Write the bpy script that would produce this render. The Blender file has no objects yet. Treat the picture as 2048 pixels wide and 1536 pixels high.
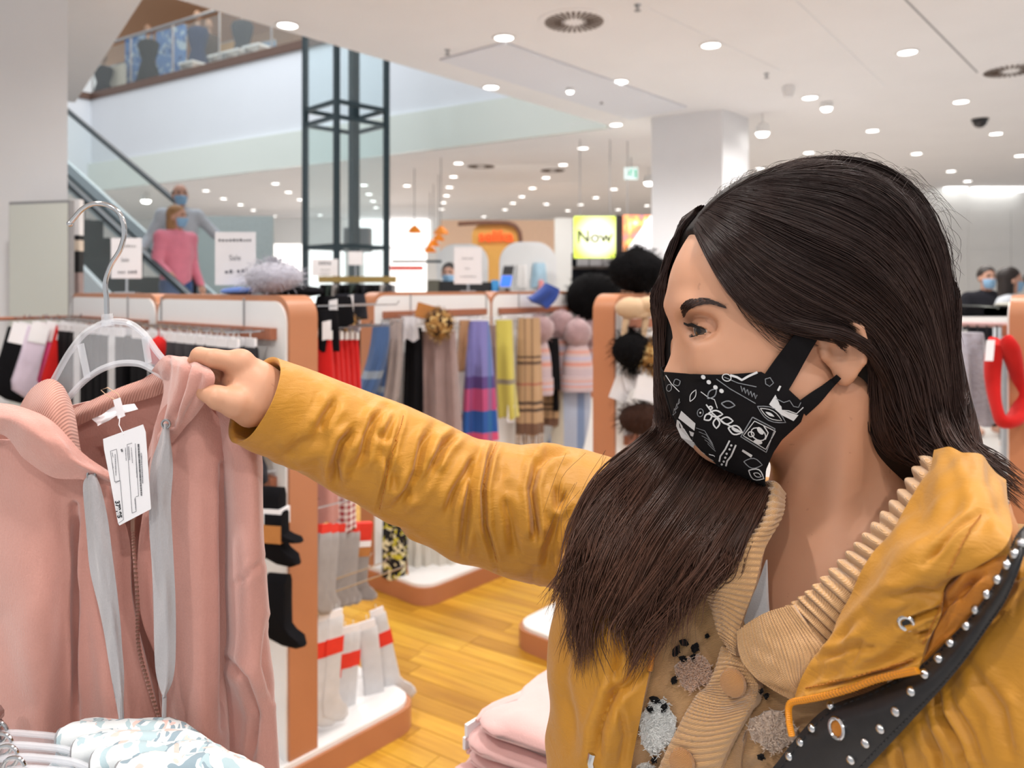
import bpy, math, random
import numpy as np
from mathutils import Vector, Matrix
R = math.radians
rnd = random.Random(7)
SC = bpy.context.scene
COL = SC.collection
F = 1540.0
CAMZ = 1.55
PX0, PY0 = 1024.0, 575.0

# ------------------------------------------------------------------ camera, world, exposure
cam_d = bpy.data.cameras.new('camera')
cam = bpy.data.objects.new('camera', cam_d); COL.objects.link(cam)
cam.location = (0, 0, CAMZ); cam.rotation_euler = (R(90), 0, 0)
cam_d.sensor_width = 36.0; cam_d.lens = F / 2048 * 36.0
cam_d.shift_y = -(768 - PY0) / 2048.0
cam_d.clip_start = 0.02; cam_d.clip_end = 200
cam_d.dof.use_dof = True; cam_d.dof.focus_distance = 0.67; cam_d.dof.aperture_fstop = 7.0
SC.camera = cam
SC.view_settings.view_transform = 'Standard'; SC.view_settings.look = 'None'
SC.view_settings.exposure = 0.09; SC.view_settings.gamma = 1.0
SC.view_settings.use_curve_mapping = False
W = bpy.data.worlds.new('world'); SC.world = W; W.use_nodes = True
W.node_tree.nodes['Background'].inputs[0].default_value = (0.97, 0.985, 1.0, 1)
W.node_tree.nodes['Background'].inputs[1].default_value = 0.70

def lamp(kind, name, loc, power, color=(1, .95, .9), size=.1, target=None, sizey=None, spot=None):
    d = bpy.data.lights.new(name, kind); d.energy = power; d.color = color
    if kind == 'AREA':
        d.shape = 'RECTANGLE'; d.size = size; d.size_y = sizey or size
    else:
        d.shadow_soft_size = size
    if kind == 'SPOT':
        d.spot_size = R(spot or 140); d.spot_blend = .7
    o = bpy.data.objects.new(name, d); COL.objects.link(o); o.location = loc
    if target is not None:
        o.rotation_euler = (Vector(target) - Vector(loc)).to_track_quat('-Z', 'Y').to_euler()
    return o
# daylight falling into the open atrium, over the escalator
lamp('AREA', 'atrium_skylight', (-4.0, 10.2, 8.5), 340, (.86, .93, 1), 5, (-4.6, 10.6, 0), 3.5)

# ------------------------------------------------------------------ helpers
def P(px, py, Y):
    return Vector(((px - PX0) / F * Y, Y, CAMZ - (py - PY0) / F * Y))
def PZ(px, py, z):
    "point on the horizontal plane z"
    Y = (CAMZ - z) * F / (py - PY0)
    return Vector(((px - PX0) / F * Y, Y, z))
U = Vector((.66, .75, 0)).normalized(); V = Vector((-.75, .66, 0)).normalized(); Z = Vector((0, 0, 1))

class MB:
    def __init__(s): s.v = []; s.f = []; s.m = []; s.uv = None
    def add(s, vs, fs, mi=0):
        b = len(s.v); s.v += [tuple(x) for x in vs]
        for f in fs: s.f.append(tuple(i + b for i in f)); s.m.append(mi)
        return s
    def obox(s, o, ax, ay, az, mi=0):
        o, ax, ay, az = Vector(o), Vector(ax), Vector(ay), Vector(az)
        if ax.cross(ay).dot(az) < 0: ax, ay = ay, ax
        vs = [o, o + ax, o + ax + ay, o + ay, o + az, o + ax + az, o + ax + ay + az, o + ay + az]
        return s.add(vs, [(0, 3, 2, 1), (4, 5, 6, 7), (0, 1, 5, 4), (1, 2, 6, 5), (2, 3, 7, 6), (3, 0, 4, 7)], mi)
    def box(s, c, size, ax=(1, 0, 0), mi=0):
        ax = Vector(ax).normalized(); ay = Z.cross(ax); sx, sy, sz = size
        c = Vector(c)
        return s.obox(c - ax * sx / 2 - ay * sy / 2 - Z * sz / 2, ax * sx, ay * sy, Z * sz, mi)
    def prism(s, pts, ext, mi=0):
        pts = [Vector(p) for p in pts]; n = len(pts); ext = Vector(ext)
        nrm = Vector((0, 0, 0))
        for i in range(n): nrm += (pts[i] - pts[0]).cross(pts[(i + 1) % n] - pts[0])
        if nrm.dot(ext) > 0: pts = pts[::-1]
        vs = pts + [p + ext for p in pts]
        fs = [tuple(range(n)), tuple(range(2 * n - 1, n - 1, -1))]
        fs += [(i, i + n, (i + 1) % n + n, (i + 1) % n) for i in range(n)]
        return s.add(vs, fs, mi)
    def tube(s, pts, r, n=8, mi=0, caps=True, flat=1.0, up=None):
        pts = [Vector(p) for p in pts]; m = len(pts)
        rs = r if hasattr(r, '__len__') else [r] * m
        t0 = (pts[1] - pts[0]).normalized()
        a = Vector(up) if up is not None else (Z if abs(t0.z) < .9 else Vector((1, 0, 0)))
        vs = []; prev = None
        for i in range(m):
            t = (pts[min(i + 1, m - 1)] - pts[max(i - 1, 0)]).normalized()
            base = a if prev is None else prev
            x = (base - t * base.dot(t))
            if x.length < 1e-6: x = t.orthogonal()
            x.normalize(); prev = x; y = t.cross(x)
            for k in range(n):
                c = 2 * math.pi * k / n
                vs.append(pts[i] + (x * math.cos(c) * flat + y * math.sin(c)) * rs[i])
        fs = [(i * n + k, i * n + (k + 1) % n, (i + 1) * n + (k + 1) % n, (i + 1) * n + k) for i in range(m - 1) for k in range(n)]
        if caps: fs += [tuple(range(n - 1, -1, -1)), tuple((m - 1) * n + k for k in range(n))]
        return s.add(vs, fs, mi)
    def loft(s, rings, mi=0, caps=True, closed=True):
        n = len(rings[0]); m = len(rings)
        vs = [p for r in rings for p in r]
        kk = n if closed else n - 1
        fs = [(i * n + k, i * n + (k + 1) % n, (i + 1) * n + (k + 1) % n, (i + 1) * n + k) for i in range(m - 1) for k in range(kk)]
        if caps and closed: fs += [tuple(range(n - 1, -1, -1)), tuple((m - 1) * n + k for k in range(n))]
        return s.add(vs, fs, mi)
    def lathe(s, prof, c, n=16, mi=0, axis=None, sx=1, sy=1):
        c = Vector(c)
        M = axis.to_track_quat('Z', 'Y').to_matrix() if axis is not None else Matrix.Identity(3)
        rings = [[c + M @ Vector((r * sx * math.cos(2 * math.pi * k / n), r * sy * math.sin(2 * math.pi * k / n), z)) for k in range(n)] for r, z in prof]
        return s.loft(rings, mi)
    def ball(s, c, r, n=12, mi=0, noise=0, seed=0):
        c = Vector(c); r3 = r if hasattr(r, '__len__') else (r, r, r); g = random.Random(seed)
        rings = []
        for i in range(n // 2 + 1):
            th = math.pi * min(max(i / (n // 2), .02), .98)
            ring = []
            for k in range(n):
                q = 1 + (g.uniform(-noise, noise) if noise else 0)
                a = 2 * math.pi * k / n
                ring.append(c + Vector((r3[0] * math.sin(th) * math.cos(a), r3[1] * math.sin(th) * math.sin(a), -r3[2] * math.cos(th))) * q)
            rings.append(ring)
        return s.loft(rings, mi)

def chain_matrix(o):
    M = Matrix.Identity(4)
    while o is not None:
        M = o.matrix_basis @ M if True else M
        o = o.parent
    return M
def mesh_from(name, v, f, mats, mi=None, smooth=True, angle=.7):
    me = bpy.data.meshes.new(name)
    me.from_pydata([tuple(x) for x in v] if not isinstance(v, np.ndarray) else v.tolist(), [], f if not isinstance(f, np.ndarray) else f.tolist())
    for m in (mats if isinstance(mats, (list, tuple)) else [mats]): me.materials.append(m)
    if mi is not None and any(mi): me.polygons.foreach_set('material_index', mi)
    if smooth:
        me.polygons.foreach_set('use_smooth', [True] * len(me.polygons))
        if angle: me.set_sharp_from_angle(angle=angle)
    me.validate(); me.update()
    return me
def obj(name, mb, mats, parent=None, smooth=True, angle=.7, local=False):
    v = mb.v
    if parent is not None and not local:
        M = chain_matrix(parent).inverted()
        v = [M @ Vector(x) for x in v]
    me = mesh_from(name, v, mb.f, mats, mb.m, smooth, angle)
    o = bpy.data.objects.new(name, me); COL.objects.link(o)
    if parent is not None: o.parent = parent
    return o
def tag(o, label=None, cat=None, group=None, kind=None):
    if label: o['label'] = label
    if cat: o['category'] = cat
    if group: o['group'] = group
    if kind: o['kind'] = kind
    return o
def thing(name, label, cat, loc=(0, 0, 0), rz=0, group=None):
    o = bpy.data.objects.new(name, None); COL.objects.link(o)
    o.empty_display_size = .05
    o.location = loc; o.rotation_euler = (0, 0, rz)
    return tag(o, label, cat, group)
def struct(name, mb, mat, label=None, smooth=False):
    o = obj(name, mb, mat, None, smooth); o['kind'] = 'structure'
    if label: o['label'] = label
    return o
ORD = 'first second third fourth fifth sixth seventh eighth ninth tenth eleventh twelfth thirteenth fourteenth fifteenth sixteenth seventeenth eighteenth nineteenth twentieth twenty-first twenty-second twenty-third'.split()
def copy_tree(o, parent=None):
    c = o.copy(); COL.objects.link(c)
    if parent is not None: c.parent = parent
    for ch in list(o.children):
        copy_tree(ch, c)
    return c
def crom(pts, t):
    "Catmull-Rom through pts (numpy n,k) at t in [0,1]"
    pts = np.asarray(pts, float); n = len(pts); t = np.atleast_1d(t) * (n - 1)
    i = np.clip(t.astype(int), 0, n - 2); u = (t - i)[:, None]
    g = lambda k: np.where((k < 0)[:, None], 2 * pts[0] - pts[1], np.where((k >= n)[:, None], 2 * pts[-1] - pts[-2], pts[np.clip(k, 0, n - 1)]))
    p0, p1, p2, p3 = g(i - 1), g(i), g(i + 1), g(i + 2)
    return .5 * (2 * p1 + (p2 - p0) * u + (2 * p0 - 5 * p1 + 4 * p2 - p3) * u ** 2 + (3 * p1 - p0 - 3 * p2 + p3) * u ** 3)
def sheet_grid(ctrl, nu, nv):
    "ctrl: rows of control points (rows may differ in length) -> (nu,nv,3) array"
    rows = [crom(np.array([tuple(p) for p in r]), np.linspace(0, 1, nv)) for r in ctrl]
    rows = np.array(rows)
    out = np.zeros((nu, nv, 3)); tt = np.linspace(0, 1, nu)
    for j in range(nv): out[:, j] = crom(rows[:, j], tt)
    return out
def grid_normals(g):
    du = np.gradient(g, axis=0); dv = np.gradient(g, axis=1)
    n = np.cross(du, dv); n /= np.linalg.norm(n, axis=2, keepdims=True) + 1e-12
    return n
def toward(n, g, away=False):
    "flip normals so that they look to the place the garment is seen from"
    view = np.array([0, 0, CAMZ]) - g
    s = np.sign((n * view).sum(2).mean())
    return n * (s if s != 0 else 1)
def sheet_obj(name, g, mat, parent, thick=.003, n=None):
    "a closed slab around the grid g"
    nu, nv = g.shape[:2]
    if n is None: n = toward(grid_normals(g), g)
    top = g.reshape(-1, 3); bot = (g - n * thick).reshape(-1, 3)
    v = np.vstack([top, bot]); N = nu * nv
    idx = np.arange(N).reshape(nu, nv)
    q = np.stack([idx[:-1, :-1], idx[1:, :-1], idx[1:, 1:], idx[:-1, 1:]], -1).reshape(-1, 4)
    s = np.sign((np.cross(g[1:, :-1] - g[:-1, :-1], g[:-1, 1:] - g[:-1, :-1]) * n[:-1, :-1]).sum(2).mean())
    f1 = q if s > 0 else q[:, ::-1]
    f2 = f1[:, ::-1] + N
    loop = list(idx[0, :]) + list(idx[1:, -1]) + list(idx[-1, -2::-1]) + list(idx[-2:0:-1, 0])
    sd = []
    for k in range(len(loop)):
        a, b = loop[k], loop[(k + 1) % len(loop)]
        sd.append((a, b, b + N, a + N) if s < 0 else (b, a, a + N, b + N))
    mb = MB(); mb.v = [tuple(x) for x in v]; mb.f = [tuple(x) for x in f1] + [tuple(x) for x in f2] + sd; mb.m = [0] * len(mb.f)
    return obj(name, mb, mat, parent, True, 1.2)
def smooth_noise(shape, cells, seed):
    "smooth 2-D noise in [-1,1] for displacing grids"
    g = np.random.RandomState(seed).uniform(-1, 1, (cells[0] + 3, cells[1] + 3))
    a = crom(g, np.linspace(.0, 1, shape[0])); b = crom(a.T, np.linspace(0, 1, shape[1])).T
    return b
def copy_mesh_text(txt, size, mat, parent, o, ax, ay, name='lettering', depth=.0006, align='CENTER', bold=0):
    cu = bpy.data.curves.new('tmp', 'FONT'); cu.body = txt; cu.size = size; cu.align_x = align; cu.align_y = 'CENTER'
    cu.extrude = depth; cu.offset = bold
    t = bpy.data.objects.new('tmp', cu); COL.objects.link(t)
    dg = bpy.context.evaluated_depsgraph_get()
    me = bpy.data.meshes.new_from_object(t.evaluated_get(dg))
    bpy.data.objects.remove(t); bpy.data.curves.remove(cu)
    ax, ay = Vector(ax).normalized(), Vector(ay).normalized(); az = ax.cross(ay)
    mb = MB(); o = Vector(o)
    mb.v = [tuple(o + ax * q.co.x + ay * q.co.y + az * q.co.z) for q in me.vertices]
    mb.f = [tuple(p.vertices) for p in me.polygons]; mb.m = [0] * len(mb.f)
    bpy.data.meshes.remove(me)
    return obj(name, mb, mat, parent, False)

# ------------------------------------------------------------------ implicit surfaces
def smin(a, b, k):
    h = np.clip(.5 + .5 * (b - a) / k, 0, 1)
    return b + (a - b) * h - k * h * (1 - h)
def smax(a, b, k): return -smin(-a, -b, k)
def ell(p, c, r, M=None):
    q = p - np.asarray(c, float)
    if M is not None: q = q @ M
    r = np.asarray(r, float)
    k0 = np.linalg.norm(q / r, axis=1); k1 = np.linalg.norm(q / (r * r), axis=1) + 1e-9
    return k0 * (k0 - 1) / k1
def cap(p, a, b, ra, rb):
    a = np.asarray(a, float); b = np.asarray(b, float); ba = b - a
    h = np.clip(((p - a) @ ba) / (ba @ ba), 0, 1)
    return np.linalg.norm(p - a - h[:, None] * ba, axis=1) - (ra + (rb - ra) * h)
def surfnet(fn, xs, ys, zs, block=8, margin=1.6):
    "surface nets on a rectilinear grid, only evaluated near the surface"
    nx, ny, nz = len(xs), len(ys), len(zs)
    G = np.full((nx, ny, nz), 1.0, np.float32)
    done = np.zeros((nx, ny, nz), bool)
    bx = [(i, min(i + block, nx)) for i in range(0, nx, block)]
    by = [(i, min(i + block, ny)) for i in range(0, ny, block)]
    bz = [(i, min(i + block, nz)) for i in range(0, nz, block)]
    cs = []; hd = []; rg = []
    for x0, x1 in bx:
        for y0, y1 in by:
            for z0, z1 in bz:
                lo = np.array((xs[x0], ys[y0], zs[z0])); hi = np.array((xs[min(x1, nx - 1)], ys[min(y1, ny - 1)], zs[min(z1, nz - 1)]))
                cs.append((lo + hi) / 2); hd.append(np.linalg.norm(hi - lo) / 2); rg.append((x0, x1, y0, y1, z0, z1))
    fc = fn(np.array(cs)); hd = np.array(hd)
    pts = []; sl = []
    for k, r in enumerate(rg):
        x0, x1, y0, y1, z0, z1 = r
        if abs(fc[k]) > hd[k] * margin:
            G[x0:x1, y0:y1, z0:z1] = fc[k]; continue
        sl.append(r)
        A = np.stack(np.meshgrid(xs[x0:x1], ys[y0:y1], zs[z0:z1], indexing='ij'), -1).reshape(-1, 3)
        pts.append(A)
    allp = np.vstack(pts); val = np.empty(len(allp))
    for i in range(0, len(allp), 400000): val[i:i + 400000] = fn(allp[i:i + 400000])
    o = 0
    for r in sl:
        x0, x1, y0, y1, z0, z1 = r; n = (x1 - x0) * (y1 - y0) * (z1 - z0)
        G[x0:x1, y0:y1, z0:z1] = val[o:o + n].reshape(x1 - x0, y1 - y0, z1 - z0); o += n
    S = G < 0
    c = np.zeros((nx - 1, ny - 1, nz - 1), np.int8)
    for i in (0, 1):
        for j in (0, 1):
            for k in (0, 1):
                c += S[i:nx - 1 + i, j:ny - 1 + j, k:nz - 1 + k]
    act = np.argwhere((c > 0) & (c < 8))
    idx = -np.ones(c.shape, np.int32); idx[tuple(act.T)] = np.arange(len(act))
    acc = np.zeros((len(act), 3)); cnt = np.zeros(len(act))
    ax = [np.asarray(xs), np.asarray(ys), np.asarray(zs)]
    corners = [(i, j, k) for i in (0, 1) for j in (0, 1) for k in (0, 1)]
    for a in corners:
        for d in range(3):
            if a[d]: continue
            b = list(a); b[d] = 1
            ia = act + np.array(a); ib = act + np.array(b)
            ga = G[tuple(ia.T)].astype(float); gb = G[tuple(ib.T)].astype(float)
            cr = (ga < 0) != (gb < 0)
            t = np.where(cr, ga / np.where(cr, ga - gb, 1), 0)
            pa = np.stack([ax[e][ia[:, e]] for e in range(3)], 1); pb = np.stack([ax[e][ib[:, e]] for e in range(3)], 1)
            acc += np.where(cr[:, None], pa + (pb - pa) * t[:, None], 0); cnt += cr
    vert = acc / cnt[:, None]
    faces = []
    for d in range(3):
        e1, e2 = (d + 1) % 3, (d + 2) % 3
        sh = [nx, ny, nz]; sh[d] -= 1
        lo = [slice(0, n) for n in sh]; hi = list(lo); hi[d] = slice(1, sh[d] + 1)
        a, b = S[tuple(lo)], S[tuple(hi)]
        e = np.argwhere(a != b)
        e = e[(e[:, e1] > 0) & (e[:, e2] > 0) & (e[:, e1] < [nx, ny, nz][e1] - 1) & (e[:, e2] < [nx, ny, nz][e2] - 1)]
        inside = a[tuple(e.T)]
        o1 = np.zeros(3, int); o1[e1] = 1; o2 = np.zeros(3, int); o2[e2] = 1
        q = np.stack([idx[tuple((e - o1 - o2).T)], idx[tuple((e - o2).T)], idx[tuple(e.T)], idx[tuple((e - o1).T)]], 1)
        q[~inside] = q[~inside][:, ::-1]
        faces.append(q)
    f = np.vstack(faces); f = f[(f >= 0).all(1)]
    return vert, f
def axis_of(*seg):
    "seg: (start, end, step) pieces -> coordinates"
    out = []
    for a, b, h in seg:
        n = max(1, int(round((b - a) / h))); out += list(np.linspace(a, b, n, endpoint=False))
    out.append(seg[-1][1]); return np.array(out)
def net_obj(name, fn, xs, ys, zs, mat, parent, angle=None):
    v, f = surfnet(fn, xs, ys, zs)
    M = chain_matrix(parent).inverted() if parent is not None else Matrix.Identity(4)
    v = v + np.array(M.translation) if parent is not None else v
    me = mesh_from(name, v, f, mat, None, True, angle)
    o = bpy.data.objects.new(name, me); COL.objects.link(o)
    if parent is not None: o.parent = parent
    return o
# ------------------------------------------------------------------ materials
class NT:
    def __init__(s, name):
        s.m = bpy.data.materials.new(name); s.m.use_nodes = True
        s.t = s.m.node_tree; s.n = s.t.nodes; s.l = s.t.links
        s.b = s.n['Principled BSDF']; s.out = s.n['Material Output']
    def node(s, ty, **kw):
        x = s.n.new(ty)
        for k, v in kw.items(): setattr(x, k, v)
        return x
    def link(s, a, b): s.l.new(a, b)
    def coord(s, which='Object'):
        return s.node('ShaderNodeTexCoord').outputs[which]
    def mapping(s, vec, scale=(1, 1, 1), rot=(0, 0, 0), loc=(0, 0, 0)):
        x = s.node('ShaderNodeMapping'); x.inputs['Scale'].default_value = scale; x.inputs['Rotation'].default_value = rot; x.inputs['Location'].default_value = loc
        s.link(vec, x.inputs[0]); return x.outputs[0]
    def noise(s, vec, scale, detail=4, rough=.55, dist=0):
        x = s.node('ShaderNodeTexNoise'); x.inputs['Scale'].default_value = scale; x.inputs['Detail'].default_value = detail
        x.inputs['Roughness'].default_value = rough; x.inputs['Distortion'].default_value = dist
        s.link(vec, x.inputs['Vector']); return x.outputs['Fac']
    def voro(s, vec, scale, feat='F1', out='Distance', rand=1):
        x = s.node('ShaderNodeTexVoronoi', feature=feat); x.inputs['Scale'].default_value = scale; x.inputs['Randomness'].default_value = rand
        s.link(vec, x.inputs['Vector']); return x.outputs[out]
    def wave(s, vec, scale, dist=0, dirn='X', detail=2, prof='SIN'):
        x = s.node('ShaderNodeTexWave', bands_direction=dirn, wave_profile=prof); x.inputs['Scale'].default_value = scale
        x.inputs['Distortion'].default_value = dist; x.inputs['Detail'].default_value = detail
        s.link(vec, x.inputs['Vector']); return x.outputs['Fac']
    def ramp(s, fac, stops, interp='LINEAR'):
        x = s.node('ShaderNodeValToRGB'); e = x.color_ramp.elements; x.color_ramp.interpolation = interp
        while len(e) < len(stops): e.new(.5)
        for i, (p, c) in enumerate(stops): e[i].position = p; e[i].color = (*c, 1) if len(c) == 3 else c
        s.link(fac, x.inputs[0]); return x.outputs[0]
    def mix(s, fac, a, b, mode='MIX'):
        x = s.node('ShaderNodeMix', data_type='RGBA', blend_type=mode)
        for sock, v in ((x.inputs[0], fac), (x.inputs[6], a), (x.inputs[7], b)):
            if hasattr(v, 'links'): s.link(v, sock)
            elif isinstance(v, (int, float)): sock.default_value = v
            else: sock.default_value = (*v, 1)
        return x.outputs[2]
    def math(s, op, a, b=0.0):
        x = s.node('ShaderNodeMath', operation=op)
        for sock, v in ((x.inputs[0], a), (x.inputs[1], b)):
            if hasattr(v, 'links'): s.link(v, sock)
            else: sock.default_value = v
        return x.outputs[0]
    def sep(s, vec):
        x = s.node('ShaderNodeSeparateXYZ'); s.link(vec, x.inputs[0]); return x.outputs
    def bump(s, h, strength=.3, dist=.002):
        x = s.node('ShaderNodeBump'); x.inputs['Strength'].default_value = strength; x.inputs['Distance'].default_value = dist
        s.link(h, x.inputs['Height']); s.link(x.outputs[0], s.b.inputs['Normal']); return x
    def base(s, c):
        if hasattr(c, 'links'): s.link(c, s.b.inputs['Base Color'])
        else: s.b.inputs['Base Color'].default_value = (*c, 1)
        return s
    def set(s, **kw):
        for k, v in kw.items(): s.b.inputs[k.replace('_', ' ')].default_value = v
        return s
def lin(r, g, b):
    f = lambda c: (c / 255 / 12.92) if c <= 10 else ((c / 255 + .055) / 1.055) ** 2.4
    return (f(r), f(g), f(b))
def plain(name, col, rough=.6, metal=0, noise=.06, scale=30, bump=0, spec=.4, coat=0):
    t = NT(name); v = t.coord()
    f = t.noise(v, scale)
    c2 = tuple(min(1, c * (1 + noise)) for c in col); c1 = tuple(c * (1 - noise) for c in col)
    t.base(t.ramp(f, [(.3, c1), (.7, c2)])).set(Roughness=rough, Metallic=metal, Specular_IOR_Level=spec, Coat_Weight=coat)
    if bump: t.bump(f, bump, .003)
    return t.m
def cloth(name, col, var=.12, weave=900, rough=.9, bump=.25, sheen=.25, big=14, dist=.001):
    t = NT(name); v = t.coord()
    a = t.noise(v, big, 5); b = t.noise(v, weave, 2)
    c = t.ramp(a, [(.25, tuple(x * (1 - var) for x in col)), (.75, tuple(min(1, x * (1 + var)) for x in col))])
    c = t.mix(t.math('MULTIPLY', b, .5), c, tuple(x * .6 for x in col))
    t.base(c).set(Roughness=rough, Sheen_Weight=sheen * min(1, 4 * max(col)), Specular_IOR_Level=.2 if max(col) > .1 else .08)
    t.bump(b, bump, dist)
    return t.m
def emit(name, col, strength):
    t = NT(name); t.base(col).set(Emission_Color=(*col, 1), Emission_Strength=strength)
    return t.m
def glassy(name, col=(.9, .95, .95), rough=.02, alpha=.25, ior=1.45):
    "thin sheet glass: part mirror, mostly see-through"
    t = NT(name); t.base(col).set(Roughness=rough, IOR=ior, Transmission_Weight=0)
    tr = t.node('ShaderNodeBsdfTransparent'); tr.inputs[0].default_value = (*col, 1)
    mx = t.node('ShaderNodeMixShader'); mx.inputs[0].default_value = 1 - alpha
    t.link(t.b.outputs[0], mx.inputs[1]); t.link(tr.outputs[0], mx.inputs[2]); t.link(mx.outputs[0], t.out.inputs[0])
    return t.m
def bands(name, col, bl, rough=.9, weave=700, bump=.25):
    "cloth with stripes / plaid: bl = (axis, [(pos,width,color)...]) on generated coordinates"
    t = NT(name); g = t.sep(t.coord('Generated')); c = None
    v = t.coord(); nz = t.noise(v, weave, 2)
    cur = col; first = True
    for axis, pos, w, cc, op in bl:
        d = t.math('ABSOLUTE', t.math('SUBTRACT', g[axis], pos))
        m = t.math('MULTIPLY', t.math('LESS_THAN', d, w / 2), op)
        cur = t.mix(m, cur, cc)
    cur = t.mix(t.math('MULTIPLY', nz, .35), cur, (.02, .02, .02))
    t.base(cur).set(Roughness=rough, Sheen_Weight=.2, Specular_IOR_Level=.15); t.bump(nz, bump, .001)
    return t.m
def spots(name, base, cols, scale=40, thr=.5, dist=1.2):
    t = NT(name); v = t.coord(); cur = base
    for i, (c, off, th) in enumerate(cols):
        n = t.noise(t.mapping(v, loc=(off, off * .7, off * 1.3)), scale, 1, .4, dist)
        cur = t.mix(t.math('GREATER_THAN', n, th), cur, c)
    t.base(cur).set(Roughness=.85, Specular_IOR_Level=.2); t.bump(t.noise(v, 800, 2), .15, .001)
    return t.m

M = {}
M['white'] = plain('white_paint', (.78, .77, .76), .55, noise=.02, scale=3)
M['ceil'] = plain('ceiling_paint', (.82, .80, .80), .8, noise=.015, scale=2)
M['ceil_cool'] = plain('cool_ceiling_paint', (.74, .745, .79), .8, noise=.01, scale=2)
M['fascia'] = plain('fascia_paint', (.80, .82, .86), .6, noise=.01, scale=1)
M['wall'] = plain('wall_paint', (.80, .80, .79), .7, noise=.02, scale=2)
M['column'] = plain('column_paint', (.79, .785, .80), .75, noise=.015, scale=2)
M['panel'] = plain('white_laminate', (.80, .79, .785), .35, noise=.015, scale=4, coat=.1)
M['bronze'] = plain('copper_brown_laminate', lin(176, 116, 80), .42, noise=.03, scale=5, spec=.45, coat=.05)
M['rail'] = plain('brown_peg_rail', lin(158, 98, 72), .5, noise=.05)
M['chrome'] = plain('chrome', (.56, .56, .57), .13, 1, noise=.02)
M['steel'] = plain('brushed_steel', (.42, .42, .43), .35, 1, noise=.05)
M['dark_steel'] = plain('dark_blue_grey_steel', lin(58, 72, 78), .45, .4, noise=.08)
M['black'] = plain('black_plastic', (.012, .012, .014), .5, noise=.2)
M['rubber'] = plain('black_rubber', (.014, .014, .016), .55, noise=.2)
M['grey'] = plain('grey_plastic', (.28, .28, .29), .5)
M['paper'] = plain('white_paper', (.80, .78, .80), .75, noise=.015, scale=20)
M['ink'] = plain('grey_ink', (.12, .12, .14), .8, noise=.1)
M['ink_dark'] = plain('black_ink', (.02, .02, .025), .8, noise=.1)
M['kraft'] = plain('kraft_card', lin(176, 116, 60), .8)
M['glow'] = emit('lamp_diffuser', (1, .97, .92), 9)
M['glass_rail'] = glassy('railing_glass', (.96, .985, .98), .03, .07)
M['glass_lift'] = glassy('lift_glass', (.955, .985, .99), .02, .05)

def wood_mat():
    t = NT('honey_oak'); v = t.coord('Object')
    oi = t.node('ShaderNodeObjectInfo').outputs['Random']
    vv = t.mapping(v, (1.2, 22, 22))
    nn = t.node('ShaderNodeTexNoise', noise_dimensions='4D'); nn.inputs['Scale'].default_value = 2.2; nn.inputs['Detail'].default_value = 6
    t.link(vv, nn.inputs['Vector']); t.link(t.math('MULTIPLY', oi, 60), nn.inputs['W']); n = nn.outputs['Fac']
    a = t.ramp(n, [(.25, lin(178, 124, 36)), (.6, lin(208, 156, 52)), (.85, lin(222, 178, 78))])
    tone = t.ramp(oi, [(0, (.72, .66, .56)), (.5, (1, 1, 1)), (1, (1.0, 1.05, 1.0))])
    t.base(t.mix(1.0, a, tone, 'MULTIPLY')).set(Roughness=.38, Specular_IOR_Level=.4, Coat_Weight=.12, Coat_Roughness=.25)
    t.bump(n, .06, .002)
    return t.m
M['oak'] = wood_mat()
def skin_mat(name='skin', col=(.56, .295, .180)):
    t = NT(name); v = t.coord()
    n = t.noise(v, 9, 4, .6); m = t.noise(v, 420, 3)
    c = t.ramp(n, [(.3, tuple(x * y for x, y in zip(col, (.95, .88, .85)))), (.7, tuple(min(1, x * y) for x, y in zip(col, (1.05, 1.07, 1.1))))])
    fr = t.noise(v, 150, 2, .5)
    c = t.mix(t.math('MULTIPLY', t.math('GREATER_THAN', fr, .74), .25), c, (.25, .10, .06))
    t.base(c).set(Roughness=.48, Specular_IOR_Level=.42, Subsurface_Weight=.12)
    t.b.inputs['Subsurface Radius'].default_value = (1, .35, .2); t.b.inputs['Subsurface Scale'].default_value = .006
    t.bump(m, .05, .0006)
    return t.m
M['skin'] = skin_mat()
M['skin_far'] = plain('skin_tone', (.52, .29, .21), .6)
# ------------------------------------------------------------------ the shop shell
CZ = 3.4
C0 = Vector((-2.27, 4.80, CZ)); C1 = Vector((1.225, 8.94, CZ)); E2 = Vector((-4.37, 7.70, CZ))
FAR = lambda k: Vector((-8.2 + .84 * k, 15 - .54 * k, 0))          # line of the upper floor's edge, k metres from its corner
def flat(pts, z): return [Vector((p[0], p[1], z)) for p in pts]
cm = MB()
up = Vector((0, 0, .25))
cm.prism(flat([(-14, -2.5), (14, -2.5), (14, 4.8), (-14, 4.8)], CZ), up)
cm.prism(flat([C0, (14, 4.8), (14, 8.94), C1], CZ), up)
cm.prism(flat([C1, (14, 8.94), (14, 21.2), (-14, 21.2), (-14, 18.7), (-8.2, 15)], CZ), up)
cm.prism(flat([(-14, 4.8), C0, E2, (-5.0, 7.3), (-14, 11)], CZ), up)
ceiling = struct('ceiling', cm, M['ceil'])
m = MB(); m.prism([PZ(1010, 88, CZ - .02), PZ(1374, 216, CZ - .02), PZ(1262, 240, CZ - .02), PZ(880, 122, CZ - .02)], (0, 0, .019))
obj('ceiling_panel', m, M['ceil_cool'], ceiling, False)
for a, b in (((1806, -6), (1960, 150)), ((1580, -10), (1770, 172)), ((1300, 18), (1560, 140)), ((1130, 250), (1420, 216))):
    pa, pb = PZ(*a, CZ), PZ(*b, CZ); d = (pb - pa).normalized(); s = Vector((-d.y, d.x, 0)) * .006
    m = MB(); m.prism([pa - s, pb - s, pb + s, pa + s], (0, 0, -.003)); obj('joint', m, M['grey'] if a[0] == 1806 else M['column'], ceiling, False)

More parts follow.
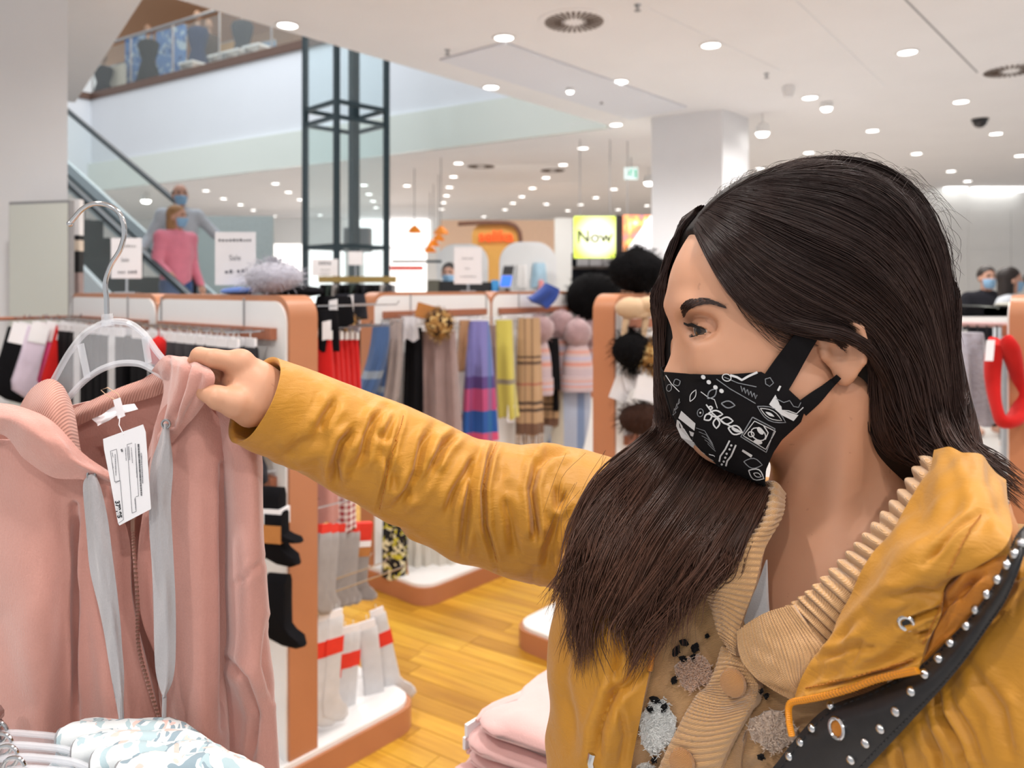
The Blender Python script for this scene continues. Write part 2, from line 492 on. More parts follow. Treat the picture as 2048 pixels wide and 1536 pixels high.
# floor: oak strips one by one where the photograph shows them
fm = MB(); fm.box((0, 9, -.07), (30, 26, .10)); floor = struct('floor', fm, plain('pale_bounce_floor', (.62, .60, .58), .4, noise=.05, scale=3))  # unseen floor beyond the oak, made pale grey for neutral bounce light
PD = Vector((.84, -.54, 0)).normalized(); PN = Vector((.54, .84, 0)).normalized()
PW, PL = .088, .62
pm = MB(); pm.obox((-PL / 2 + .0012, -PW / 2 + .0012, -.0195), (PL - .0024, 0, 0), (0, PW - .0024, 0), (0, 0, .0195))
pme = mesh_from('plank', pm.v, pm.f, M['oak'], None, False)
cnt = 0; field = MB(); prng = random.Random(3)
base_p = Vector((-.35, 3.2, 0)); pa = math.atan2(PD.y, PD.x)
for i in range(-45, 60):
    off = prng.uniform(0, PL)
    for j in range(-14, 14):
        c = base_p + PN * (i * PW) + PD * (j * PL + off)
        if (c.xy - Vector((-.2, 3.3))).length > 2.6: continue
        q = (PX0 + F * c.x / max(c.y, .1), PY0 + F * CAMZ / max(c.y, .1))
        if 560 < q[0] < 1180 and 1090 < q[1] < 1600 and cnt < 300:
            o = bpy.data.objects.new('plank', pme); COL.objects.link(o); o.parent = floor
            o.location = c; o.rotation_euler = (0, 0, pa); cnt += 1
        else:
            field.obox(c - PD * PL / 2 - PN * PW / 2 + Vector((0, 0, -.0195)), PD * (PL - .0024), PN * (PW - .0024), (0, 0, .0195))
o = obj('plank_field', field, M['oak'], floor, False); o['kind'] = 'stuff'

# columns
m = MB(); m.obox((-3.6, 4.15, 0), (1.205, 0, 0), (-.35, .6, 0), (0, 0, CZ)); struct('column_1', m, M['column'])
kx = lambda px, Y: (px - PX0) / F * Y
e = Vector((kx(1445, 7.98), 7.98, 0)); m = MB()
fa, fb = Vector((-.66, .42, 0)), Vector((.40, .42, 0)); m.obox(e, fa, fb, (0, 0, CZ)); struct('column_2', m, M['column'])
# far walls
m = MB(); m.obox((4.6, 14.6, 0), (9.4, -.4, 0), (.05, .3, 0), (0, 0, CZ)); wr = struct('wall_right', m, M['wall'])
for r in range(9):
    for c in range(12):
        if r * .38 + .37 > 3.39: continue
        t = MB(); t.obox(Vector((4.65 + c * .78 + (r % 2) * .0, 14.598 - c * .0332 - .012, .02 + r * .375)), Vector((.772, -.0329, 0)), (0, .012, 0), (0, 0, .367)); obj('wall_tile', t, M['wall'], wr, False)
m = MB(); m.box((0, 20.9, CZ / 2), (28, .3, CZ)); wb = struct('wall_back', m, M['wall'])
for k in range(14):
    x = kx(1890 + k * 26, 13.9); 
# light coves above the right wall
for a, b in ((1895, 1935), (1950, 2050)):
    m = MB(); m.obox((kx(a, 14.2), 14.2, CZ - .07), (kx(b, 14.2) - kx(a, 14.2), 0, 0), (0, .12, 0), (0, 0, .07))
    o = obj('cove_light', m, emit('cove_glow', (1, 1, .97), 3.0)); tag(o, 'short light cove over the tiled wall' if a < 1940 else 'long light cove over the tiled wall at the picture edge', 'light')

# upper floor on the far side of the atrium
fd = (FAR(1) - FAR(0)).normalized(); fn = Vector((fd.y, -fd.x, 0)); fn = fn if fn.y > 0 else -fn    # away from the camera
m = MB(); m.obox(FAR(0) + Z * (CZ + .004), FAR(11.2) - FAR(0), fn * .3, Z * 1.8)
corner = FAR(0)
m.obox(corner + Z * CZ, Vector((-.66, -.75, 0)) * 3.0, Vector((-.2, .2, 0)), Z * 1.8)
upper = struct('wall_upper', m, M['fascia'])
pale = NT('pale_green_gloss'); pale.base((.80, .84, .78)).set(Roughness=.22, Specular_IOR_Level=.6, Coat_Weight=.3, Coat_Roughness=.1)
m = MB(); m.obox(FAR(-.3) + Z * (CZ + .006) - fn * .06, (FAR(11.1) - FAR(-.3)), fn * .059, Z * .54); struct('trim_1', m, pale.m)
bro = plain('dark_bronze_trim', lin(112, 88, 78), .35, .3)
m = MB(); m.obox(FAR(-.03) + Z * 5.2 - fn * .04, FAR(13) - FAR(-.03), fn * .3, Z * .13)
m.obox(corner + Z * 5.2 + Vector((.03, -.03, 0)), Vector((-.66, -.75, 0)) * 3.0, Vector((-.2, .2, 0)), Z * .13); struct('trim_2', m, bro)
m = MB(); m.prism(flat([FAR(0) + fn * .3, FAR(13) + fn * .3, FAR(13) + fn * 6, FAR(-5) + fn * 6, FAR(-5) + fn * .3], 5.0), (0, 0, .3)); struct('floor_upper', m, M['wall'])
m = MB(); m.obox(FAR(-6) + fn * 4.2 + Z * 5.3, FAR(13) - FAR(-6), fn * .2, Z * 2.4); struct('wall_upper_back', m, plain('tan_wall', lin(206, 170, 136), .8))
m = MB(); m.prism(flat([FAR(-6), FAR(13), FAR(13) + fn * 4.4, FAR(-6) + fn * 4.4], 7.7), (0, 0, .2)); struct('ceiling_upper', m, plain('warm_ceiling', lin(196, 158, 128), .8))
lamp('AREA', 'upper_floor_lamps', FAR(5) + fn * 2 + Z * 7.55, 130, (1, .9, .78), 8, FAR(5) + fn * 2, 2)
rail = thing('glass_railing', 'glass railing with slim steel handrail along the upper floor edge', 'railing', FAR(5) + Z * 5.33)
for k in range(10):
    m = MB(); m.obox(FAR(k * 1.3 + .02) + Z * 5.331 + fn * .02, fd * 1.26, fn * .015, Z * .80); obj('pane', m, M['glass_rail'], rail, False)
    m = MB(); m.tube([FAR(k * 1.3) + Z * 5.331 + fn * .03, FAR(k * 1.3) + Z * 6.20 + fn * .03], .016, 6); obj('post', m, M['steel'], rail)
m = MB(); m.tube([FAR(-.02) + Z * 6.22 + fn * .03, FAR(13) + Z * 6.22 + fn * .03], .028, 8); obj('handrail', m, M['steel'], rail)

# ------------------------------------------------------------------ generic soft goods
def wavy(top, a, h, wt, wb, depth, folds=4, amp=.3, seed=0, lean=(0, 0, 0), n=28, rows=9, nrm=None, waist=None):
    "a hanging folded cloth: closed wavy tube; a = width direction"
    g = random.Random(seed); a = Vector(a).normalized(); b = Z.cross(a); top = Vector(top); mb = MB(); rings = []
    ph = [g.uniform(0, 6.28) for _ in range(3)]
    for i in range(rows):
        t = i / (rows - 1); w = wt + (wb - wt) * t ** .7
        if waist: w *= 1 - waist * math.sin(math.pi * min(1, t * 1.4)) 
        d = depth * (.55 + .45 * min(1, t * 3)); ring = []
        c = top - Z * h * t + Vector(lean) * t * t
        for k in range(n):
            th = 2 * math.pi * k / n
            x = math.cos(th); x = math.copysign(abs(x) ** .8, x)
            y = math.sin(th) * d / 2
            y += amp * d * (math.sin(folds * x * 2.2 + ph[0] + t * .8) * .5 + math.sin(folds * 1.7 * x + ph[1]) * .3) * min(1, .25 + t * 1.5)
            ring.append(c + a * x * w / 2 + b * y + Z * (math.sin(x * 5 + ph[2]) * .008 if i == rows - 1 else 0))
        rings.append(ring)
    return mb.loft(rings)
def puffy(outline, thick, o, ax, az, mb=None, mi=0, inset=.82):
    "a flat stuffed shape: outline in (x,z) metres on the plane ax/az"
    o, ax, az = Vector(o), Vector(ax).normalized(), Vector(az).normalized(); ay = ax.cross(az)
    cx = sum(p[0] for p in outline) / len(outline); cz = sum(p[1] for p in outline) / len(outline)
    mb = mb or MB(); rings = []
    for q, s in ((-.5, inset), (-.28, .97), (0, 1), (.28, .97), (.5, inset)):
        rings.append([o + ax * (cx + (x - cx) * s) + az * (cz + (z - cz) * s) + ay * thick * q for x, z in outline])
    return mb.loft(rings, mi)
SOCK = [(-.036, 0), (.036, 0), (.034, -.10), (.036, -.19), (.055, -.225), (.10, -.262), (.118, -.285), (.108, -.305), (.06, -.302), (.0, -.285), (-.034, -.255), (-.042, -.22), (-.036, -.12)]
LONGSOCK = [(-.036, 0), (.036, 0), (.036, -.16), (.038, -.30), (.058, -.34), (.09, -.375), (.094, -.40), (.07, -.415), (.02, -.405), (-.03, -.37), (-.040, -.32), (-.036, -.16)]
MITTEN = [(-.045, 0), (.045, 0), (.045, -.09), (.075, -.115), (.098, -.15), (.092, -.172), (.055, -.155), (.056, -.21), (.035, -.255), (0, -.268), (-.035, -.255), (-.055, -.21), (-.05, -.09)]

# ------------------------------------------------------------------ display stands (slab gondolas)
def roundrect(w, h, r, n=6, bottom=True):
    pts = []
    for cx, cy, a0 in ((w - r, h - r, 0), (r, h - r, 90)):
        for k in range(n + 1):
            a = R(a0 + 90 * k / n); pts.append((cx + r * math.cos(a), cy + r * math.sin(a)))
    pts += [(0, 0), (w, 0)]
    return pts
GH = 1.525
def gondola(label, near, d, side, units, thick=.10, base=.42, unit=1.2, rails=(1.41,), both=True, inner=True):
    "near: floor point of the corner where the end panel meets the main face; d: run; side: from that face through the slab"
    near = Vector(near); d = Vector(d).normalized(); side = Vector(side).normalized()
    g = thing('gondola', label, 'display stand', near)
    for k in range(units):
        o = near + d * (k * unit)
        pts = roundrect(unit, GH - .09, .07)
        m = MB(); m.prism([o + d * x + Z * (.09 + y) for x, y in pts], side * thick)
        obj('rim', m, M['bronze'], g, True, .5)
        for s, nm in ((0, 'board'), (1, 'board')):
            q = [o + d * (x * (unit - .024) / unit + .012) + Z * (.10 + y * (GH - .118) / (GH - .09)) for x, y in pts]
            base_o = side * thick if s else Vector((0, 0, 0))
            nn = side if s else -side
            m = MB(); m.prism([p + base_o + nn * .0002 for p in q], nn * .007); obj(nm, m, M['panel'], g, True, .5)
            for rz in rails:
                ro = o + base_o + nn * .0073
                m = MB(); m.obox(ro + d * .06 + Z * (rz - .022), d * (unit - .12), nn * .022, Z * .036); obj('peg_rail', m, M['rail'], g, False)
                for kk in range(2):
                    m = MB(); m.obox(ro + d * (.25 + kk * .6) + Z * (rz + .015), d * .006, nn * .004, Z * .09); obj('slot', m, M['grey'], g, False)
    L = units * unit
    m = MB()
    def plate(z0, z1, grow, mi):
        c = near + side * thick / 2
        hw = base + thick / 2 + grow; r = .09; pts = []
        for sx, sy, a0 in ((-1, -1, 180), (1, -1, 270), (1, 1, 0), (-1, 1, 90)):
            cc = c + d * (L / 2 + sx * (L / 2 + .02 + grow - r)) + side * sy * (hw - r)
            for k in range(5):
                a = R(a0 + 90 * k / 4); pts.append(cc + d * r * math.cos(a) + side * r * math.sin(a) + Z * z0)
        m.prism(pts, Z * (z1 - z0), mi)
    plate(0.0005, .085, 0, 0)
    obj('plinth', m, M['bronze'], g, True, .5)
    m = MB(); plate(.0852, .1, -.012, 0); obj('base_shelf', m, M['panel'], g, True, .5)
    return g
# ------------------------------------------------------------------ ceiling fixtures
M['lens'] = emit('downlight_lens', (1, .97, .93), 7)
dl = thing('downlight', 'x', 'downlight', (0, 0, CZ))
m = MB(); m.lathe([(.068, 0), (.084, 0), (.088, -.004), (.086, -.008), (.07, -.009), (.066, -.003)], (0, 0, CZ), 24); obj('trim_ring', m, M['white'], dl)
m = MB(); m.lathe([(.0672, -.0035), (.05, -.006), (.001, -.0072)], (0, 0, CZ), 24); obj('lens', m, M['lens'], dl)
DL = [((575, 50), 'downlight at the corner beside the atrium opening'), ((1008, 75), 'downlight next to the round slotted vent'),
      ((1422, 90), 'downlight over the woman, second from the round vent'), ((1815, 104), 'downlight before the cut-off vent at the picture edge'),
      ((982, 174), 'downlight along the atrium edge, above the cool ceiling panel'), ((1240, 163), 'downlight on the far side of the cool ceiling panel'),
      ((1620, 195), 'downlight beside the small ceiling loudspeaker'), ((1922, 203), 'downlight nearest the dark camera dome'),
      ((1232, 249), 'downlight in front of the white column'), ((1745, 261), 'downlight left of the dark camera dome'), ((1992, 267), 'downlight just beyond the dark camera dome')]
far = [(1166, 296), (1618, 305), (1833, 307), (2040, 311), (917, 326), (1126, 329), (907, 353), (1092, 355), (1065, 376), (1520, 337), (899, 374), (893, 391), (887, 405), (883, 418),
       (1044, 393), (1026, 406), (1010, 419), (1228, 378), (1192, 395), (1161, 409), (1136, 421), (1093, 408), (1294, 411), (1236, 419), (1902, 342), (1935, 362),
       (412, 381), (447, 397), (481, 409), (507, 420), (551, 367), (577, 384), (600, 399), (548, 432), (728, 370), (738, 388), (746, 402), (752, 415), (814, 371), (640, 430), (968, 433)]
far.sort(); zc = {}
k = 0
for q, lab in [(a, b) for a, b in DL] + [(a, None) for a in far]:
    o = dl if k == 0 else copy_tree(dl); p = PZ(q[0], q[1], CZ); o.location = p; k += 1
    if lab: tag(o, 'round white ' + lab, 'downlight', 'downlights in the near ceiling')
    else:
        zone = 'beyond the atrium and lift' if q[0] < 830 else ('over the tills in the far shop' if q[0] < 1310 else 'behind the woman\'s head')
        zc[zone] = zc.get(zone, 0) + 1; tag(o, ORD[zc[zone] - 1] + ' small downlight from the left in the rows ' + zone, 'downlight', 'downlights in the rows ' + zone)
    if p.y < 10.5:
        lamp('SPOT', 'downlight_beam', p + Vector((0, 0, -.02)), 122, (1, .965, .93), .07, p - Z, spot=150)
# extra real downlights of the same grid that stand above and behind the camera
for qi, q in enumerate(((-1.55, 2.6), (0.1, 2.9), (1.7, 3.1), (-1.3, .4), (.35, .7), (1.95, .9), (3.5, 1.2), (3.3, 3.4), (.6, -1.4), (-1, -1.6), (2.2, -1.2))):
    o = copy_tree(dl); o.location = (q[0], q[1], CZ); tag(o, ORD[qi] + ' round downlight over the camera side, counted from the column', 'downlight', 'downlights over the camera side')
    lamp('SPOT', 'downlight_beam', (q[0], q[1], CZ - .02), 122, (1, .965, .93), .07, (q[0], q[1], 0), spot=150)
for q in ((-3, 13), (1, 14), (-1, 17), (3.5, 16), (-6, 17), (6, 11), (3, 11.5)):
    lamp('SPOT', 'far_downlight_beam', (q[0], q[1], CZ - .02), 200, (1, .86, .72), .1, (q[0], q[1], 0), spot=160)

def vent(px, py, rad, label):
    c = PZ(px, py, CZ); g = thing('ceiling_vent', label, 'vent', c)
    m = MB(); m.lathe([(rad * 1.18, 0), (rad * 1.16, -.006), (rad, -.008), (.012, -.008), (.001, -.008)], c, 32); obj('plate', m, M['ceil'], g)
    for k in range(30):
        a = 2 * math.pi * k / 30; d = Vector((math.cos(a), math.sin(a), 0)); s = Vector((-d.y, d.x, 0))
        m = MB(); r0 = rad * (.42 if k % 2 else .30)
        m.prism([c + d * r0 - s * .004 - Z * .0085, c + d * rad * .95 - s * .012 - Z * .0085, c + d * rad * .95 + s * .012 - Z * .0085, c + d * r0 + s * .004 - Z * .0085], (0, 0, -.003))
        obj('slot', m, M['vent_dark'], g, False)
    return g
M['vent_dark'] = plain('vent_slot', lin(92, 76, 66), .8)
vent(1148, 42, .215, 'round ceiling vent with radial slots beside a downlight')
vent(2022, 140, .215, 'round ceiling vent with radial slots cut off by the picture edge')
vent(1105, 331 + 9, .20, 'distant round ceiling vent over the tills').location
vent(962, 332, .22, 'distant round ceiling vent right of the lift')
for q, lab in (((1275, 10), 'small sprinkler head right of the round vent'), ((895, 100), 'small sprinkler head above the atrium edge'), ((1533, 147), 'small sprinkler head by the ceiling loudspeaker'), ((1203, 200), 'tiny sprinkler head in the cool ceiling panel')):
    c = PZ(q[0], q[1], CZ); g = thing('sprinkler', lab, 'sprinkler', c, group='sprinkler heads')
    m = MB(); m.lathe([(.024, 0), (.022, -.006), (.009, -.008), (.009, -.034)], c, 12); obj('stem', m, M['steel'], g)
    m = MB(); m.lathe([(.004, -.034), (.022, -.036), (.022, -.039), (.002, -.04)], c, 12); obj('deflector', m, M['grey'], g)
c = PZ(1960, 238, CZ); g = thing('dome_camera', 'black dome camera hanging from the ceiling', 'camera', c)
m = MB(); m.lathe([(.085, 0), (.085, -.02), (.075, -.025)], c, 20); obj('collar', m, M['black'], g)
m = MB(); m.lathe([(.074, -.0255), (.07, -.05), (.05, -.08), (.022, -.095), (.002, -.098)], c, 20); obj('dome', m, plain('smoked_dome', (.01, .008, .01), .1, coat=.5), g)
c = PZ(1577, 172, CZ); g = thing('ceiling_loudspeaker', 'small white cone loudspeaker on the ceiling', 'loudspeaker', c)
m = MB(); m.lathe([(.05, 0), (.055, -.03), (.04, -.10)], c, 16); obj('body', m, M['ceil'], g)
m = MB(); m.lathe([(.038, -.1005), (.03, -.108), (.002, -.11)], c, 16); obj('grille', m, M['column'], g)
def spot(px, py, z, label, big=1.0):
    c = PZ(px, py, z); g = thing('spotlight', label, 'spotlight', c, group='spotlights on the ceiling')
    m = MB(); m.tube([c + Z * (CZ - z), c + Z * .075 * big], .010, 8); obj('stem', m, M['white'], g)
    m = MB(); m.lathe([(.03 * big, .075 * big), (.06 * big, .05 * big), (.066 * big, -.02 * big), (.06 * big, -.022 * big)], c, 18); obj('housing', m, M['white'], g)
    m = MB(); m.lathe([(.0585 * big, -.0225 * big), (.04 * big, -.05 * big), (.001, -.058 * big)], c, 18); obj('bulb', m, M['glow'], g)
spot(1525, 262, 3.22, 'bright hanging spotlight beside the white column', 1.15)
spot(1653, 213, 3.36, 'half-sunk spotlight beside the small loudspeaker', .9)
spot(1298, 362, 3.2, 'bright spotlight left of the white column', 1.3)
spot(1140, 181, 3.36, 'small spotlight on the cool ceiling panel', .55)
spot(292, 398, 3.25, 'bright spotlight beside the escalator handrail', 1.5)
c = P(1262, 347, 11.0); g = thing('exit_sign', 'small green and white emergency exit sign under the ceiling', 'sign', c)
m = MB(); m.tube([c + Z * .09, (c.x, c.y, CZ)], .008, 6); obj('rod', m, M['steel'], g)
m = MB(); m.box(c, (.19, .03, .17)); obj('box', m, emit('exit_white', (.8, .95, .95), .7), g)
green = emit('exit_green', lin(30, 150, 110), .9)
# running figure and door of the pictogram
m = MB()
for a, b, w in (((.0, .045), (-.015, .005), .016), ((-.015, .005), (-.045, -.03), .014), ((-.015, .005), (.015, -.03), .014), ((.015, -.03), (.0, -.055), .012), ((.0, .04), (.03, .02), .011), ((.0, .04), (-.035, .03), .011)):
    m.tube([c + Vector((a[0], -.0165, a[1])), c + Vector((b[0], -.0165, b[1]))], w * .55, 6)
m.ball(c + Vector((.008, -.0165, .063)), (.013, .005, .013), 8)
m.obox(c + Vector((.05, -.018, -.065)), (.03, 0, 0), (0, .0025, 0), (0, 0, .125)); obj('pictogram', m, green, g)

# ------------------------------------------------------------------ escalator
ee = Vector((-.85, .53, 0)).normalized(); ew = Vector((.53, .85, 0)).normalized()
EA = Vector((-3.09, 6.9, 1.66)); inc = (ee + Z * .577)
esc = thing('escalator', 'escalator with glass sides rising to the upper floor behind the column', 'escalator', EA - Z * .95)
T0, T1 = -1.25, 8.0
M['handrail'] = plain('dark_handrail', lin(44, 54, 60), .4, noise=.1)
M['skirt'] = plain('pale_skirt', lin(214, 226, 232), .3, noise=.02)
M['step'] = plain('step_metal', lin(58, 66, 68), .45, .5, noise=.15)
for side, off in (('near', 0), ('far', 1.1)):
    b = EA + ew * off
    m = MB(); m.tube([b + inc * (T0 + (T1 - T0) * k / 12) for k in range(13)], .042, 8, flat=.7); obj('handrail', m, M['handrail'], esc)
    for k in range(7):
        a0 = T0 + (T1 - T0) * k / 7 + .01; a1 = T0 + (T1 - T0) * (k + 1) / 7 - .01
        m = MB(); m.prism([b + inc * a0 - Z * .05, b + inc * a1 - Z * .05, b + inc * a1 - Z * .66, b + inc * a0 - Z * .66], ew * .012); obj('glass_panel', m, M['glass_rail'], esc, False)
    m = MB(); m.prism([b + inc * T0 - Z * .66, b + inc * T1 - Z * .66, b + inc * T1 - Z * 1.02, b + inc * T0 - Z * 1.02], ew * (.05 if off else -.05)); obj('skirt', m, M['skirt'], esc, False)
    s = .055 if off else -.055
    m = MB(); m.prism([b + inc * T0 - Z * .80 - ew * (.006 if off else -.006), b + inc * T1 - Z * .80 - ew * (.006 if off else -.006), b + inc * T1 - Z * .83 - ew * (.006 if off else -.006), b + inc * T0 - Z * .83 - ew * (.006 if off else -.006)], ew * (.005 if off else -.005)); obj('skirt_groove', m, M['dark_steel'], esc, False)
for k in range(22):
    t = T0 + .1 + k * .4; p = EA + inc * t - Z * .95 + ew * .02
    m = MB(); m.obox(p - Z * .03, ee * .40, ew * 1.05, Z * .03, 0); m.obox(p - Z * .25, ee * .02, ew * 1.05, Z * .219, 0)
    for j in range(9): m.obox(p + ew * (.06 + j * .115), ee * .39, ew * .03, Z * .006)
    obj('step', m, M['step'], esc, False)
m = MB(); m.prism([EA + inc * T0 - Z * 1.25, EA + inc * T1 - Z * 1.25, EA + inc * T1 - Z * 1.7, EA + inc * T0 - Z * 1.5], ew * 1.1); obj('truss', m, M['skirt'], esc, False)

# ------------------------------------------------------------------ glass lift
lc = Vector((-2.05, 9.5, 0)); hd = .5
lift = thing('lift_shaft', 'glass lift shaft with dark steel frame in the atrium', 'lift', lc)
cor = [lc + Vector(v) * hd for v in ((-1, 0, 0), (0, -1, 0), (1, 0, 0), (0, 1, 0))]
for c in cor:
    m = MB(); m.box(c + Z * 2.9, (.06, .06, 5.8), (1, 1, 0)); obj('post', m, M['dark_steel'], lift, False)
m = MB(); m.box(lc + Vector((.08, .1, 2.9)), (.10, .10, 5.8), (1, 1, 0)); obj('guide_rail', m, M['dark_steel'], lift, False)
for z in (2.04, 3.55, 3.73, 5.4):
    for k in range(4):
        a, b = cor[k], cor[(k + 1) % 4]
        d = (b - a).normalized(); m = MB(); m.obox(a + d * .035 + Z * (z - .025) - Z.cross(d) * .02, d * ((b - a).length - .07), Z.cross(d) * .04, Z * .05); obj('beam', m, M['dark_steel'], lift, False)
for k in range(4):
    a, b = cor[k], cor[(k + 1) % 4]; d = (b - a).normalized(); s = Z.cross(d)
    for z0, z1 in ((.05, 2.01), (2.07, 3.52), (3.76, 5.37)):
        m = MB(); m.obox(a + d * .05 + Z * z0 + s * (-.03), d * ((b - a).length - .1), s * .008, Z * (z1 - z0)); obj('pane', m, M['glass_lift'], lift, False)
m = MB(); m.obox(Vector((-1.5, 9.6, 1.86)), (.62, 0, 0), (0, .03, 0), (0, 0, .03)); o = obj('barrier_bar', m, M['dark_steel'], lift, False)
m = MB(); m.box(lc + Vector((.1, .25, 2.15)), (.32, .2, .3)); obj('drive_box', m, M['grey'], lift, False)

# ------------------------------------------------------------------ display stands
g_left = gondola('white and copper display stand on the left, hung with socks', (-.678, 2.35, 0), V, U, 2, unit=.9, rails=(1.41, .95, .5))
g_mid = gondola('white and copper display stand in the middle, hung with scarves', (-.725, 4.0, 0), U, V, 3, unit=.9, rails=(1.41, .8))
g_hat = gondola('copper-ended display stand behind the woman\'s face, hung with furry accessories', (.397, 3.0, 0), U, V, 2, unit=.9, rails=(1.41, .95))
g_right = gondola('copper-ended display stand at the picture\'s edge beside red mittens', (1.614, 2.5, 0), U, -V, 2, unit=.9, rails=(1.41,))

# tall pale mirror panel in front of the column
g = thing('standing_mirror', 'tall pale mirror panel with thin grey frame before the left column', 'mirror', (-2.55, 3.93, 0))
pa_, pb_ = P(18, 600, 3.95), P(139, 600, 3.85); ax = (pb_ - pa_); ax.z = 0; n_ = Vector((-ax.y, ax.x, 0)).normalized()
b0 = Vector((pa_.x, pa_.y, .02)); H = P(18, 404, 3.95).z - .02
m = MB(); m.obox(b0, ax, n_ * .03, Z * H); obj('frame', m, M['grey'], g, False)
m = MB(); m.obox(b0 + ax * .02 - n_ * .0055 + Z * .02, ax * .955, n_ * .005, Z * (H - .035)); obj('sheet', m, plain('pale_mirror', lin(210, 212, 204), .35, noise=.008, scale=3, spec=.5), g, False)
g = thing('column_notice_box', 'narrow notice box with grey, beige and black bands beside the mirror', 'box', P(148, 500, 4.1))
q = P(140, 398, 4.1); sc = 4.1 / F
for y0, y1, mm in ((398, 470, M['column']), (470, 480, M['black']), (480, 502, plain('beige_card', lin(214, 200, 184))), (502, 545, M['black']), (545, 596, plain('mauve_card', lin(150, 132, 130)))):
    m = MB(); m.obox(P(138, y1, 4.1), (20 * sc, 0, 0), (0, .045, 0), (0, 0, (y1 - y0) * sc - .0006)); obj('band', m, mm, g, False)
# ------------------------------------------------------------------ people in the background
def person(label, loc, rz, h, shirt, pants, hair, arms=None, hairstyle='short', mask=True, turn=0, name='person', sleeve=.98, res=.011):
    root = thing(name, label, 'person', loc, rz)
    s = h / 1.72
    J = dict(pelvis=(0, 0, .95), chest=(0, .01, 1.25), neck=(0, .0, 1.43), head=(0, .025, 1.605))
    A = dict(ls=(-.175, 0, 1.395), le=(-.23, -.03, 1.12), lw=(-.24, .08, .90), rs=(.175, 0, 1.395), re=(.23, -.03, 1.12), rw=(.24, .08, .90))
    A.update(arms or {})
    S = lambda p: np.array(p) * s
    hx = lambda p: S(p)
    rot = np.array([[math.cos(turn), -math.sin(turn), 0], [math.sin(turn), math.cos(turn), 0], [0, 0, 1]])
    def headloc(o): return S(J['head']) + rot @ (np.array(o) * s)
    def torso(p, k):
        d = ell(p, S((0, 0, 1.24)), np.array((.165, .105, .22)) * s + k)
        d = smin(d, ell(p, S((0, 0, 1.0)), np.array((.145, .10, .16)) * s + k), .06 * s)
        return smin(d, cap(p, S(A['ls']), S(A['rs']), .05 * s + k, .05 * s + k), .06 * s)
    def arm(p, a, k, t=1.0):
        sh, el, wr = S(A[a + 's']), S(A[a + 'e']), S(A[a + 'w']); wr2 = el + (wr - el) * t
        return smin(cap(p, sh, el, .048 * s + k, .038 * s + k), cap(p, el, wr2, .037 * s + k, .027 * s + k), .02)
    def legs(p, k, full=True):
        d = None
        for q in (-1, 1):
            e = smin(cap(p, S((q * .085, 0, .90)), S((q * .10, .02, .50)), .078 * s + k, .055 * s + k), cap(p, S((q * .10, .02, .50)), S((q * .10, -.01, .10)), .052 * s + k, .036 * s + k), .03)
            if full: e = smin(e, cap(p, S((q * .10, -.02, .045)), S((q * .12, .15, .035)), .04 * s, .035 * s), .02)
            d = e if d is None else np.minimum(d, e)
        return d
    def body(p):
        d = smin(torso(p, 0), legs(p, 0), .05)
        d = smin(d, cap(p, S((0, -.005, 1.40)), S((0, .01, 1.52)), .054 * s, .05 * s), .03)
        q = (p - S(J['head'])) @ rot
        hd = smin(ell(q, S((0, -.012, .03)), S((.074, .096, .095))), ell(q, S((0, .025, -.045)), S((.055, .07, .075))), .03)
        hd = smin(hd, ell(q, S((0, .095, -.012)), S((.014, .022, .026))), .012)
        for e in (-1, 1): hd = smin(hd, ell(q, S((e * .076, -.005, -.005)), S((.010, .02, .032))), .006)
        d = smin(d, hd, .02)
        for a in 'lr':
            d = smin(d, arm(p, a, 0), .03)
            el, wr = S(A[a + 'e']), S(A[a + 'w']); u = (wr - el) / np.linalg.norm(wr - el)
            d = smin(d, ell(p, wr + u * .05 * s, S((.03, .045, .045))), .015)
            side = np.cross(u, (0, 0, 1.0)); side /= np.linalg.norm(side) + 1e-6
            for f in range(4):
                b0 = wr + u * .07 * s + side * (f - 1.5) * .019 * s
                d = smin(d, cap(p, b0, b0 + (u * .05 - np.array((0, 0, .025))) * s, .0095 * s, .008 * s), .004)
            b0 = wr + u * .02 * s + side * .03 * s * (1 if a == 'l' else -1)
            d = smin(d, cap(p, b0, b0 + u * .05 * s + side * .02 * s * (1 if a == 'l' else -1), .011 * s, .009 * s), .006)
        return d
    ext = [A[k] for k in A]
    x0 = (min(e[0] for e in ext) - .14) * s; x1 = (max(e[0] for e in ext) + .14) * s
    y0 = (min(min(e[1] for e in ext), -.1) - .14) * s; y1 = (max(max(e[1] for e in ext), .2) + .16) * s
    xs, ys = axis_of((x0, x1, res)), axis_of((y0, y1, res))
    def net(nm, fn, z0, z1, mat):
        v, f = surfnet(fn, xs, ys, axis_of((z0 * s, z1 * s, res)))
        me = mesh_from(nm, v, f, mat); o = bpy.data.objects.new(nm, me); COL.objects.link(o); o.parent = root; return o
    net('body', body, -.02, 1.80, M['skin_far'])
    def shirt_f(p):
        d = torso(p, .022 * s)
        for a in 'lr': d = smin(d, arm(p, a, .016 * s, sleeve), .03)
        d = smin(d, cap(p, S((0, 0, 1.40)), S((0, 0, 1.46)), .062 * s, .058 * s), .02)
        return smax(d, .90 * s - p[:, 2], .01)
    net('top', shirt_f, .85, 1.52, shirt)
    net('trousers', lambda p: smax(smax(smin(legs(p, .016 * s, False), ell(p, S((0, 0, .94)), S((.15, .108, .12))), .04), p[:, 2] - 1.0 * s, .01), .07 * s - p[:, 2], .01), .05, 1.04, pants)
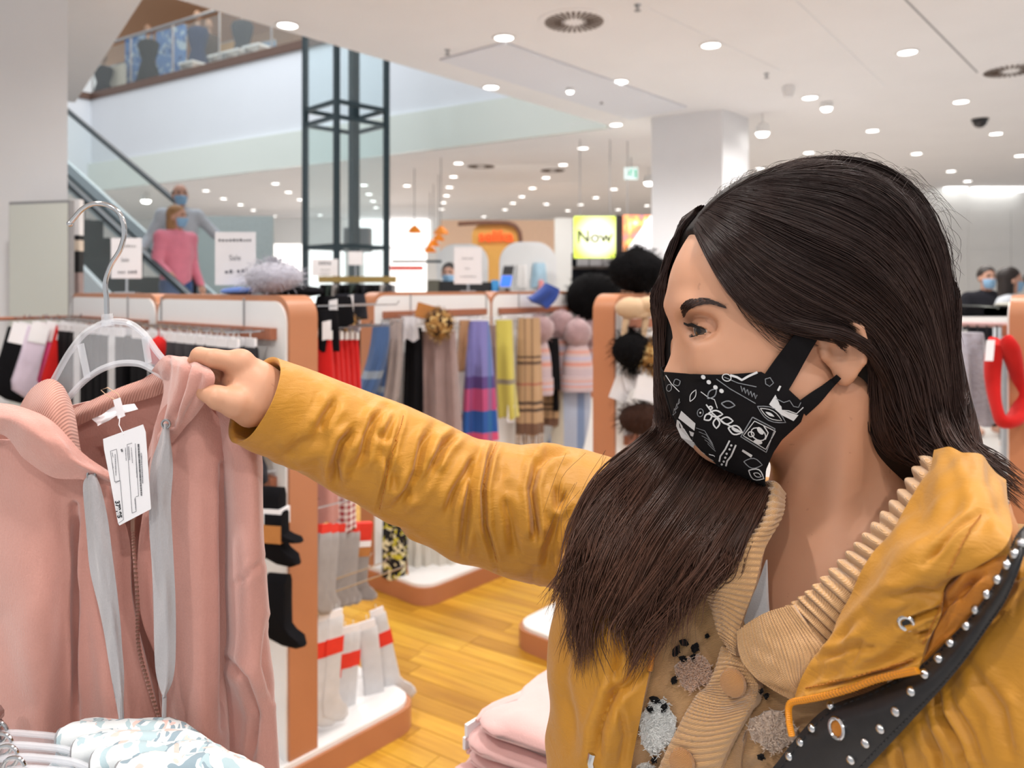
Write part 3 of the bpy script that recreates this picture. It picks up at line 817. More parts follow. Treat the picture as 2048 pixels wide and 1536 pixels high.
    def hair_f(p):
        q = (p - S(J['head'])) @ rot
        d = ell(q, S((0, -.022, .038)), S((.084, .102, .098)))
        cut = smax(q[:, 1] - .045 * s, -(q[:, 2] - .055 * s), .01)
        d = smax(d, np.minimum(q[:, 1] * 1.0 - .012 * s - np.clip((q[:, 2] - .02 * s), 0, 1) * 1.2, 1), .012)
        if hairstyle == 'long':
            d = smin(d, smax(ell(q, S((0, -.045, -.06)), S((.088, .07, .15))), q[:, 1] - .01 * s, .01), .02)
        if hairstyle == 'balding':
            d = smax(d, q[:, 2] - .05 * s, .02)
        return d
    net('hair', hair_f, 1.30, 1.80, hair)
    if mask:
        def mask_f(p):
            q = (p - S(J['head'])) @ rot
            hd = smin(ell(q, S((0, -.012, .03)), S((.074, .096, .095))), ell(q, S((0, .025, -.045)), S((.055, .07, .075))), .03)
            hd = smin(hd, ell(q, S((0, .095, -.012)), S((.014, .022, .026))), .03)
            return np.maximum(np.maximum(hd - .008 * s, np.abs(q[:, 2] + .055 * s) - .050 * s), .035 * s - q[:, 1])
        net('face_mask', mask_f, 1.44, 1.68, M['mask_blue'])
    for e in (-1, 1):
        m = MB(); c = headloc((e * .03, .086, .022)); m.ball(c, (.014 * s, .007 * s, .006 * s), 8); obj('eye', m, M['black'], root, local=True)
        m = MB(); c = headloc((e * .032, .088, .042)); m.ball(c, (.02 * s, .008 * s, .004 * s), 8); obj('eyebrow', m, hair, root, local=True)
    return root
M['mask_blue'] = cloth('blue_mask', lin(140, 180, 214), weave=300)
M['jeans'] = cloth('blue_denim', lin(48, 78, 128), weave=500)
M['dark_cloth'] = cloth('charcoal_cloth', lin(40, 40, 46))
M['grey_knit'] = cloth('pale_grey_knit', lin(190, 196, 204))
M['pink_fleece'] = cloth('pink_fleece', lin(222, 130, 150))
M['blonde'] = plain('blonde_hair', lin(150, 112, 74), .6, noise=.25)
M['dark_hair'] = plain('dark_hair', lin(34, 26, 24), .5, noise=.3)
# the couple on the escalator (they face down it and to the camera side)
yaw_e = math.atan2(-ee.y, -ee.x) - math.pi / 2
def on_step(px, Y): 
    p = P(px, 500, Y); t = (Vector((p.x, p.y, 0)) - Vector((EA.x, EA.y, 0))).dot(ee)
    k = math.floor((t - T0 - .1) / .4); tt = T0 + .1 + k * .4
    q = EA + inc * tt - Z * .95; return Vector((p.x, p.y, q.z + .007))
pw = on_step(352, 7.25)
person('woman with blonde hair and blue mask in a pink top, holding the escalator handrail', pw, yaw_e + .05, (CAMZ - (413 - PY0) / F * 7.25) - pw.z, M['pink_fleece'], M['jeans'], M['blonde'],
       dict(rs=(.175, 0, 1.395), re=(.24, .02, 1.14), rw=(.26, .22, 1.02), le=(-.22, -.02, 1.12)), 'long', True, .25)
pm_ = on_step(360, 7.95)
person('balding man with blue mask in a pale grey top, behind the woman in pink', pm_, yaw_e - .55, (CAMZ - (371 - PY0) / F * 7.95) - pm_.z, M['grey_knit'], M['dark_cloth'], M['dark_hair'],
       dict(le=(-.36, .02, 1.20), lw=(-.50, .16, 1.06), re=(.30, .0, 1.14), rw=(.40, .14, .98)), 'balding', True, .15)
# clerk behind the tills
person('till clerk with dark hair and pale mask behind the counter', (kx(896, 8.9), 8.9, 0), math.pi + .5, CAMZ - (528 - PY0) / F * 8.9, M['dark_cloth'], M['dark_cloth'], M['dark_hair'], None, 'short', True, -.6)
# shoppers by the tiled wall
person('man in black with blue mask looking down at his hands', (kx(1972, 8.2), 8.2, 0), math.pi - .1, CAMZ - (535 - PY0) / F * 8.2, M['dark_cloth'], M['dark_cloth'], M['dark_hair'],
       dict(le=(-.24, .05, 1.13), lw=(-.06, .26, 1.14), re=(.24, .05, 1.13), rw=(.06, .26, 1.14)), 'short', True, 0)
person('woman in grey with long dark hair turned aside by the tiled wall', (kx(2016, 7.3), 7.3, 0), math.pi + 1.1, CAMZ - (537 - PY0) / F * 7.3, M['grey_knit'], M['dark_cloth'], M['dark_hair'], None, 'long', True, .2)
person('person in dark blue cut off by the picture edge at the tiled wall', (kx(2074, 6.5), 6.5, 0), math.pi + 1.4, 1.7, cloth('navy_cloth', lin(40, 52, 72)), M['dark_cloth'], M['dark_hair'], None, 'short', False, 0)
# ------------------------------------------------------------------ the woman in the mustard jacket
woman = thing('person', 'dark-haired woman in mustard puffer jacket and printed black mask, holding the pink hoodie', 'person', (.2876, .665, 0))
CAM = np.array((0, 0, CAMZ))
TH = R(1)
hf = np.array((-math.cos(TH), -math.sin(TH), 0)); hn = np.array((math.sin(TH), -math.cos(TH), 0)); hz = np.array((0, 0, 1.0))
HM = np.stack([hf, hn, hz], 1)
HO = np.array(P(1600, 650, .66))
def ray(px, py): return np.array(((px - PX0) / F, 1.0, -(py - PY0) / F))
def HP(px, py, l=0.0):
    d = ray(px, py); t = ((HO - CAM) @ hn + l) / (d @ hn); return CAM + t * d
def mir(c): c = np.asarray(c); return c - 2 * ((c - HO) @ hn) * hn
pp = lambda px, py, Y: np.array(P(px, py, Y))
fb = np.array((-.74, -.67, 0)); fb /= np.linalg.norm(fb); ab = np.array((-fb[1], fb[0], 0))      # forward, towards her left
BM = np.stack([ab, fb, hz], 1)
NB = np.array((.2876, .665, 1.33))
RS, RE, RW = pp(1335, 1090, .824), pp(880, 955, .826), pp(508, 780, .757)
LS, LE, LW = np.array((.41, .52, 1.285)), np.array((.47, .50, 1.03)), np.array((.43, .44, .80))
eyeC = HP(1417, 657, .031)
def hand_prims(W, k):
    out = []
    if k == 'r':
        mc = [pp(480, 727, 0.7470), pp(476, 733, 0.7690), pp(474, 747, 0.7870), pp(476, 764, 0.8010)]
        pip = [pp(428, 717, 0.7350), pp(424, 722, 0.7570), pp(428, 742, 0.7790), pp(434, 764, 0.7950)]
        dip = [pp(399, 711, 0.7420), pp(400, 722, 0.7650), pp(408, 748, 0.7830), pp(416, 772, 0.7950)]
        tip = [pp(388, 727, 0.7510), pp(392, 742, 0.7690), pp(402, 766, 0.7810), pp(414, 786, 0.7890)]
        th = [pp(500, 812, 0.7420), pp(474, 806, 0.7290), pp(438, 796, 0.7230), pp(412, 784, 0.7310)]
        pc = pp(490, 768, 0.7670)
    else:
        u = np.array((-.05, -.08, -1.0)); u /= np.linalg.norm(u); sd = np.array((.3, -.95, 0)); nn = np.cross(u, sd)
        mc = [W + u * .085 + sd * (.027 - .018 * i) for i in range(4)]
        ln = [.040, .045, .041, .032]
        pip = [mc[i] + u * ln[i] + nn * .008 for i in range(4)]; dip = [pip[i] + u * ln[i] * .55 + nn * .014 for i in range(4)]; tip = [dip[i] + u * ln[i] * .4 + nn * .014 for i in range(4)]
        th = [W + u * .02 + sd * .025, W + u * .05 + sd * .045, W + u * .078 + sd * .052, W + u * .10 + sd * .050]; pc = W + u * .05
    rr = [(.0105, .0092, .0082, .0074), (.0105, .0094, .0084, .0076), (.010, .009, .008, .0072), (.009, .0078, .007, .0064)]
    return mc, pip, dip, tip, th, pc, rr
def hand_sdf(p, W, k):
    mc, pip, dip, tip, th, pc, rr = hand_prims(W, k)
    d = cap(p, W, (W + pc) / 2, .027, .026)
    for i in range(4): d = smin(d, cap(p, W + (pc - W) * .5, mc[i], .018, .0135), .012)
    for i in range(4):
        e = smin(smin(cap(p, mc[i], pip[i], rr[i][0] + .001, rr[i][1]), cap(p, pip[i], dip[i], rr[i][1], rr[i][2]), .002), cap(p, dip[i], tip[i], rr[i][2], rr[i][3]), .002)
        e = smin(e, np.linalg.norm(p - mc[i], axis=1) - rr[i][0] * 1.18, .004)
        d = smin(d, e, .005)
    t = smin(smin(cap(p, th[0], th[1], .0205, .0150), cap(p, th[1], th[2], .0138, .0112), .004), cap(p, th[2], th[3], .0112, .0090), .003)
    return smin(d, t, .007)
def face_sdf(p):
    q = (p - HO) @ HM
    d = ell(p, HP(1600, 555), (.1005, .0735, .092), HM)
    d = smin(d, ell(p, HP(1482, 722), (.0520, .053, .076), HM), .035)
    d = smin(d, ell(p, HP(1432, 590), (.034, .052, .040), HM), .03)
    for sgn in (0, 1):
        g = (lambda c: mir(c)) if sgn else (lambda c: c)
        d = smin(d, ell(p, g(HP(1392, 615, .024)), (.013, .024, .0085), HM), .014)
        d = smin(d, ell(p, g(HP(1478, 712, .042)), (.034, .017, .026), HM), .02)
        d = smin(d, cap(p, g(HP(1464, 850, .012)), g(HP(1612, 790, .048)), .025, .019), .03)
        d = smin(d, ell(p, g(HP(1470, 800, .032)), (.030, .02, .03), HM), .03)
    d = smin(d, ell(p, HP(1446, 868), (.020, .022, .018), HM), .02)
    d = smin(d, smin(cap(p, HP(1384, 660), HP(1352, 746), .0052, .0098), ell(p, HP(1362, 764), (.013, .015, .010), HM), .008), .013)
    for sgn in (0, 1):
        g = (lambda c: mir(c)) if sgn else (lambda c: c)
        e = g(eyeC); qq = (p - e) @ HM
        if sgn: qq = qq * np.array((1, -1, 1))
        d = smax(d, -ell(p, g(HP(1390, 653, .040)), (.0165, .0205, .0100), HM), .009)
        r = np.linalg.norm(qq, axis=1)
        up = np.maximum(r - .0142, -(qq[:, 2] - .0026 - .10 * qq[:, 0] + .05 * qq[:, 1] + np.where(qq[:, 1] > 0, 17.0, 26.0) * qq[:, 1] ** 2))
        lo = np.maximum(r - .0136, (qq[:, 2] + .0048 + .08 * qq[:, 0] - np.where(qq[:, 1] > 0, 20.0, 30.0) * qq[:, 1] ** 2))
        d = smin(d, up, .0022); d = smin(d, lo, .0022)
    return d
def ear_sdf(p, g):
    A = R(14); ex = hf * math.cos(A) - hz * math.sin(A); ez = hf * math.sin(A) + hz * math.cos(A)
    flare = R(22); nrm = hn * math.cos(flare) + ex * math.sin(flare); ex2 = ex * math.cos(flare) - hn * math.sin(flare)
    E = np.stack([ex2, nrm, ez], 1)
    c = HP(1682, 689, .070)
    if g: pm = p - 2 * ((p - HO) @ hn)[:, None] * hn
    else: pm = p
    c0, E0 = c, E; pm = c + (pm - c) / .84
    d = ell(pm, c, (.0195, .0062, .029), E)
    K = [c + E @ np.array(v) for v in ((.015, .001, .004), (.018, .003, .018), (.008, .004, .0275), (-.008, .004, .026), (-.0185, .004, .012), (-.0195, .003, -.004), (-.014, .002, -.018), (-.004, .001, -.028))]
    for i in range(7): d = smin(d, cap(pm, K[i], K[i + 1], .0040, .0036), .002)
    d = smax(d, -ell(pm, c + E @ np.array((.004, .008, .013)), (.010, .006, .010), E), .004)
    d = smax(d, -ell(pm, c + E @ np.array((.004, .009, -.005)), (.0095, .009, .011), E), .003)
    d = smin(d, ell(pm, c + E @ np.array((.0155, .003, -.006)), (.0045, .004, .007), E), .003)      # tragus
    d = smin(d, ell(pm, c + E @ np.array((.004, .001, -.0285)), (.0085, .005, .0095), E), .006)     # lobe
    return d * .84
def within(p, c, r0, fn, pad=.05):
    "fn near the ball (c, r0) only; beyond it a distance that is never too large"
    q = np.linalg.norm(p - np.asarray(c), axis=1) - r0; m_ = q < pad
    if m_.any(): q[m_] = fn(p[m_])
    return q
EARC = HP(1680, 694, .07); HEADC = HP(1570, 640)
def body_sdf(p):
    d = within(p, HEADC, .17, face_sdf)
    d = smin(d, np.minimum(within(p, EARC, .045, lambda q: ear_sdf(q, 0), .02), within(p, mir(EARC), .045, lambda q: ear_sdf(q, 1), .02)), .005)
    d = smin(d, cap(p, HP(1655, 790), NB, .050, .056), .028)
    notch = NB + fb * .062 - hz * .035
    d = smin(d, cap(p, HP(1705, 790, .048), notch + ab * .012, .011, .009), .018)
    d = smin(d, cap(p, mir(HP(1705, 790, .048)), notch - ab * .012, .011, .009), .018)
    ch = NB - hz * .19
    t = ell(p, ch + fb * .012, (.158, .108, .20), BM)
    t = smin(t, cap(p, RS, NB - hz * .03, .052, .06), .06); t = smin(t, cap(p, LS, NB - hz * .03, .052, .06), .06)
    for s in (-1, 1):
        t = smin(t, cap(p, notch + ab * .012 * s, NB + ab * .15 * s + fb * .02 - hz * .01, .010, .010), .018)
        t = smin(t, ell(p, ch + ab * .075 * s + fb * .085 - hz * .045, (.062, .05, .06), BM), .04)
    t = smin(t, ell(p, NB - hz * .43, (.125, .092, .18), BM), .08)
    t = smin(t, ell(p, NB - hz * .60, (.165, .118, .15), BM), .07)
    d = smin(d, t, .035)
    for s in (-1, 1):
        hip = NB - hz * .62 + ab * .085 * s; kn = NB - hz * .90 + ab * .095 * s + fb * .02; an = np.array((NB[0], NB[1], .085)) + ab * .10 * s - fb * .01
        l = smin(cap(p, hip, kn, .085, .055), cap(p, kn, an, .053, .036), .03)
        l = smin(l, cap(p, an - hz * .045 - fb * .02, an - hz * .052 + fb * .14, .036, .030), .02)
        d = smin(d, l, .05)
    a = smin(cap(p, RS, RE, .044, .033), cap(p, RE, RW, .033, .025), .02)
    d = smin(d, a, .03)
    d = smin(d, within(p, RW - np.array((.045, 0, 0)), .12, lambda q: hand_sdf(q, RW, 'r'), .03), .010)
    b = smin(cap(p, LS, LE, .050, .040), cap(p, LE, LW, .039, .027), .02)
    d = smin(d, b, .03)
    return smin(d, within(p, LW - hz * .09, .15, lambda q: hand_sdf(q, LW, 'l'), .03), .010)
body = net_obj('body', body_sdf, axis_of((-.345, -.235, .0016), (-.235, .12, .006), (.12, .40, .0019), (.40, .62, .006)),
               axis_of((.36, .555, .006), (.555, .74, .0019), (.74, .84, .0022), (.84, .94, .006)),
               axis_of((-.01, 1.27, .008), (1.27, 1.38, .0025), (1.38, 1.66, .0019)), M['skin'], woman)
# eyes
M['eye_white'] = plain('eye_white', (.62, .58, .55), .18, noise=.03, coat=.4)
M['iris'] = plain('brown_iris', (.05, .028, .016), .12, noise=.3, scale=300, coat=.6)
for g in (0, 1):
    e = mir(eyeC) if g else eyeC
    gz = Vector((-.80, -.58, -.13)).normalized()
    m = MB(); m.ball(e, .0122, 24); eo = obj('eye', m, M['eye_white'], woman)
    for nm, r0, r1, mat in (('iris', .0062, .01232, M['iris']), ('pupil', .0026, .01245, M['black'])):
        prof = [(r1 * math.sin(t), r1 * math.cos(t)) for t in np.linspace(math.asin(r0 / r1), .02, 5)]
        m = MB(); m.lathe(prof, e, 20, 0, gz); obj(nm, m, mat, eo)
def hairtube(mb, pts, r0, r1, n=3):
    k = len(pts); mb.tube([Vector(p) for p in pts], [r0 + (r1 - r0) * i / (k - 1) for i in range(k)], n, caps=False)
# lashes, eyebrow: surface found by marching along the view ray
def on_skin(px, py, fn=None, start=.45, lift=0.0):
    fn = fn or face_sdf; d = ray(px, py); t = start
    for _ in range(40):
        v = float(fn((CAM + d * t)[None])[0])
        if v < .0003: break
        t += max(v * .95, .0002)
        if t > .8: break
    return CAM + d * (t - lift)
M['brow'] = plain('eyebrow_hair', lin(52, 34, 28), .6, noise=.2)
M['lash'] = plain('lash', (.006, .005, .005), .6, noise=.1)
br = random.Random(5); m = MB()
for k in range(330):
    u = br.random(); v = br.uniform(-1, 1)
    cx, cy = [float(x) for x in crom(np.array([(1363, 627), (1373, 613), (1390, 605), (1412, 602), (1442, 611)]), u)[0]]
    hw = (1 - u) ** .6 * 8.5 + 2.0
    px_, py_ = cx + v * hw * .35, cy + v * hw
    dx, dy = (3 + 9 * u, -8 + 12 * u)
    a = on_skin(px_, py_, lift=.0004); b = on_skin(px_ + dx, py_ + dy, lift=.0012)
    hairtube(m, [a, (a + b) / 2 - np.array((0, .0004, 0)), b], .00038, .0002)
obj('eyebrow', m, M['brow'], woman)
m = MB()
def lid(a, r=.0143, up=True):
    f_, n_ = r * math.cos(a), r * math.sin(a)
    z = .0026 + .10 * f_ - .05 * n_ - (17 if n_ > 0 else 26) * n_ * n_ if up else -.0048 - .08 * f_ + (20 if n_ > 0 else 30) * n_ * n_
    q = math.sqrt(max(1e-9, r * r - z * z)) / r
    return eyeC + HM @ np.array((f_ * q, n_ * q, z))
for k in range(44):
    a = -.75 + 1.55 * k / 43; b = lid(a); out = HM @ np.array((math.cos(a), math.sin(a) * .9, .05 - .10 * (k % 3)))
    hairtube(m, [b, b + out * .0032 - hz * .0006, b + out * .0062 + hz * .0006], .00030, .00010)
m.tube([Vector(lid(a)) for a in np.linspace(-.85, 1.05, 18)], .00062, 6)
for k in range(16):
    a = -.45 + 1.1 * k / 15; b = lid(a, .0138, False); out = HM @ np.array((math.cos(a), math.sin(a), -.45))
    hairtube(m, [b, b + out * .0030], .00020, .00008)
obj('eyelashes', m, M['lash'], woman)

# ---- printed mask
M['mask_black'] = cloth('black_cotton', (.010, .009, .010), .2, 1500, .85, .2, .1)
M['mask_print'] = plain('white_print', (.62, .62, .63), .8, noise=.05)
M['mask_print_dim'] = plain('grey_print', (.22, .23, .25), .8, noise=.2, scale=300)
lerp = lambda x, xs, ys: np.interp(x, xs, ys)
mkL = lambda y: lerp(y, [742, 770, 790, 830, 855, 880, 905, 937, 955, 974], [1327, 1329, 1333, 1345, 1357, 1378, 1402, 1442, 1482, 1526])
mkR = lambda y: lerp(y, [742, 756, 770, 800, 815, 845, 880, 905, 940, 974], [1520, 1545, 1568, 1600, 1612, 1602, 1564, 1547, 1532, 1530])
mkD = lambda y: lerp(y, [742, 780, 815, 880, 974], [.0555, .062, .064, .054, .036])
MW = np.linspace(0, 1, 60) ** 1.4; MY = np.linspace(738, 976, 60)
def _mask_table():
    w, y = np.meshgrid(MW, MY, indexing='ij'); L_, R_ = mkL(y), mkR(y); px = L_ + (R_ - L_) * w
    l = mkD(y) * (1 - (1 - w) ** 2.1) ** (1 / 1.9)
    d = np.stack([(px - PX0) / F, np.ones_like(px), -(y - PY0) / F], -1)
    for _ in range(14):
        t = ((HO - CAM) @ hn + l) / (d @ hn); p = CAM + d * t[..., None]
        f = face_sdf(p.reshape(-1, 3)).reshape(l.shape)
        l = l + np.clip(.0030 - f, 0, .01) * np.clip(w * 8, 0, 1)
    return np.maximum(l, 0)
ML = _mask_table()
for _ in range(2): ML[1:-1, 1:-1] = (ML[1:-1, 1:-1] * 2 + ML[:-2, 1:-1] + ML[2:, 1:-1] + ML[1:-1, :-2] + ML[1:-1, 2:]) / 6
def mask_l(w, py):
    fi = np.interp(w, MW, np.arange(60)); fj = (py - 738) / 238 * 59; i = min(58, int(fi)); j = min(58, max(0, int(fj))); a, b = fi - i, min(1, max(0, fj - j))
    return (ML[i, j] * (1 - a) + ML[i + 1, j] * a) * (1 - b) + (ML[i, j + 1] * (1 - a) + ML[i + 1, j + 1] * a) * b
def mask_pt(px, py, lift=0.0, sgn=1):
    L_, R_ = mkL(py), mkR(py); w = min(1, max(0, (px - L_) / max(R_ - L_, 1e-3)))
    return HP(px, py, mask_l(w, py) + lift)
def mask_w(w, py, lift=0.0):
    yy = py + (6 * math.sin(math.pi * w) if py < 760 else 0)
    L_, R_ = mkL(py), mkR(py)
    return HP(L_ + (R_ - L_) * w, yy, mask_l(w, py) + lift)
rows = []
ys = np.linspace(744, 973, 40)
for y in ys:
    near = [mask_w(w, y) for w in np.linspace(1, 0, 26) ** 1.5]
    fr = [mir(q) for q in near[::-1][1:]]
    rows.append(near + fr)
g = np.array(rows); n = grid_normals(g); ctr = HP(1500, 800); s = np.sign((n * (g - ctr)).sum(2).mean()); n = n * s
mask = sheet_obj('face_mask', g, M['mask_black'], woman, .0016, n)
# centre seam
m = MB(); m.tube([Vector(mask_w(0.0, y)) + Vector(hf) * .0004 for y in ys], .0007, 5); obj('seam', m, M['mask_black'], mask)
def print_poly(pts, mat, wid=None, closed=True, lift=.0011):
    "flat print on the mask: a filled shape, or an outline of width wid (pixels)"
    m = MB(); pts = [np.array(p, float) for p in pts]
    if wid is None:
        fine = []
        for i in range(len(pts)):
            a, b = pts[i], pts[(i + 1) % len(pts)]
            k = max(1, int(np.linalg.norm(b - a) / 8)); fine += [a + (b - a) * j / k for j in range(k)]
        c = sum(fine) / len(fine)
        vs = [mask_pt(*c, lift)] + [mask_pt(*q, lift) for q in fine]
        m.add(vs, [(0, i + 1, (i + 1) % len(fine) + 1) for i in range(len(fine))])
    else:
        fine = []
        lp = pts + ([pts[0]] if closed else [])
        for a, b in zip(lp[:-1], lp[1:]):
            k = max(1, int(np.linalg.norm(b - a) / 7)); fine += [a + (b - a) * j / k for j in range(k)]
        fine.append(lp[-1]); L_, R_ = [], []
        for i, q in enumerate(fine):
            t = fine[min(i + 1, len(fine) - 1)] - fine[max(i - 1, 0)]; t = t / (np.linalg.norm(t) + 1e-9); nn = np.array((-t[1], t[0])) * wid / 2
            L_.append(mask_pt(*(q + nn), lift)); R_.append(mask_pt(*(q - nn), lift))
        k = len(fine); m.add(L_ + R_, [(i, i + 1, k + i + 1, k + i) for i in range(k - 1)])
    return m
def ellipse(cx, cy, a, b, rot, n=14): return [(cx + a * math.cos(t) * math.cos(rot) - b * math.sin(t) * math.sin(rot), cy + a * math.cos(t) * math.sin(rot) + b * math.sin(t) * math.cos(rot)) for t in np.linspace(0, 2 * math.pi, n, endpoint=False)]
def leaf(x0, y0, x1, y1, w, n=7):
    a = np.array((x0, y0)); b = np.array((x1, y1)); d = b - a; nn = np.array((-d[1], d[0])) / np.linalg.norm(d) * w; o = []
    for t in np.linspace(0, 1, n): o.append(tuple(a + d * t + nn * math.sin(math.pi * t)))
    for t in np.linspace(1, 0, n)[1:-1]: o.append(tuple(a + d * t - nn * math.sin(math.pi * t)))
    return o
X = lambda x, y: (1300 + x / 5.12, 680 + y / 5.12)     # close-up of the print
PR = []
wmat, dmat = M['mask_print'], M['mask_print_dim']
prints = MB(); prints_d = MB()
def put(mb, dst): dst.add(mb.v, mb.f)
for a in ((545, 380), (602, 432), (670, 485), (732, 522)): put(print_poly(ellipse(*X(*a), 5.0, 4.2, .7, 8), wmat), prints)
put(print_poly([X(575, 660), X(640, 750), X(760, 850), X(930, 940)], wmat, 2.6, False), prints)
for a, b, w in (((600, 750), (745, 760), 6.5), ((635, 765), (555, 815), 6.5), ((680, 800), (680, 905), 6.5), ((720, 820), (850, 830), 7), ((800, 900), (945, 945), 9), ((640, 700), (600, 690), 3)):
    L_ = leaf(*X(*a), *X(*b), w); put(print_poly(L_, wmat, 3.0), prints)
put(print_poly(leaf(*X(830, 905), *X(935, 945), 3.5), wmat), prints)
put(print_poly([X(320, 725), X(465, 855), X(455, 930), X(290, 800)], wmat), prints)
put(print_poly([X(275, 815), X(300, 830), X(330, 960), X(400, 1020), X(440, 960), X(400, 930), X(450, 950), X(430, 1040), X(480, 1110), X(560, 1170), X(620, 1180), X(665, 1190), X(650, 1240), X(560, 1180), X(420, 1090), X(320, 1000), X(268, 880)], wmat), prints)
put(print_poly(leaf(*X(315, 860), *X(380, 1010), 8), M['mask_black'], None, lift=.0014), MB())
put(print_poly([X(815, 1030), X(770, 1120), X(720, 1190), X(700, 1290)], wmat, 3.2, False), prints)
put(print_poly([X(880, 1075), X(830, 1190), X(790, 1240), X(765, 1340)], wmat, 3.4, False), prints)
for a in ((832, 1080), (815, 1120), (785, 1165), (770, 1205), (755, 1245), (735, 1275)): put(print_poly(ellipse(*X(*a), 2.4, 2.4, 0, 7), wmat), prints)
put(print_poly([X(950, 1120), X(1050, 1180), X(1035, 1205), X(940, 1140)], wmat), prints)
put(print_poly([X(1285, 560), X(1300, 640), X(1345, 680), X(1340, 720), X(1400, 750), X(1520, 770), X(1470, 830), X(1350, 770), X(1220, 660)], wmat), prints)
put(print_poly([X(1310, 520), X(1335, 470)], wmat, 4, False), prints)
put(print_poly([X(1050, 790), X(1280, 910), X(1190, 1150), X(930, 990)], dmat, 2.2), prints_d)
put(print_poly([X(1070, 830), X(1285, 935), X(1185, 1120), X(955, 980)], wmat, 1.6), prints)
put(print_poly(ellipse(*X(1110, 965), 16, 11, .6), wmat, 2.2), prints); put(print_poly(ellipse(*X(1130, 930), 9, 5, .9), wmat), prints); put(print_poly(ellipse(*X(1105, 1045), 9, 4.5, .2), wmat), prints)
put(print_poly(ellipse(*X(1035, 965), 6, 5, .3), wmat, 2.0), prints); put(print_poly([X(1165, 880), X(1210, 950), X(1180, 1020)], wmat, 2.2, False), prints)
put(print_poly(leaf(*X(1100, 680), *X(1390, 845), 13), dmat, 1.8), prints_d); put(print_poly(leaf(*X(1130, 700), *X(1350, 825), 8), wmat, 1.4), prints); put(print_poly(leaf(*X(1180, 735), *X(1275, 785), 3), wmat), prints)
put(print_poly([X(1290, 600), X(1370, 640), X(1430, 620), X(1470, 680), X(1520, 690), X(1545, 640)], dmat, 1.6, False), prints_d)
put(print_poly([X(1350, 720), X(1420, 725), X(1500, 755), X(1570, 690)], wmat, 1.8, False), prints)
put(print_poly(leaf(*X(410, 630), *X(470, 510), 5), wmat, 1.5), prints); put(print_poly(leaf(*X(240, 450), *X(310, 420), 7), dmat, 1.6), prints_d); put(print_poly([X(160, 360), X(220, 450), X(300, 530)], wmat, 1.6, False), prints)
put(print_poly(ellipse(*X(195, 490), 5, 7, .2), dmat, 1.5), prints_d); put(print_poly(ellipse(*X(515, 745), 6, 8, .2), dmat, 1.5), prints_d); put(print_poly(ellipse(*X(515, 745), 2, 2, 0, 6), wmat), prints)
put(print_poly(leaf(*X(730, 650), *X(870, 670), 7), dmat, 2.4), prints_d); put(print_poly(leaf(*X(590, 600), *X(680, 500), 7), dmat, 2.4), prints_d); put(print_poly([X(520, 530), X(600, 590), X(660, 610), X(690, 700)], wmat, 1.5, False), prints)
put(print_poly([X(680, 400), X(820, 500), X(960, 580), X(1080, 650)], dmat, 1.6, False), prints_d); put(print_poly([X(760, 380), X(900, 440), X(1090, 480)], dmat, 1.6, False), prints_d)
put(print_poly(ellipse(*X(785, 385), 9, 7, .3), wmat, 1.8), prints); put(print_poly([X(820, 360), X(890, 380), X(940, 410), X(1010, 370), X(1100, 330)], wmat, 4.5, False), prints)
for k in range(5): put(print_poly([X(930 + k * 34, 470 + k * 18), X(945 + k * 34, 530 + k * 18), X(960 + k * 34, 490 + k * 18)], dmat, 1.8, False), prints_d)
put(print_poly([X(1180, 400), X(1230, 385), X(1265, 440), X(1225, 475), X(1185, 450)], dmat, 1.8), prints_d)
put(print_poly(leaf(*X(960, 1245), *X(1150, 1280), 10), dmat, 1.8), prints_d); put(print_poly(leaf(*X(1010, 1335), *X(1165, 1420), 11), wmat, 2.2), prints); put(print_poly(leaf(*X(1060, 1365), *X(1140, 1400), 4), wmat, 1.5), prints)
for k in range(6): put(print_poly([X(865 + k * 17, 1380 + k * 7), X(872 + k * 17, 1405 + k * 7)], dmat, 1.4, False), prints_d)
for k in range(5): put(print_poly([X(470 + k * 30, 900 + k * 40), X(560 + k * 18, 930 + k * 44), X(640 + k * 8, 1060 + k * 20)], dmat, 1.1, False), prints_d)
for k in range(3): put(print_poly([X(235 + k * 25, 770 - k * 55), X(265 + k * 20, 740 - k * 50), X(250 + k * 25, 700 - k * 50)], dmat, 1.4), prints_d)
obj('print', prints, wmat, mask, False)['kind'] = 'stuff'; obj('fine_print', prints_d, dmat, mask, False)['kind'] = 'stuff'
def skin_band(rowsLR, thick, mat, name, parent, dn=.0016, mid=5):
    "band lying on the cheek and behind the ear: pairs of (px,py) edges, pushed clear of the skin"
    g = np.array([[HP(a[0] + (b[0] - a[0]) * t, a[1] + (b[1] - a[1]) * t, l) for t in np.linspace(0, 1, mid)] for a, b, l in rowsLR])
    gg = sheet_grid(g, 30, mid); q = gg.reshape(-1, 3)
    fn = lambda p: np.minimum(face_sdf(p), ear_sdf(p, 0))
    for _ in range(14):
        f = fn(q); v = q - CAM; v /= np.linalg.norm(v, axis=1, keepdims=True); q = q - v * np.clip(dn + .0012 - f, 0, .02)[:, None]
    return sheet_obj(name, q.reshape(gg.shape), mat, parent, thick)
skin_band([((1528, 752), (1574, 786), .0600), ((1552, 718), (1594, 752), .0655), ((1578, 684), (1616, 712), .0700), ((1604, 652), (1640, 672), .0730), ((1628, 628), (1664, 640), .0745)], .0014, M['mask_black'], 'ear_strap', mask)
skin_band([((1592, 808), (1612, 832), .0640), ((1622, 786), (1640, 806), .0660), ((1650, 768), (1662, 780), .0690), ((1672, 750), (1682, 758), .0700)], .0014, M['mask_black'], 'ear_strap', mask)
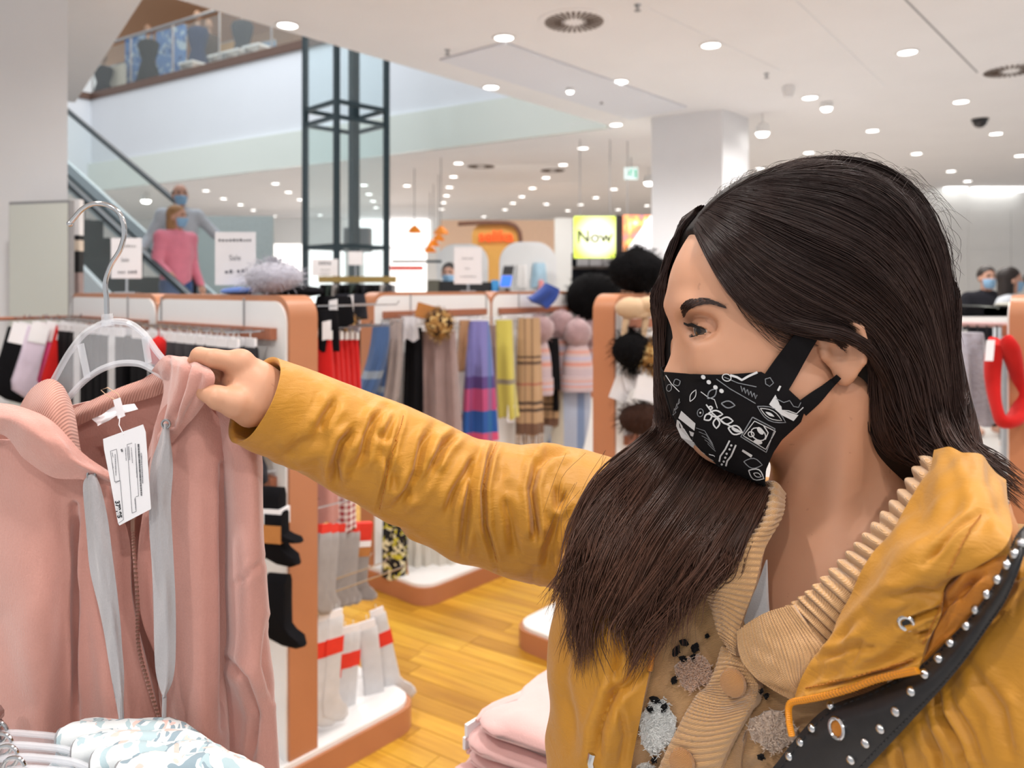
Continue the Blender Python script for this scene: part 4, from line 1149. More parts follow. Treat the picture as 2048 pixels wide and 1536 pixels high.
# ------------------------------------------------------------------ her clothes
def nylon(name, col):
    t = NT(name); v = t.coord()
    a = t.noise(v, 6, 4); f = t.noise(t.mapping(v, (1, 1, 3)), 45, 5, .6, .8); w = t.noise(v, 900, 2)
    t.base(t.ramp(a, [(.3, tuple(c * .9 for c in col)), (.7, tuple(c * 1.08 for c in col))])).set(Roughness=.50, Specular_IOR_Level=.35, Sheen_Weight=.15)
    h = t.math('ADD', t.math('MULTIPLY', f, .8), t.math('MULTIPLY', w, .1)); t.bump(h, .35, .004)
    return t.m
M['mustard'] = nylon('mustard_nylon', lin(180, 124, 33))
M['mustard_in'] = nylon('mustard_lining', lin(176, 108, 24))
M['zip'] = plain('orange_zip', lin(214, 136, 24), .4, noise=.05)
def knit(name, col, rib=None, scale=420):
    t = NT(name); v = t.coord()
    n = t.noise(v, 260, 3, .7); b = t.noise(v, 10, 3)
    wv = t.wave(t.mapping(v, rot=(0, R(35), R(40))), scale, 1.5, 'Z', 1)
    c = t.ramp(b, [(.3, tuple(x * .92 for x in col)), (.7, tuple(min(1, x * 1.06) for x in col))])
    h = t.math('ADD', t.math('MULTIPLY', wv, .7), t.math('MULTIPLY', n, .7))
    c = t.mix(t.math('MULTIPLY', t.math('SUBTRACT', 1.0, wv), .28), c, tuple(x * .5 for x in col))
    t.base(c).set(Roughness=.95, Sheen_Weight=.5, Specular_IOR_Level=.1); t.bump(h, .6, .0018)
    return t.m
M['knit'] = knit('beige_knit', lin(206, 160, 110))
M['knit_brown'] = knit('speckled_knit', lin(196, 150, 100))
# sleeve of the reaching arm, with its creases
pairs = [((542, 713), (474, 884), 0.750), ((580, 726), (516, 904), 0.762), ((625, 742), (560, 922), 0.775), ((710, 775), (640, 960), 0.792), ((800, 808), (735, 1013), 0.808),
         ((880, 845), (815, 1056), 0.820), ((950, 876), (890, 1105), 0.828), ((1040, 892), (985, 1138), 0.832), ((1110, 892), (1075, 1160), 0.832), ((1180, 906), (1150, 1182), 0.826), ((1270, 940), (1250, 1210), 0.815), ((1345, 985), (1345, 1215), 0.800)]
ct = np.array([[*pp((a[0] + b[0]) / 2, (a[1] + b[1]) / 2, Y), math.hypot(a[0] - b[0], a[1] - b[1]) / 2 * Y / F] for a, b, Y in pairs])
NS, NA = 340, 150
cl = crom(ct, np.linspace(0, 1, NS)); C_ = cl[:, :3]; Rr = cl[:, 3]
T_ = np.gradient(C_, axis=0); T_ /= np.linalg.norm(T_, axis=1, keepdims=True)
upv = np.array((0, 0, 1.0)); X_ = np.cross(T_, np.cross(upv, T_)); X_ /= np.linalg.norm(X_, axis=1, keepdims=True); Y_ = np.cross(T_, X_)
an = np.linspace(0, 2 * math.pi, NA, endpoint=False)
Nn = X_[:, None] * np.cos(an)[None, :, None] + Y_[:, None] * np.sin(an)[None, :, None]
ss = np.linspace(0, 1, NS)[:, None]
nz1 = smooth_noise((NS, NA), (26, 14), 4); nz2 = smooth_noise((NS, NA), (60, 30), 9)
blend = np.minimum(1, np.minimum(np.arange(NA), NA - np.arange(NA)) / 12.0)[None]
rad = Rr[:, None] + (nz1 * .0022 + nz2 * .0006) * blend * np.clip((ss - .10) * 8, .25, 1)
pos = C_[:, None] + Nn * rad[..., None]
def proj(p): return np.stack([PX0 + F * p[..., 0] / p[..., 1], PY0 - F * (p[..., 2] - CAMZ) / p[..., 1]], -1)
CK = lambda *q: [(350 + x / 2.276, 680 + y / 2.276) for x, y in q]
creases = [(CK((745, 262), (690, 345), (650, 420)), 9, .0045), (CK((828, 398), (760, 470), (728, 570), (742, 668)), 8, .0065), (CK((965, 308), (905, 370), (875, 440), (858, 520), (818, 598)), 8, .0055),
           (CK((1040, 335), (1000, 460), (960, 620), (920, 790)), 4, .0030), (CK((1178, 392), (1130, 470), (1100, 600), (1050, 700), (1005, 745)), 8, .0060), (CK((1300, 415), (1225, 478), (1190, 540), (1160, 588)), 7, .0065),
           (CK((1375, 525), (1330, 600), (1270, 700), (1235, 810)), 8, .0050), (CK((1465, 455), (1430, 540), (1402, 680), (1412, 850), (1470, 1050)), 5, .0055), (CK((1655, 530), (1622, 680), (1642, 850), (1650, 900)), 7, .0075),
           (CK((1355, 560), (1325, 800), (1300, 1010)), 7, .0050), (CK((1500, 690), (1530, 820), (1560, 1010)), 10, .0040), (CK((1810, 500), (1700, 520), (1650, 585)), 8, .0055), (CK((1738, 640), (1745, 750), (1790, 690)), 8, .0050),
           (CK((700, 440), (570, 480), (510, 540)), 12, .0025), (CK((940, 470), (1000, 640), (1020, 700)), 9, .0025), (CK((900, 430), (960, 440), (1010, 330)), 8, .0030), (CK((1550, 700), (1480, 640), (1500, 560)), 12, .002),
           (CK((1180, 560), (1090, 700), (1000, 760)), 9, .0035), (CK((1750, 800), (1700, 960), (1690, 1050)), 10, .004)]
facing = np.clip((Nn * (CAM - pos)).sum(2) / .25, 0, 1)
uv = proj(pos)
disp = np.zeros((NS, NA))
for line, w, dep in creases:
    best = np.full((NS, NA), 1e9); sd = np.zeros((NS, NA)); tt = np.zeros((NS, NA)); tot = len(line) - 1
    for i in range(tot):
        a = np.array(line[i]); b = np.array(line[i + 1]); ba = b - a
        h = np.clip(((uv - a) @ ba) / (ba @ ba), 0, 1); dd = uv - a - h[..., None] * ba; d = np.linalg.norm(dd, axis=2)
        up_ = d < best; best = np.where(up_, d, best); sd = np.where(up_, np.sign(dd[..., 0] * ba[1] - dd[..., 1] * ba[0]), sd); tt = np.where(up_, (i + h) / tot, tt)
    env = np.clip(np.sin(math.pi * np.clip(tt, .04, .96)) * 1.5, 0, 1)
    dep *= 1.45
    disp += env * (-dep * np.exp(-(best / w) ** 2) + dep * .55 * np.exp(-((best - w * 2.1) / (w * 1.3)) ** 2))
pos = pos + Nn * (disp * facing)[..., None]
inner = [C_[0] + T_[0] * .03 + Nn[0][k] * (Rr[0] - .006) for k in range(NA)]
m = MB(); m.loft([inner, [C_[0] + T_[0] * .004 + Nn[0][k] * (Rr[0] - .005) for k in range(NA)]] + [list(r) for r in pos], caps=False)
sleeve = obj('jacket_sleeve', m, M['mustard'], woman, True, None)
# stitched seams round the sleeve
for line in (CK((1046, 330), (1006, 460), (966, 620), (926, 790)), CK((1471, 455), (1436, 540), (1408, 680), (1418, 850), (1476, 1050))):
    m = MB(); fine = crom(np.array(line), np.linspace(.03, .97, 44))
    P3 = []
    flat_uv = uv[:, :, :]; msk = facing > .1
    for q in fine:
        d2 = ((flat_uv - q) ** 2).sum(2) + np.where(msk, 0, 1e9); i, j = np.unravel_index(d2.argmin(), d2.shape); P3.append(pos[i, j] + Nn[i, j] * .0004)
    for a, b in zip(P3[:-1], P3[1:]): m.tube([Vector(a), Vector(a + (b - a) * .62)], .00055, 4) if np.linalg.norm(b - a) > 1e-5 else None
    obj('stitching', m, M['mustard_in'], sleeve)

# body of the jacket (shell), with a wide opening at the front
def jacket_sdf(p):
    q = (p - NB) @ BM
    ch = NB - hz * .19
    d = ell(p, ch, (.198, .142, .235), BM)
    d = smin(d, cap(p, RS, NB - hz * .05, .085, .075), .05); d = smin(d, cap(p, LS, NB - hz * .05, .085, .075), .05)
    d = smin(d, ell(p, NB - hz * .42, (.20, .145, .22), BM), .06)
    sl = smin(cap(p, LS, LE, .088, .074), cap(p, LE, LW + hz * .06, .072, .060), .03)
    d = smin(d, sl, .05)
    puff = np.sin(q[:, 2] * 2 * math.pi / .085)
    d = d - .004 * puff
    d = smax(d, -.66 - q[:, 2], .02)                                              # hem
    d = smax(d, -np.maximum(np.abs(d + .012) * -1 + .0, -cap(p, NB - hz * .02, NB + fb * .02 + hz * .2, .085, .10)), .01) if False else smax(d, -cap(p, NB - hz * .03 + fb * .01, NB + hz * .25, .078, .11), .02)
    half = .085 + np.clip(-q[:, 2] - .1, 0, 1) * .06
    open_ = np.maximum(np.abs(q[:, 0] + .035) - half, -(q[:, 1] - .02))
    return smax(d, -open_, .02)
net_obj('jacket', jacket_sdf, axis_of((.00, .66, .006)), axis_of((.30, .98, .006)), axis_of((.60, 1.44, .007)), M['mustard'], woman)
M['trousers_dark'] = cloth('dark_trousers', lin(44, 46, 56))
def trousers_sdf(p):
    d = ell(p, NB - hz * .58, (.182, .135, .15), BM)
    for s in (-1, 1):
        hip = NB - hz * .62 + ab * .085 * s; kn = NB - hz * .90 + ab * .095 * s + fb * .02; an_ = np.array((NB[0], NB[1], .10)) + ab * .10 * s - fb * .01
        d = smin(d, smin(cap(p, hip, kn, .097, .066), cap(p, kn, an_, .065, .056), .03), .04)
    return smax(d, .075 - p[:, 2], .01)
net_obj('trousers', trousers_sdf, axis_of((.02, .56, .012)), axis_of((.40, .94, .012)), axis_of((.05, .92, .012)), M['trousers_dark'], woman)

sstep = lambda x: np.clip(x, 0, 1) ** 2 * (3 - 2 * np.clip(x, 0, 1))
def Yc(px, py):
    y = .600 - .00030 * (px - 1561)
    if px < 1300: y = .600 + .0783 + .00022 * (1300 - px)
    return y - .022 * sstep((py - 1200) / 300) + .055 * sstep((1170 - py) / 240)
def S(px, py, dy=0): return pp(px, py, Yc(px, py) + dy)
def sheet_px(name, rows, mat, parent, nu, nv, dy, thick=.006, noise=0, cells=(8, 8), seed=1, bulge=0, cre=(), rib=None, rolledge=0):
    ctrl = [[S(q[0], q[1], dy + (q[2] if len(q) > 2 else 0)) for q in r] for r in rows]
    g = sheet_grid(ctrl, nu, nv); n = toward(grid_normals(g), g)
    u = np.linspace(0, 1, nu)[:, None]; v = np.linspace(0, 1, nv)[None]
    d = np.zeros((nu, nv))
    if noise: d += noise * smooth_noise((nu, nv), cells, seed)
    if bulge: d += bulge * (np.sin(math.pi * v) ** .7) * (np.sin(math.pi * np.clip(u, .02, .98)) ** .5)
    if rib: d += rib[1] * (np.abs(np.sin(math.pi * rib[0] * (u if rib[2] == 'u' else v) + 0 * (u + v))) - .5)
    if rolledge: d -= rolledge * (np.abs(2 * v - 1) ** 8 + 0 * u)
    pr = proj(g)
    for line, w, dep in cre:
        best = np.full((nu, nv), 1e9); tt = np.zeros((nu, nv)); tot = len(line) - 1
        for i in range(tot):
            a = np.array(line[i], float); b = np.array(line[i + 1], float); ba = b - a
            h = np.clip(((pr - a) @ ba) / (ba @ ba), 0, 1); dd = np.linalg.norm(pr - a - h[..., None] * ba, axis=2)
            tt = np.where(dd < best, (i + h) / tot, tt); best = np.minimum(best, dd)
        env = np.clip(np.sin(math.pi * np.clip(tt, .05, .95)) * 1.6, 0, 1)
        d += env * (-dep * np.exp(-(best / w) ** 2) + .5 * dep * np.exp(-((best - 2.1 * w) / (1.3 * w)) ** 2))
    g = g + n * d[..., None]
    return sheet_obj(name, g, mat, parent, thick, n), g, n

# white top and cardigan
M['white_cotton'] = cloth('white_cotton', (.72, .72, .74))
sheet_px('white_top', [[(1470, 1215), (1505, 1190), (1532, 1120)], [(1465, 1250), (1500, 1240), (1534, 1215)], [(1460, 1290), (1500, 1285), (1545, 1280)]], M['white_cotton'], woman, 14, 14, -.012, .003)
card, cg, cn = sheet_px('cardigan', [[(1240, 1080), (1330, 1085), (1440, 1130), (1490, 1260)], [(1250, 1200), (1330, 1200), (1420, 1230), (1500, 1310)], [(1250, 1320), (1340, 1320), (1430, 1320), (1520, 1370)],
                     [(1235, 1430), (1320, 1430), (1410, 1430), (1500, 1430)], [(1225, 1560), (1310, 1560), (1400, 1560), (1480, 1560)], [(1215, 1700), (1300, 1700), (1400, 1700), (1490, 1700)]],
         M['knit_brown'], woman, 90, 50, -.020, .006, .0018, (14, 8), 3)
sheet_px('cardigan_front', [[(1470, 1290), (1560, 1330), (1680, 1330), (1760, 1300)], [(1470, 1390), (1560, 1400), (1680, 1400), (1780, 1380)], [(1440, 1480), (1540, 1480), (1660, 1480), (1790, 1470)], [(1400, 1570), (1510, 1570), (1640, 1570), (1790, 1570)], [(1380, 1700), (1500, 1700), (1640, 1700), (1790, 1700)]],
         M['knit_brown'], woman, 60, 50, -.016, .006, .0016, (10, 8), 5)
band, bg, bn = sheet_px('button_band', [[(1440, 1292), (1455, 1296), (1476, 1306)], [(1414, 1364), (1460, 1360), (1510, 1366)], [(1388, 1391), (1450, 1405), (1509, 1394)], [(1360, 1440), (1420, 1450), (1487, 1437)], [(1312, 1540), (1372, 1545), (1437, 1540)], [(1250, 1700), (1320, 1700), (1390, 1700)]],
         M['knit'], woman, 200, 30, -.031, .007, .0006, (10, 4), 6, 0.002, rib=(38, .0013, 'u'), rolledge=.003)
for px_, py_, r_ in ((1466, 1366, .0104), (1364, 1526, .0108)):
    c = S(px_, py_, -.039); nrm = Vector(CAM - c).normalized() * .35 + Vector(fb) * .65; nrm.normalize()
    m = MB(); m.lathe([(r_ * .9, -.003), (r_, 0), (r_ * .9, .0025), (r_ * .55, .0042), (.0003, .0048)], c, 24, 0, nrm); obj('button', m, knit('button_knit', lin(186, 132, 80)), band)
col1, _, _ = sheet_px('collar', [[(1526, 962, .03), (1550, 962, .012), (1572, 985, .03)], [(1500, 1040, .0), (1538, 1040, -.008), (1566, 1030, .006)], [(1440, 1110), (1490, 1100, -.008), (1529, 1100)], [(1390, 1160), (1450, 1165, -.006), (1510, 1172)], [(1418, 1208), (1450, 1215, -.004), (1485, 1240)], [(1436, 1265), (1455, 1275), (1472, 1290)], [(1460, 1305), (1468, 1310), (1474, 1312)]],
         M['knit'], woman, 240, 26, -.036, .007, .0005, (10, 4), 7, .002, rib=(34, .0016, 'u'))
col2, _, _ = sheet_px('collar', [[(1850, 905, .045), (1866, 915, .03), (1885, 930, .03)], [(1800, 985, .02), (1822, 1005, 0), (1845, 1030)], [(1738, 1062), (1772, 1085, -.006), (1805, 1110)], [(1680, 1124), (1722, 1155, -.008), (1765, 1190)], [(1622, 1178), (1670, 1218, -.008), (1715, 1260)], [(1575, 1212), (1625, 1260, -.006), (1668, 1305)], [(1545, 1226), (1590, 1275, -.004), (1648, 1330)]],
         M['knit'], woman, 300, 30, -.030, .007, 0, rib=(21, .0050, 'u'), bulge=.002)
flap, _, _ = sheet_px('collar_flap', [[(1474, 1262), (1530, 1226, -.004), (1585, 1210)], [(1476, 1305), (1550, 1275, -.006), (1625, 1262)], [(1500, 1345), (1565, 1320, -.006), (1655, 1305)], [(1540, 1376), (1580, 1360, -.004), (1640, 1345)], [(1585, 1402), (1600, 1392), (1625, 1375)]],
         M['knit'], woman, 60, 90, -.040, .007, .0008, (6, 6), 8, .002, rib=(24, .0013, 'v'))
# fluffy patches of the pattern
def patch(name, px_, py_, w, h, col, seed, rot=0.0, fuzz=420, dyy=-.024, hl=9):
    g_ = random.Random(seed); m = MB(); pts = []
    N = 18
    for i in range(N):
        a = 2 * math.pi * i / N; rr = 1 / (abs(math.cos(a)) ** 1.3 + abs(math.sin(a)) ** 1.3) ** .77 * g_.uniform(.88, 1.08)
        x, y = w * rr * math.cos(a), h * rr * math.sin(a); pts.append((px_ + x * math.cos(rot) - y * math.sin(rot), py_ + x * math.sin(rot) + y * math.cos(rot)))
    ring0 = [S(x, y, dyy + .006) for x, y in pts]; ring1 = [S(px_ + (x - px_) * .92, py_ + (y - py_) * .92, dyy + .0012) for x, y in pts]; ring2 = [S(px_ + (x - px_) * .4, py_ + (y - py_) * .4, dyy + .0002) for x, y in pts]
    m.loft([ring0, ring1, ring2])
    for k in range(fuzz):
        a = g_.uniform(0, 6.28); q = math.sqrt(g_.random()); i = int(a / 6.283 * N) % N
        x, y = px_ + (pts[i][0] - px_) * q, py_ + (pts[i][1] - py_) * q
        b0 = S(x, y, dyy + .0005); b1 = S(x + g_.uniform(-hl, hl), y + g_.uniform(-hl * .6, hl * 1.2), dyy - .003)
        hairtube(m, [b0, (b0 + b1) / 2 + np.array((0, -.001, 0)), b1], .00042, .0002)
    return obj(name, m, cloth('fluff', col, .06, 500, .95, .3, .6), card)
patch('fluffy_patch', 1314, 1452, 44, 66, (.74, .74, .72), 1, .1)
patch('fluffy_patch', 1388, 1345, 42, 40, lin(196, 158, 132), 2, .3, dyy=-.026)
patch('fluffy_patch', 1545, 1462, 56, 46, lin(208, 184, 164), 3, .2, dyy=-.022)
patch('fluffy_patch', 1290, 1560, 40, 40, (.70, .68, .64), 5)
for k, (x, y, w, h) in enumerate(((1352, 1302, 8, 14), (1368, 1285, 12, 8), (1390, 1296, 9, 12), (1386, 1316, 8, 10), (1366, 1318, 10, 7), (1348, 1360, 7, 10), (1310, 1400, 14, 8), (1328, 1416, 8, 12), (1300, 1418, 8, 9), (1414, 1272, 5, 6), (1308, 1520, 6, 9), (1522, 1514, 9, 8), (1533, 1392, 6, 8), (1512, 1376, 9, 5), (1522, 1382, 6, 7))):
    patch('dark_mark', x, y, w, h, (.012, .011, .012), 20 + k, .4, 10, -.0265, 3)

# jacket fronts, lapel, zip
sheet_px('jacket_front', [[(1150, 1090, .06), (1135, 1090, .02), (1220, 1080, -.01), (1340, 1080)], [(1140, 1190, .07), (1118, 1190, .03), (1200, 1190, -.012), (1322, 1200)], [(1130, 1320, .08), (1106, 1320, .04), (1190, 1320, -.01), (1304, 1320)], [(1126, 1440, .08), (1101, 1440, .04), (1180, 1440, -.01), (1282, 1430)], [(1124, 1560, .08), (1098, 1560, .04), (1170, 1560, -.008), (1258, 1560)], [(1124, 1720, .08), (1096, 1720, .04), (1160, 1720), (1236, 1720)]],
         M['mustard'], woman, 130, 70, -.032, .012, .004, (7, 5), 11, .004,
         cre=[([(1195, 1540), (1200, 1460), (1225, 1390), (1290, 1335)], 9, .007), ([(1240, 1240), (1232, 1340), (1222, 1420)], 8, .004), ([(1150, 1300), (1140, 1400), (1150, 1500)], 10, .003), ([(1180, 1260), (1175, 1350)], 7, .003), ([(1235, 1390), (1250, 1470), (1240, 1540)], 6, .003)])
def zipper(line, parent, dy, n, sz=.0022):
    pts = crom(np.array(line, float), np.linspace(0, 1, n)); P3 = [S(x, y, dy) for x, y in pts]
    m = MB(); m.tube([Vector(p) for p in P3], .0016, 6, flat=1.4); z = obj('zip_tape', m, M['mustard_in'], parent)
    for i in range(n):
        t = Vector(P3[min(i + 1, n - 1)] - P3[max(i - 1, 0)]).normalized(); c = Vector(P3[i]); s = t.cross(Vector((0, -1, 0))).normalized(); q = t.cross(s)
        m = MB(); m.ball(c, 1, 6); m.v = [tuple(c + t * ((Vector(x) - c).x * sz * .62) + s * ((Vector(x) - c).y * sz * 1.25) + q * ((Vector(x) - c).z * sz)) for x in m.v]
        obj('zip_tooth', m, M['zip'], z)
    return z
zipper([(1312, 1262), (1306, 1300), (1300, 1340)], woman, -.036, 18, .0016)
sheet_px('jacket_front', [[(1960, 1130, .02), (2050, 1060, .03), (2150, 1000, .10), (2190, 990, .16)], [(1900, 1250), (2000, 1200), (2120, 1150, .02), (2190, 1140, .10)], [(1830, 1370), (1960, 1340), (2120, 1310, .02), (2200, 1310, .10)], [(1740, 1480), (1900, 1470), (2120, 1460, .02), (2200, 1460, .10)], [(1640, 1580), (1840, 1590), (2120, 1600, .02), (2200, 1600, .10)], [(1600, 1720), (1820, 1720), (2120, 1720, .04), (2200, 1720, .12)]],
         M['mustard'], woman, 130, 130, -.026, .012, .0016, (6, 7), 12, .004,
         cre=[([(1868, 1360), (1890, 1430), (1930, 1500), (1950, 1560)], 8, .005), ([(1850, 1440), (1880, 1510), (1890, 1560)], 8, .004), ([(1905, 1390), (1950, 1470), (1975, 1540)], 7, .003), ([(1800, 1490), (1810, 1560)], 8, .004), ([(1940, 1320), (2010, 1420), (2030, 1530)], 12, .003), ([(2010, 1150), (2040, 1160), (2060, 1150)], 6, .003)])
sheet_px('jacket_collar_stand', [[(1900, 1090), (1960, 1060), (2022, 1010, .03)], [(1885, 1170), (1940, 1140), (2016, 1080)], [(1870, 1240), (1920, 1210), (1985, 1170)], [(1850, 1300), (1885, 1275), (1925, 1250)], [(1826, 1345), (1836, 1340), (1846, 1332)]], M['mustard_in'], woman, 50, 40, -.040, .008, .002, (6, 5), 13, .003, cre=[([(1895, 1215), (1930, 1180), (1985, 1140)], 8, .004)])
lap, lg, ln_ = sheet_px('jacket_lapel', [[(1868, 900, .05), (1940, 905, .04), (2012, 960, .06)], [(1850, 955, .01), (1935, 960, -.01), (2020, 1030, .015)], [(1800, 1035), (1900, 1040, -.016), (2016, 1085)], [(1748, 1115), (1835, 1110, -.018), (1945, 1140)], [(1705, 1185), (1785, 1175, -.018), (1893, 1172)], [(1662, 1262), (1750, 1245, -.016), (1880, 1235)], [(1625, 1330), (1715, 1312, -.012), (1852, 1290)], [(1582, 1400), (1690, 1378, -.006), (1834, 1342)]],
         M['mustard'], woman, 150, 90, -.046, .010, .0022, (10, 6), 14, .003,
         cre=[([(1640, 1322), (1700, 1300), (1740, 1275)], 7, .003), ([(1620, 1382), (1700, 1360), (1790, 1338), (1840, 1315)], 4, .0035), ([(1800, 1250), (1850, 1225), (1890, 1215)], 6, .004), ([(1835, 1270), (1860, 1262)], 5, .004), ([(1760, 1200), (1830, 1180), (1890, 1190)], 9, .003), ([(1850, 1130), (1910, 1070), (1960, 1030)], 5, .0025), ([(1700, 1330), (1720, 1300), (1760, 1290)], 8, .003)])
zipper([(1583, 1470), (1578, 1440), (1580, 1408), (1610, 1400), (1650, 1392), (1700, 1378), (1750, 1360), (1800, 1348), (1834, 1341)], lap, -.054, 64, .0021)
# stitched line and snap hole on the lapel
def near_pt(g, n, x, y, lift):
    d2 = ((proj(g) - np.array((x, y))) ** 2).sum(2); i, j = np.unravel_index(d2.argmin(), d2.shape); return g[i, j] + n[i, j] * lift, n[i, j]
for line in ([(1962, 1030), (1930, 1080), (1895, 1150)], [(1890, 1185), (1870, 1240), (1845, 1290)], [(1612, 1376), (1690, 1358), (1790, 1330), (1828, 1318)]):
    fine = crom(np.array(line, float), np.linspace(0, 1, 34)); P3 = [near_pt(lg, ln_, x, y, .0005)[0] for x, y in fine]; m = MB()
    for a, b in zip(P3[:-1], P3[1:]):
        if np.linalg.norm(b - a) > 2e-4: m.tube([Vector(a), Vector(a + (b - a) * .6)], .0005, 4)
    obj('stitching', m, M['mustard_in'], lap)
c, nn = near_pt(lg, ln_, 1812, 1243, .0022); m = MB(); ringp = []
nv_ = Vector(nn); tx = nv_.orthogonal().normalized(); ty = nv_.cross(tx)
m.tube([Vector(c) + (tx * math.cos(a) + ty * math.sin(a)) * .0040 for a in np.linspace(0, 2 * math.pi, 22)], .0014, 8); sn = obj('snap_ring', m, M['chrome'], lap)
m = MB(); m.lathe([(.0032, -.0004), (.0002, -.0003)], c, 14, 0, nv_); obj('snap_hole', m, M['black'], sn)
m = MB(); e0 = S(1180, 1525, -.062); m.tube([Vector(S(1184, 1508, -.06)), Vector(S(1180, 1525, -.062)), Vector(S(1184, 1545, -.06))], .003, 8); obj('zip_pull', m, M['chrome'], woman)

# ---- bag strap across her shoulder
bag = thing('shoulder_bag', 'black leather bag strap with silver studs across the mustard jacket', 'bag', tuple(S(1700, 1500, -.045)))
M['leather'] = plain('black_leather', (.010, .009, .010), .42, noise=.3, scale=60, bump=.15, coat=.15)
edges = [((2062, 1040, .03), (2085, 1050, .03)), ((2034, 1068), (2056, 1092)), ((2012, 1118), (2036, 1146)), ((1986, 1172), (2010, 1204)), ((1950, 1222), (1974, 1258)), ((1900, 1275), (1932, 1318)), ((1840, 1330), (1884, 1376)), ((1745, 1380), (1832, 1432)), ((1640, 1425), (1784, 1484)), ((1545, 1536), (1735, 1536)), ((1480, 1620), (1660, 1620)), ((1400, 1760), (1570, 1760))]
ctrl = [[S(a[0] + (b[0] - a[0]) * t, a[1] + (b[1] - a[1]) * t, -.0435 - .004 * math.sin(math.pi * t) + (a[2] if len(a) > 2 else 0)) for t in (0, .25, .5, .75, 1)] for a, b in edges]
sg = sheet_grid(ctrl, 90, 13); sn_ = toward(grid_normals(sg), sg)
strap = sheet_obj('strap', sg, M['leather'], bag, .004, sn_)
K4 = lambda x, y: (1500 + x / 2.414, 900 + y / 2.414)
stm = MB(); stm.lathe([(.0030, 0), (.0029, .0011), (.0019, .0022), (.0002, .0027)], (0, 0, 0), 14); stud_me = mesh_from('stud', stm.v, stm.f, M['chrome'])
for q in ((1310, 455), (1287, 500), (1251, 553), (1203, 623), (1152, 697), (1098, 772), (1040, 850), (974, 928), (907, 1008), (838, 1090), (768, 1170), (698, 1252), (626, 1335), (552, 1418), (480, 1500), (378, 1247), (310, 1325), (241, 1403), (175, 1480)):
    c, nn = near_pt(sg, sn_, *K4(*q), .0001); o = bpy.data.objects.new('stud', stud_me); COL.objects.link(o); o.parent = bag
    o.location = Vector(c) - bag.location; o.rotation_euler = Vector(nn).to_track_quat('Z', 'Y').to_euler()
c, nn = near_pt(sg, sn_, *K4(421, 1353), .0006); nv_ = Vector(nn); tx = nv_.orthogonal().normalized(); ty = nv_.cross(tx)
m = MB(); m.tube([Vector(c) + (tx * math.cos(a) + ty * math.sin(a)) * .0058 for a in np.linspace(0, 2 * math.pi, 26)], .0014, 8); ey = obj('eyelet', m, M['chrome'], bag)
m = MB(); m.lathe([(.0048, -.0003), (.0002, -.0002)], c, 16, 0, nv_); obj('eyelet_hole', m, M['mustard_in'], ey)
for side in (.06, .94):
    j = int(side * 12); m = MB(); j = 1 if side < .5 else 11
    P3 = [sg[i, j] + sn_[i, j] * .0004 for i in range(4, 88)]
    for a, b in zip(P3[:-1], P3[1:]): m.tube([Vector(a + (b - a) * .2), Vector(a + (b - a) * .75)], .0005, 4)
    obj('stitching', m, M['grey'] if False else M['rubber'], strap)
# the bag itself, at her hip behind the frame's lower edge
bc = Vector(NB) + Vector(ab) * -.16 + Vector(fb) * .20 - Z * .66
m = MB(); pts = [(x - .13, y - .09) for x, y in roundrect(.26, .18, .03)]
puffy(pts, .08, bc, Vector(ab), Z, m, 0, .93); obj('bag_body', m, M['leather'], bag)
m = MB(); lo = sg[-1, 6]; m.tube([Vector(lo), Vector(lo) + (bc + Z * .09 - Vector(lo)) * .5, bc + Z * .088], .016, 8, flat=.2); obj('strap_end', m, M['leather'], bag)
# ------------------------------------------------------------------ her hair
def hair_mat(name, root, mid, tip, rough=.32):
    t = NT(name); v = t.coord(); z = t.sep(v)[2]
    n = t.noise(t.mapping(v, (1, 1, 1)), 55, 3); n2 = t.noise(v, 400, 2)
    f = t.math('ADD', t.math('MULTIPLY', t.math('SUBTRACT', 1.62, z), 2.9), t.math('MULTIPLY', t.math('SUBTRACT', n, .5), .5))
    t.base(t.ramp(f, [(.05, root), (.5, mid), (1.0, tip)])).set(Roughness=rough, Specular_IOR_Level=.22, Anisotropic=.4, Sheen_Weight=.0)
    t.bump(n2, .15, .0008)
    return t.m
M['hair'] = hair_mat('dark_brown_hair', (.024, .0125, .0105), (.040, .020, .0155), (.105, .048, .031))
M['hair_base'] = hair_mat('dark_hair_mass', (.008, .005, .0045), (.009, .0055, .0045), (.018, .010, .0075), .55)
HC = HP(1628, 562); HR = np.array((.1140, .0815, .1015))
HL0 = (HP(1388, 462, .02) - HO) @ HM; HL1 = (HP(1615, 655, .068) - HO) @ HM; HLS = (HL1[2] - HL0[2]) / (HL1[0] - HL0[0]); HLB = float((HP(1705, 720, .06) - HO) @ hf)
def hair_neck(p, q):
    b = cap(p, HP(1772, 640, 0), HP(1782, 800, .0), .050, .050)
    b = smin(b, cap(p, HP(1790, 830, .01), HP(1900, 945, .035), .046, .030), .03)
    b = smin(b, ell(p, HP(1775, 770, .03), (.034, .036, .06), HM), .03)
    return smax(b, q[:, 0] - HLB + .004 + np.clip(-q[:, 2] - .03, 0, 1) * .10, .01)
def hair_solid(p):
    "the mass without the cut for the face: what the strands lie on"
    q = (p - HO) @ HM
    d = smin(ell(p, HC, HR - .005, HM), within(p, HEADC, .17, face_sdf) - .0045, .01)
    return smin(d, hair_neck(p, q), .02)
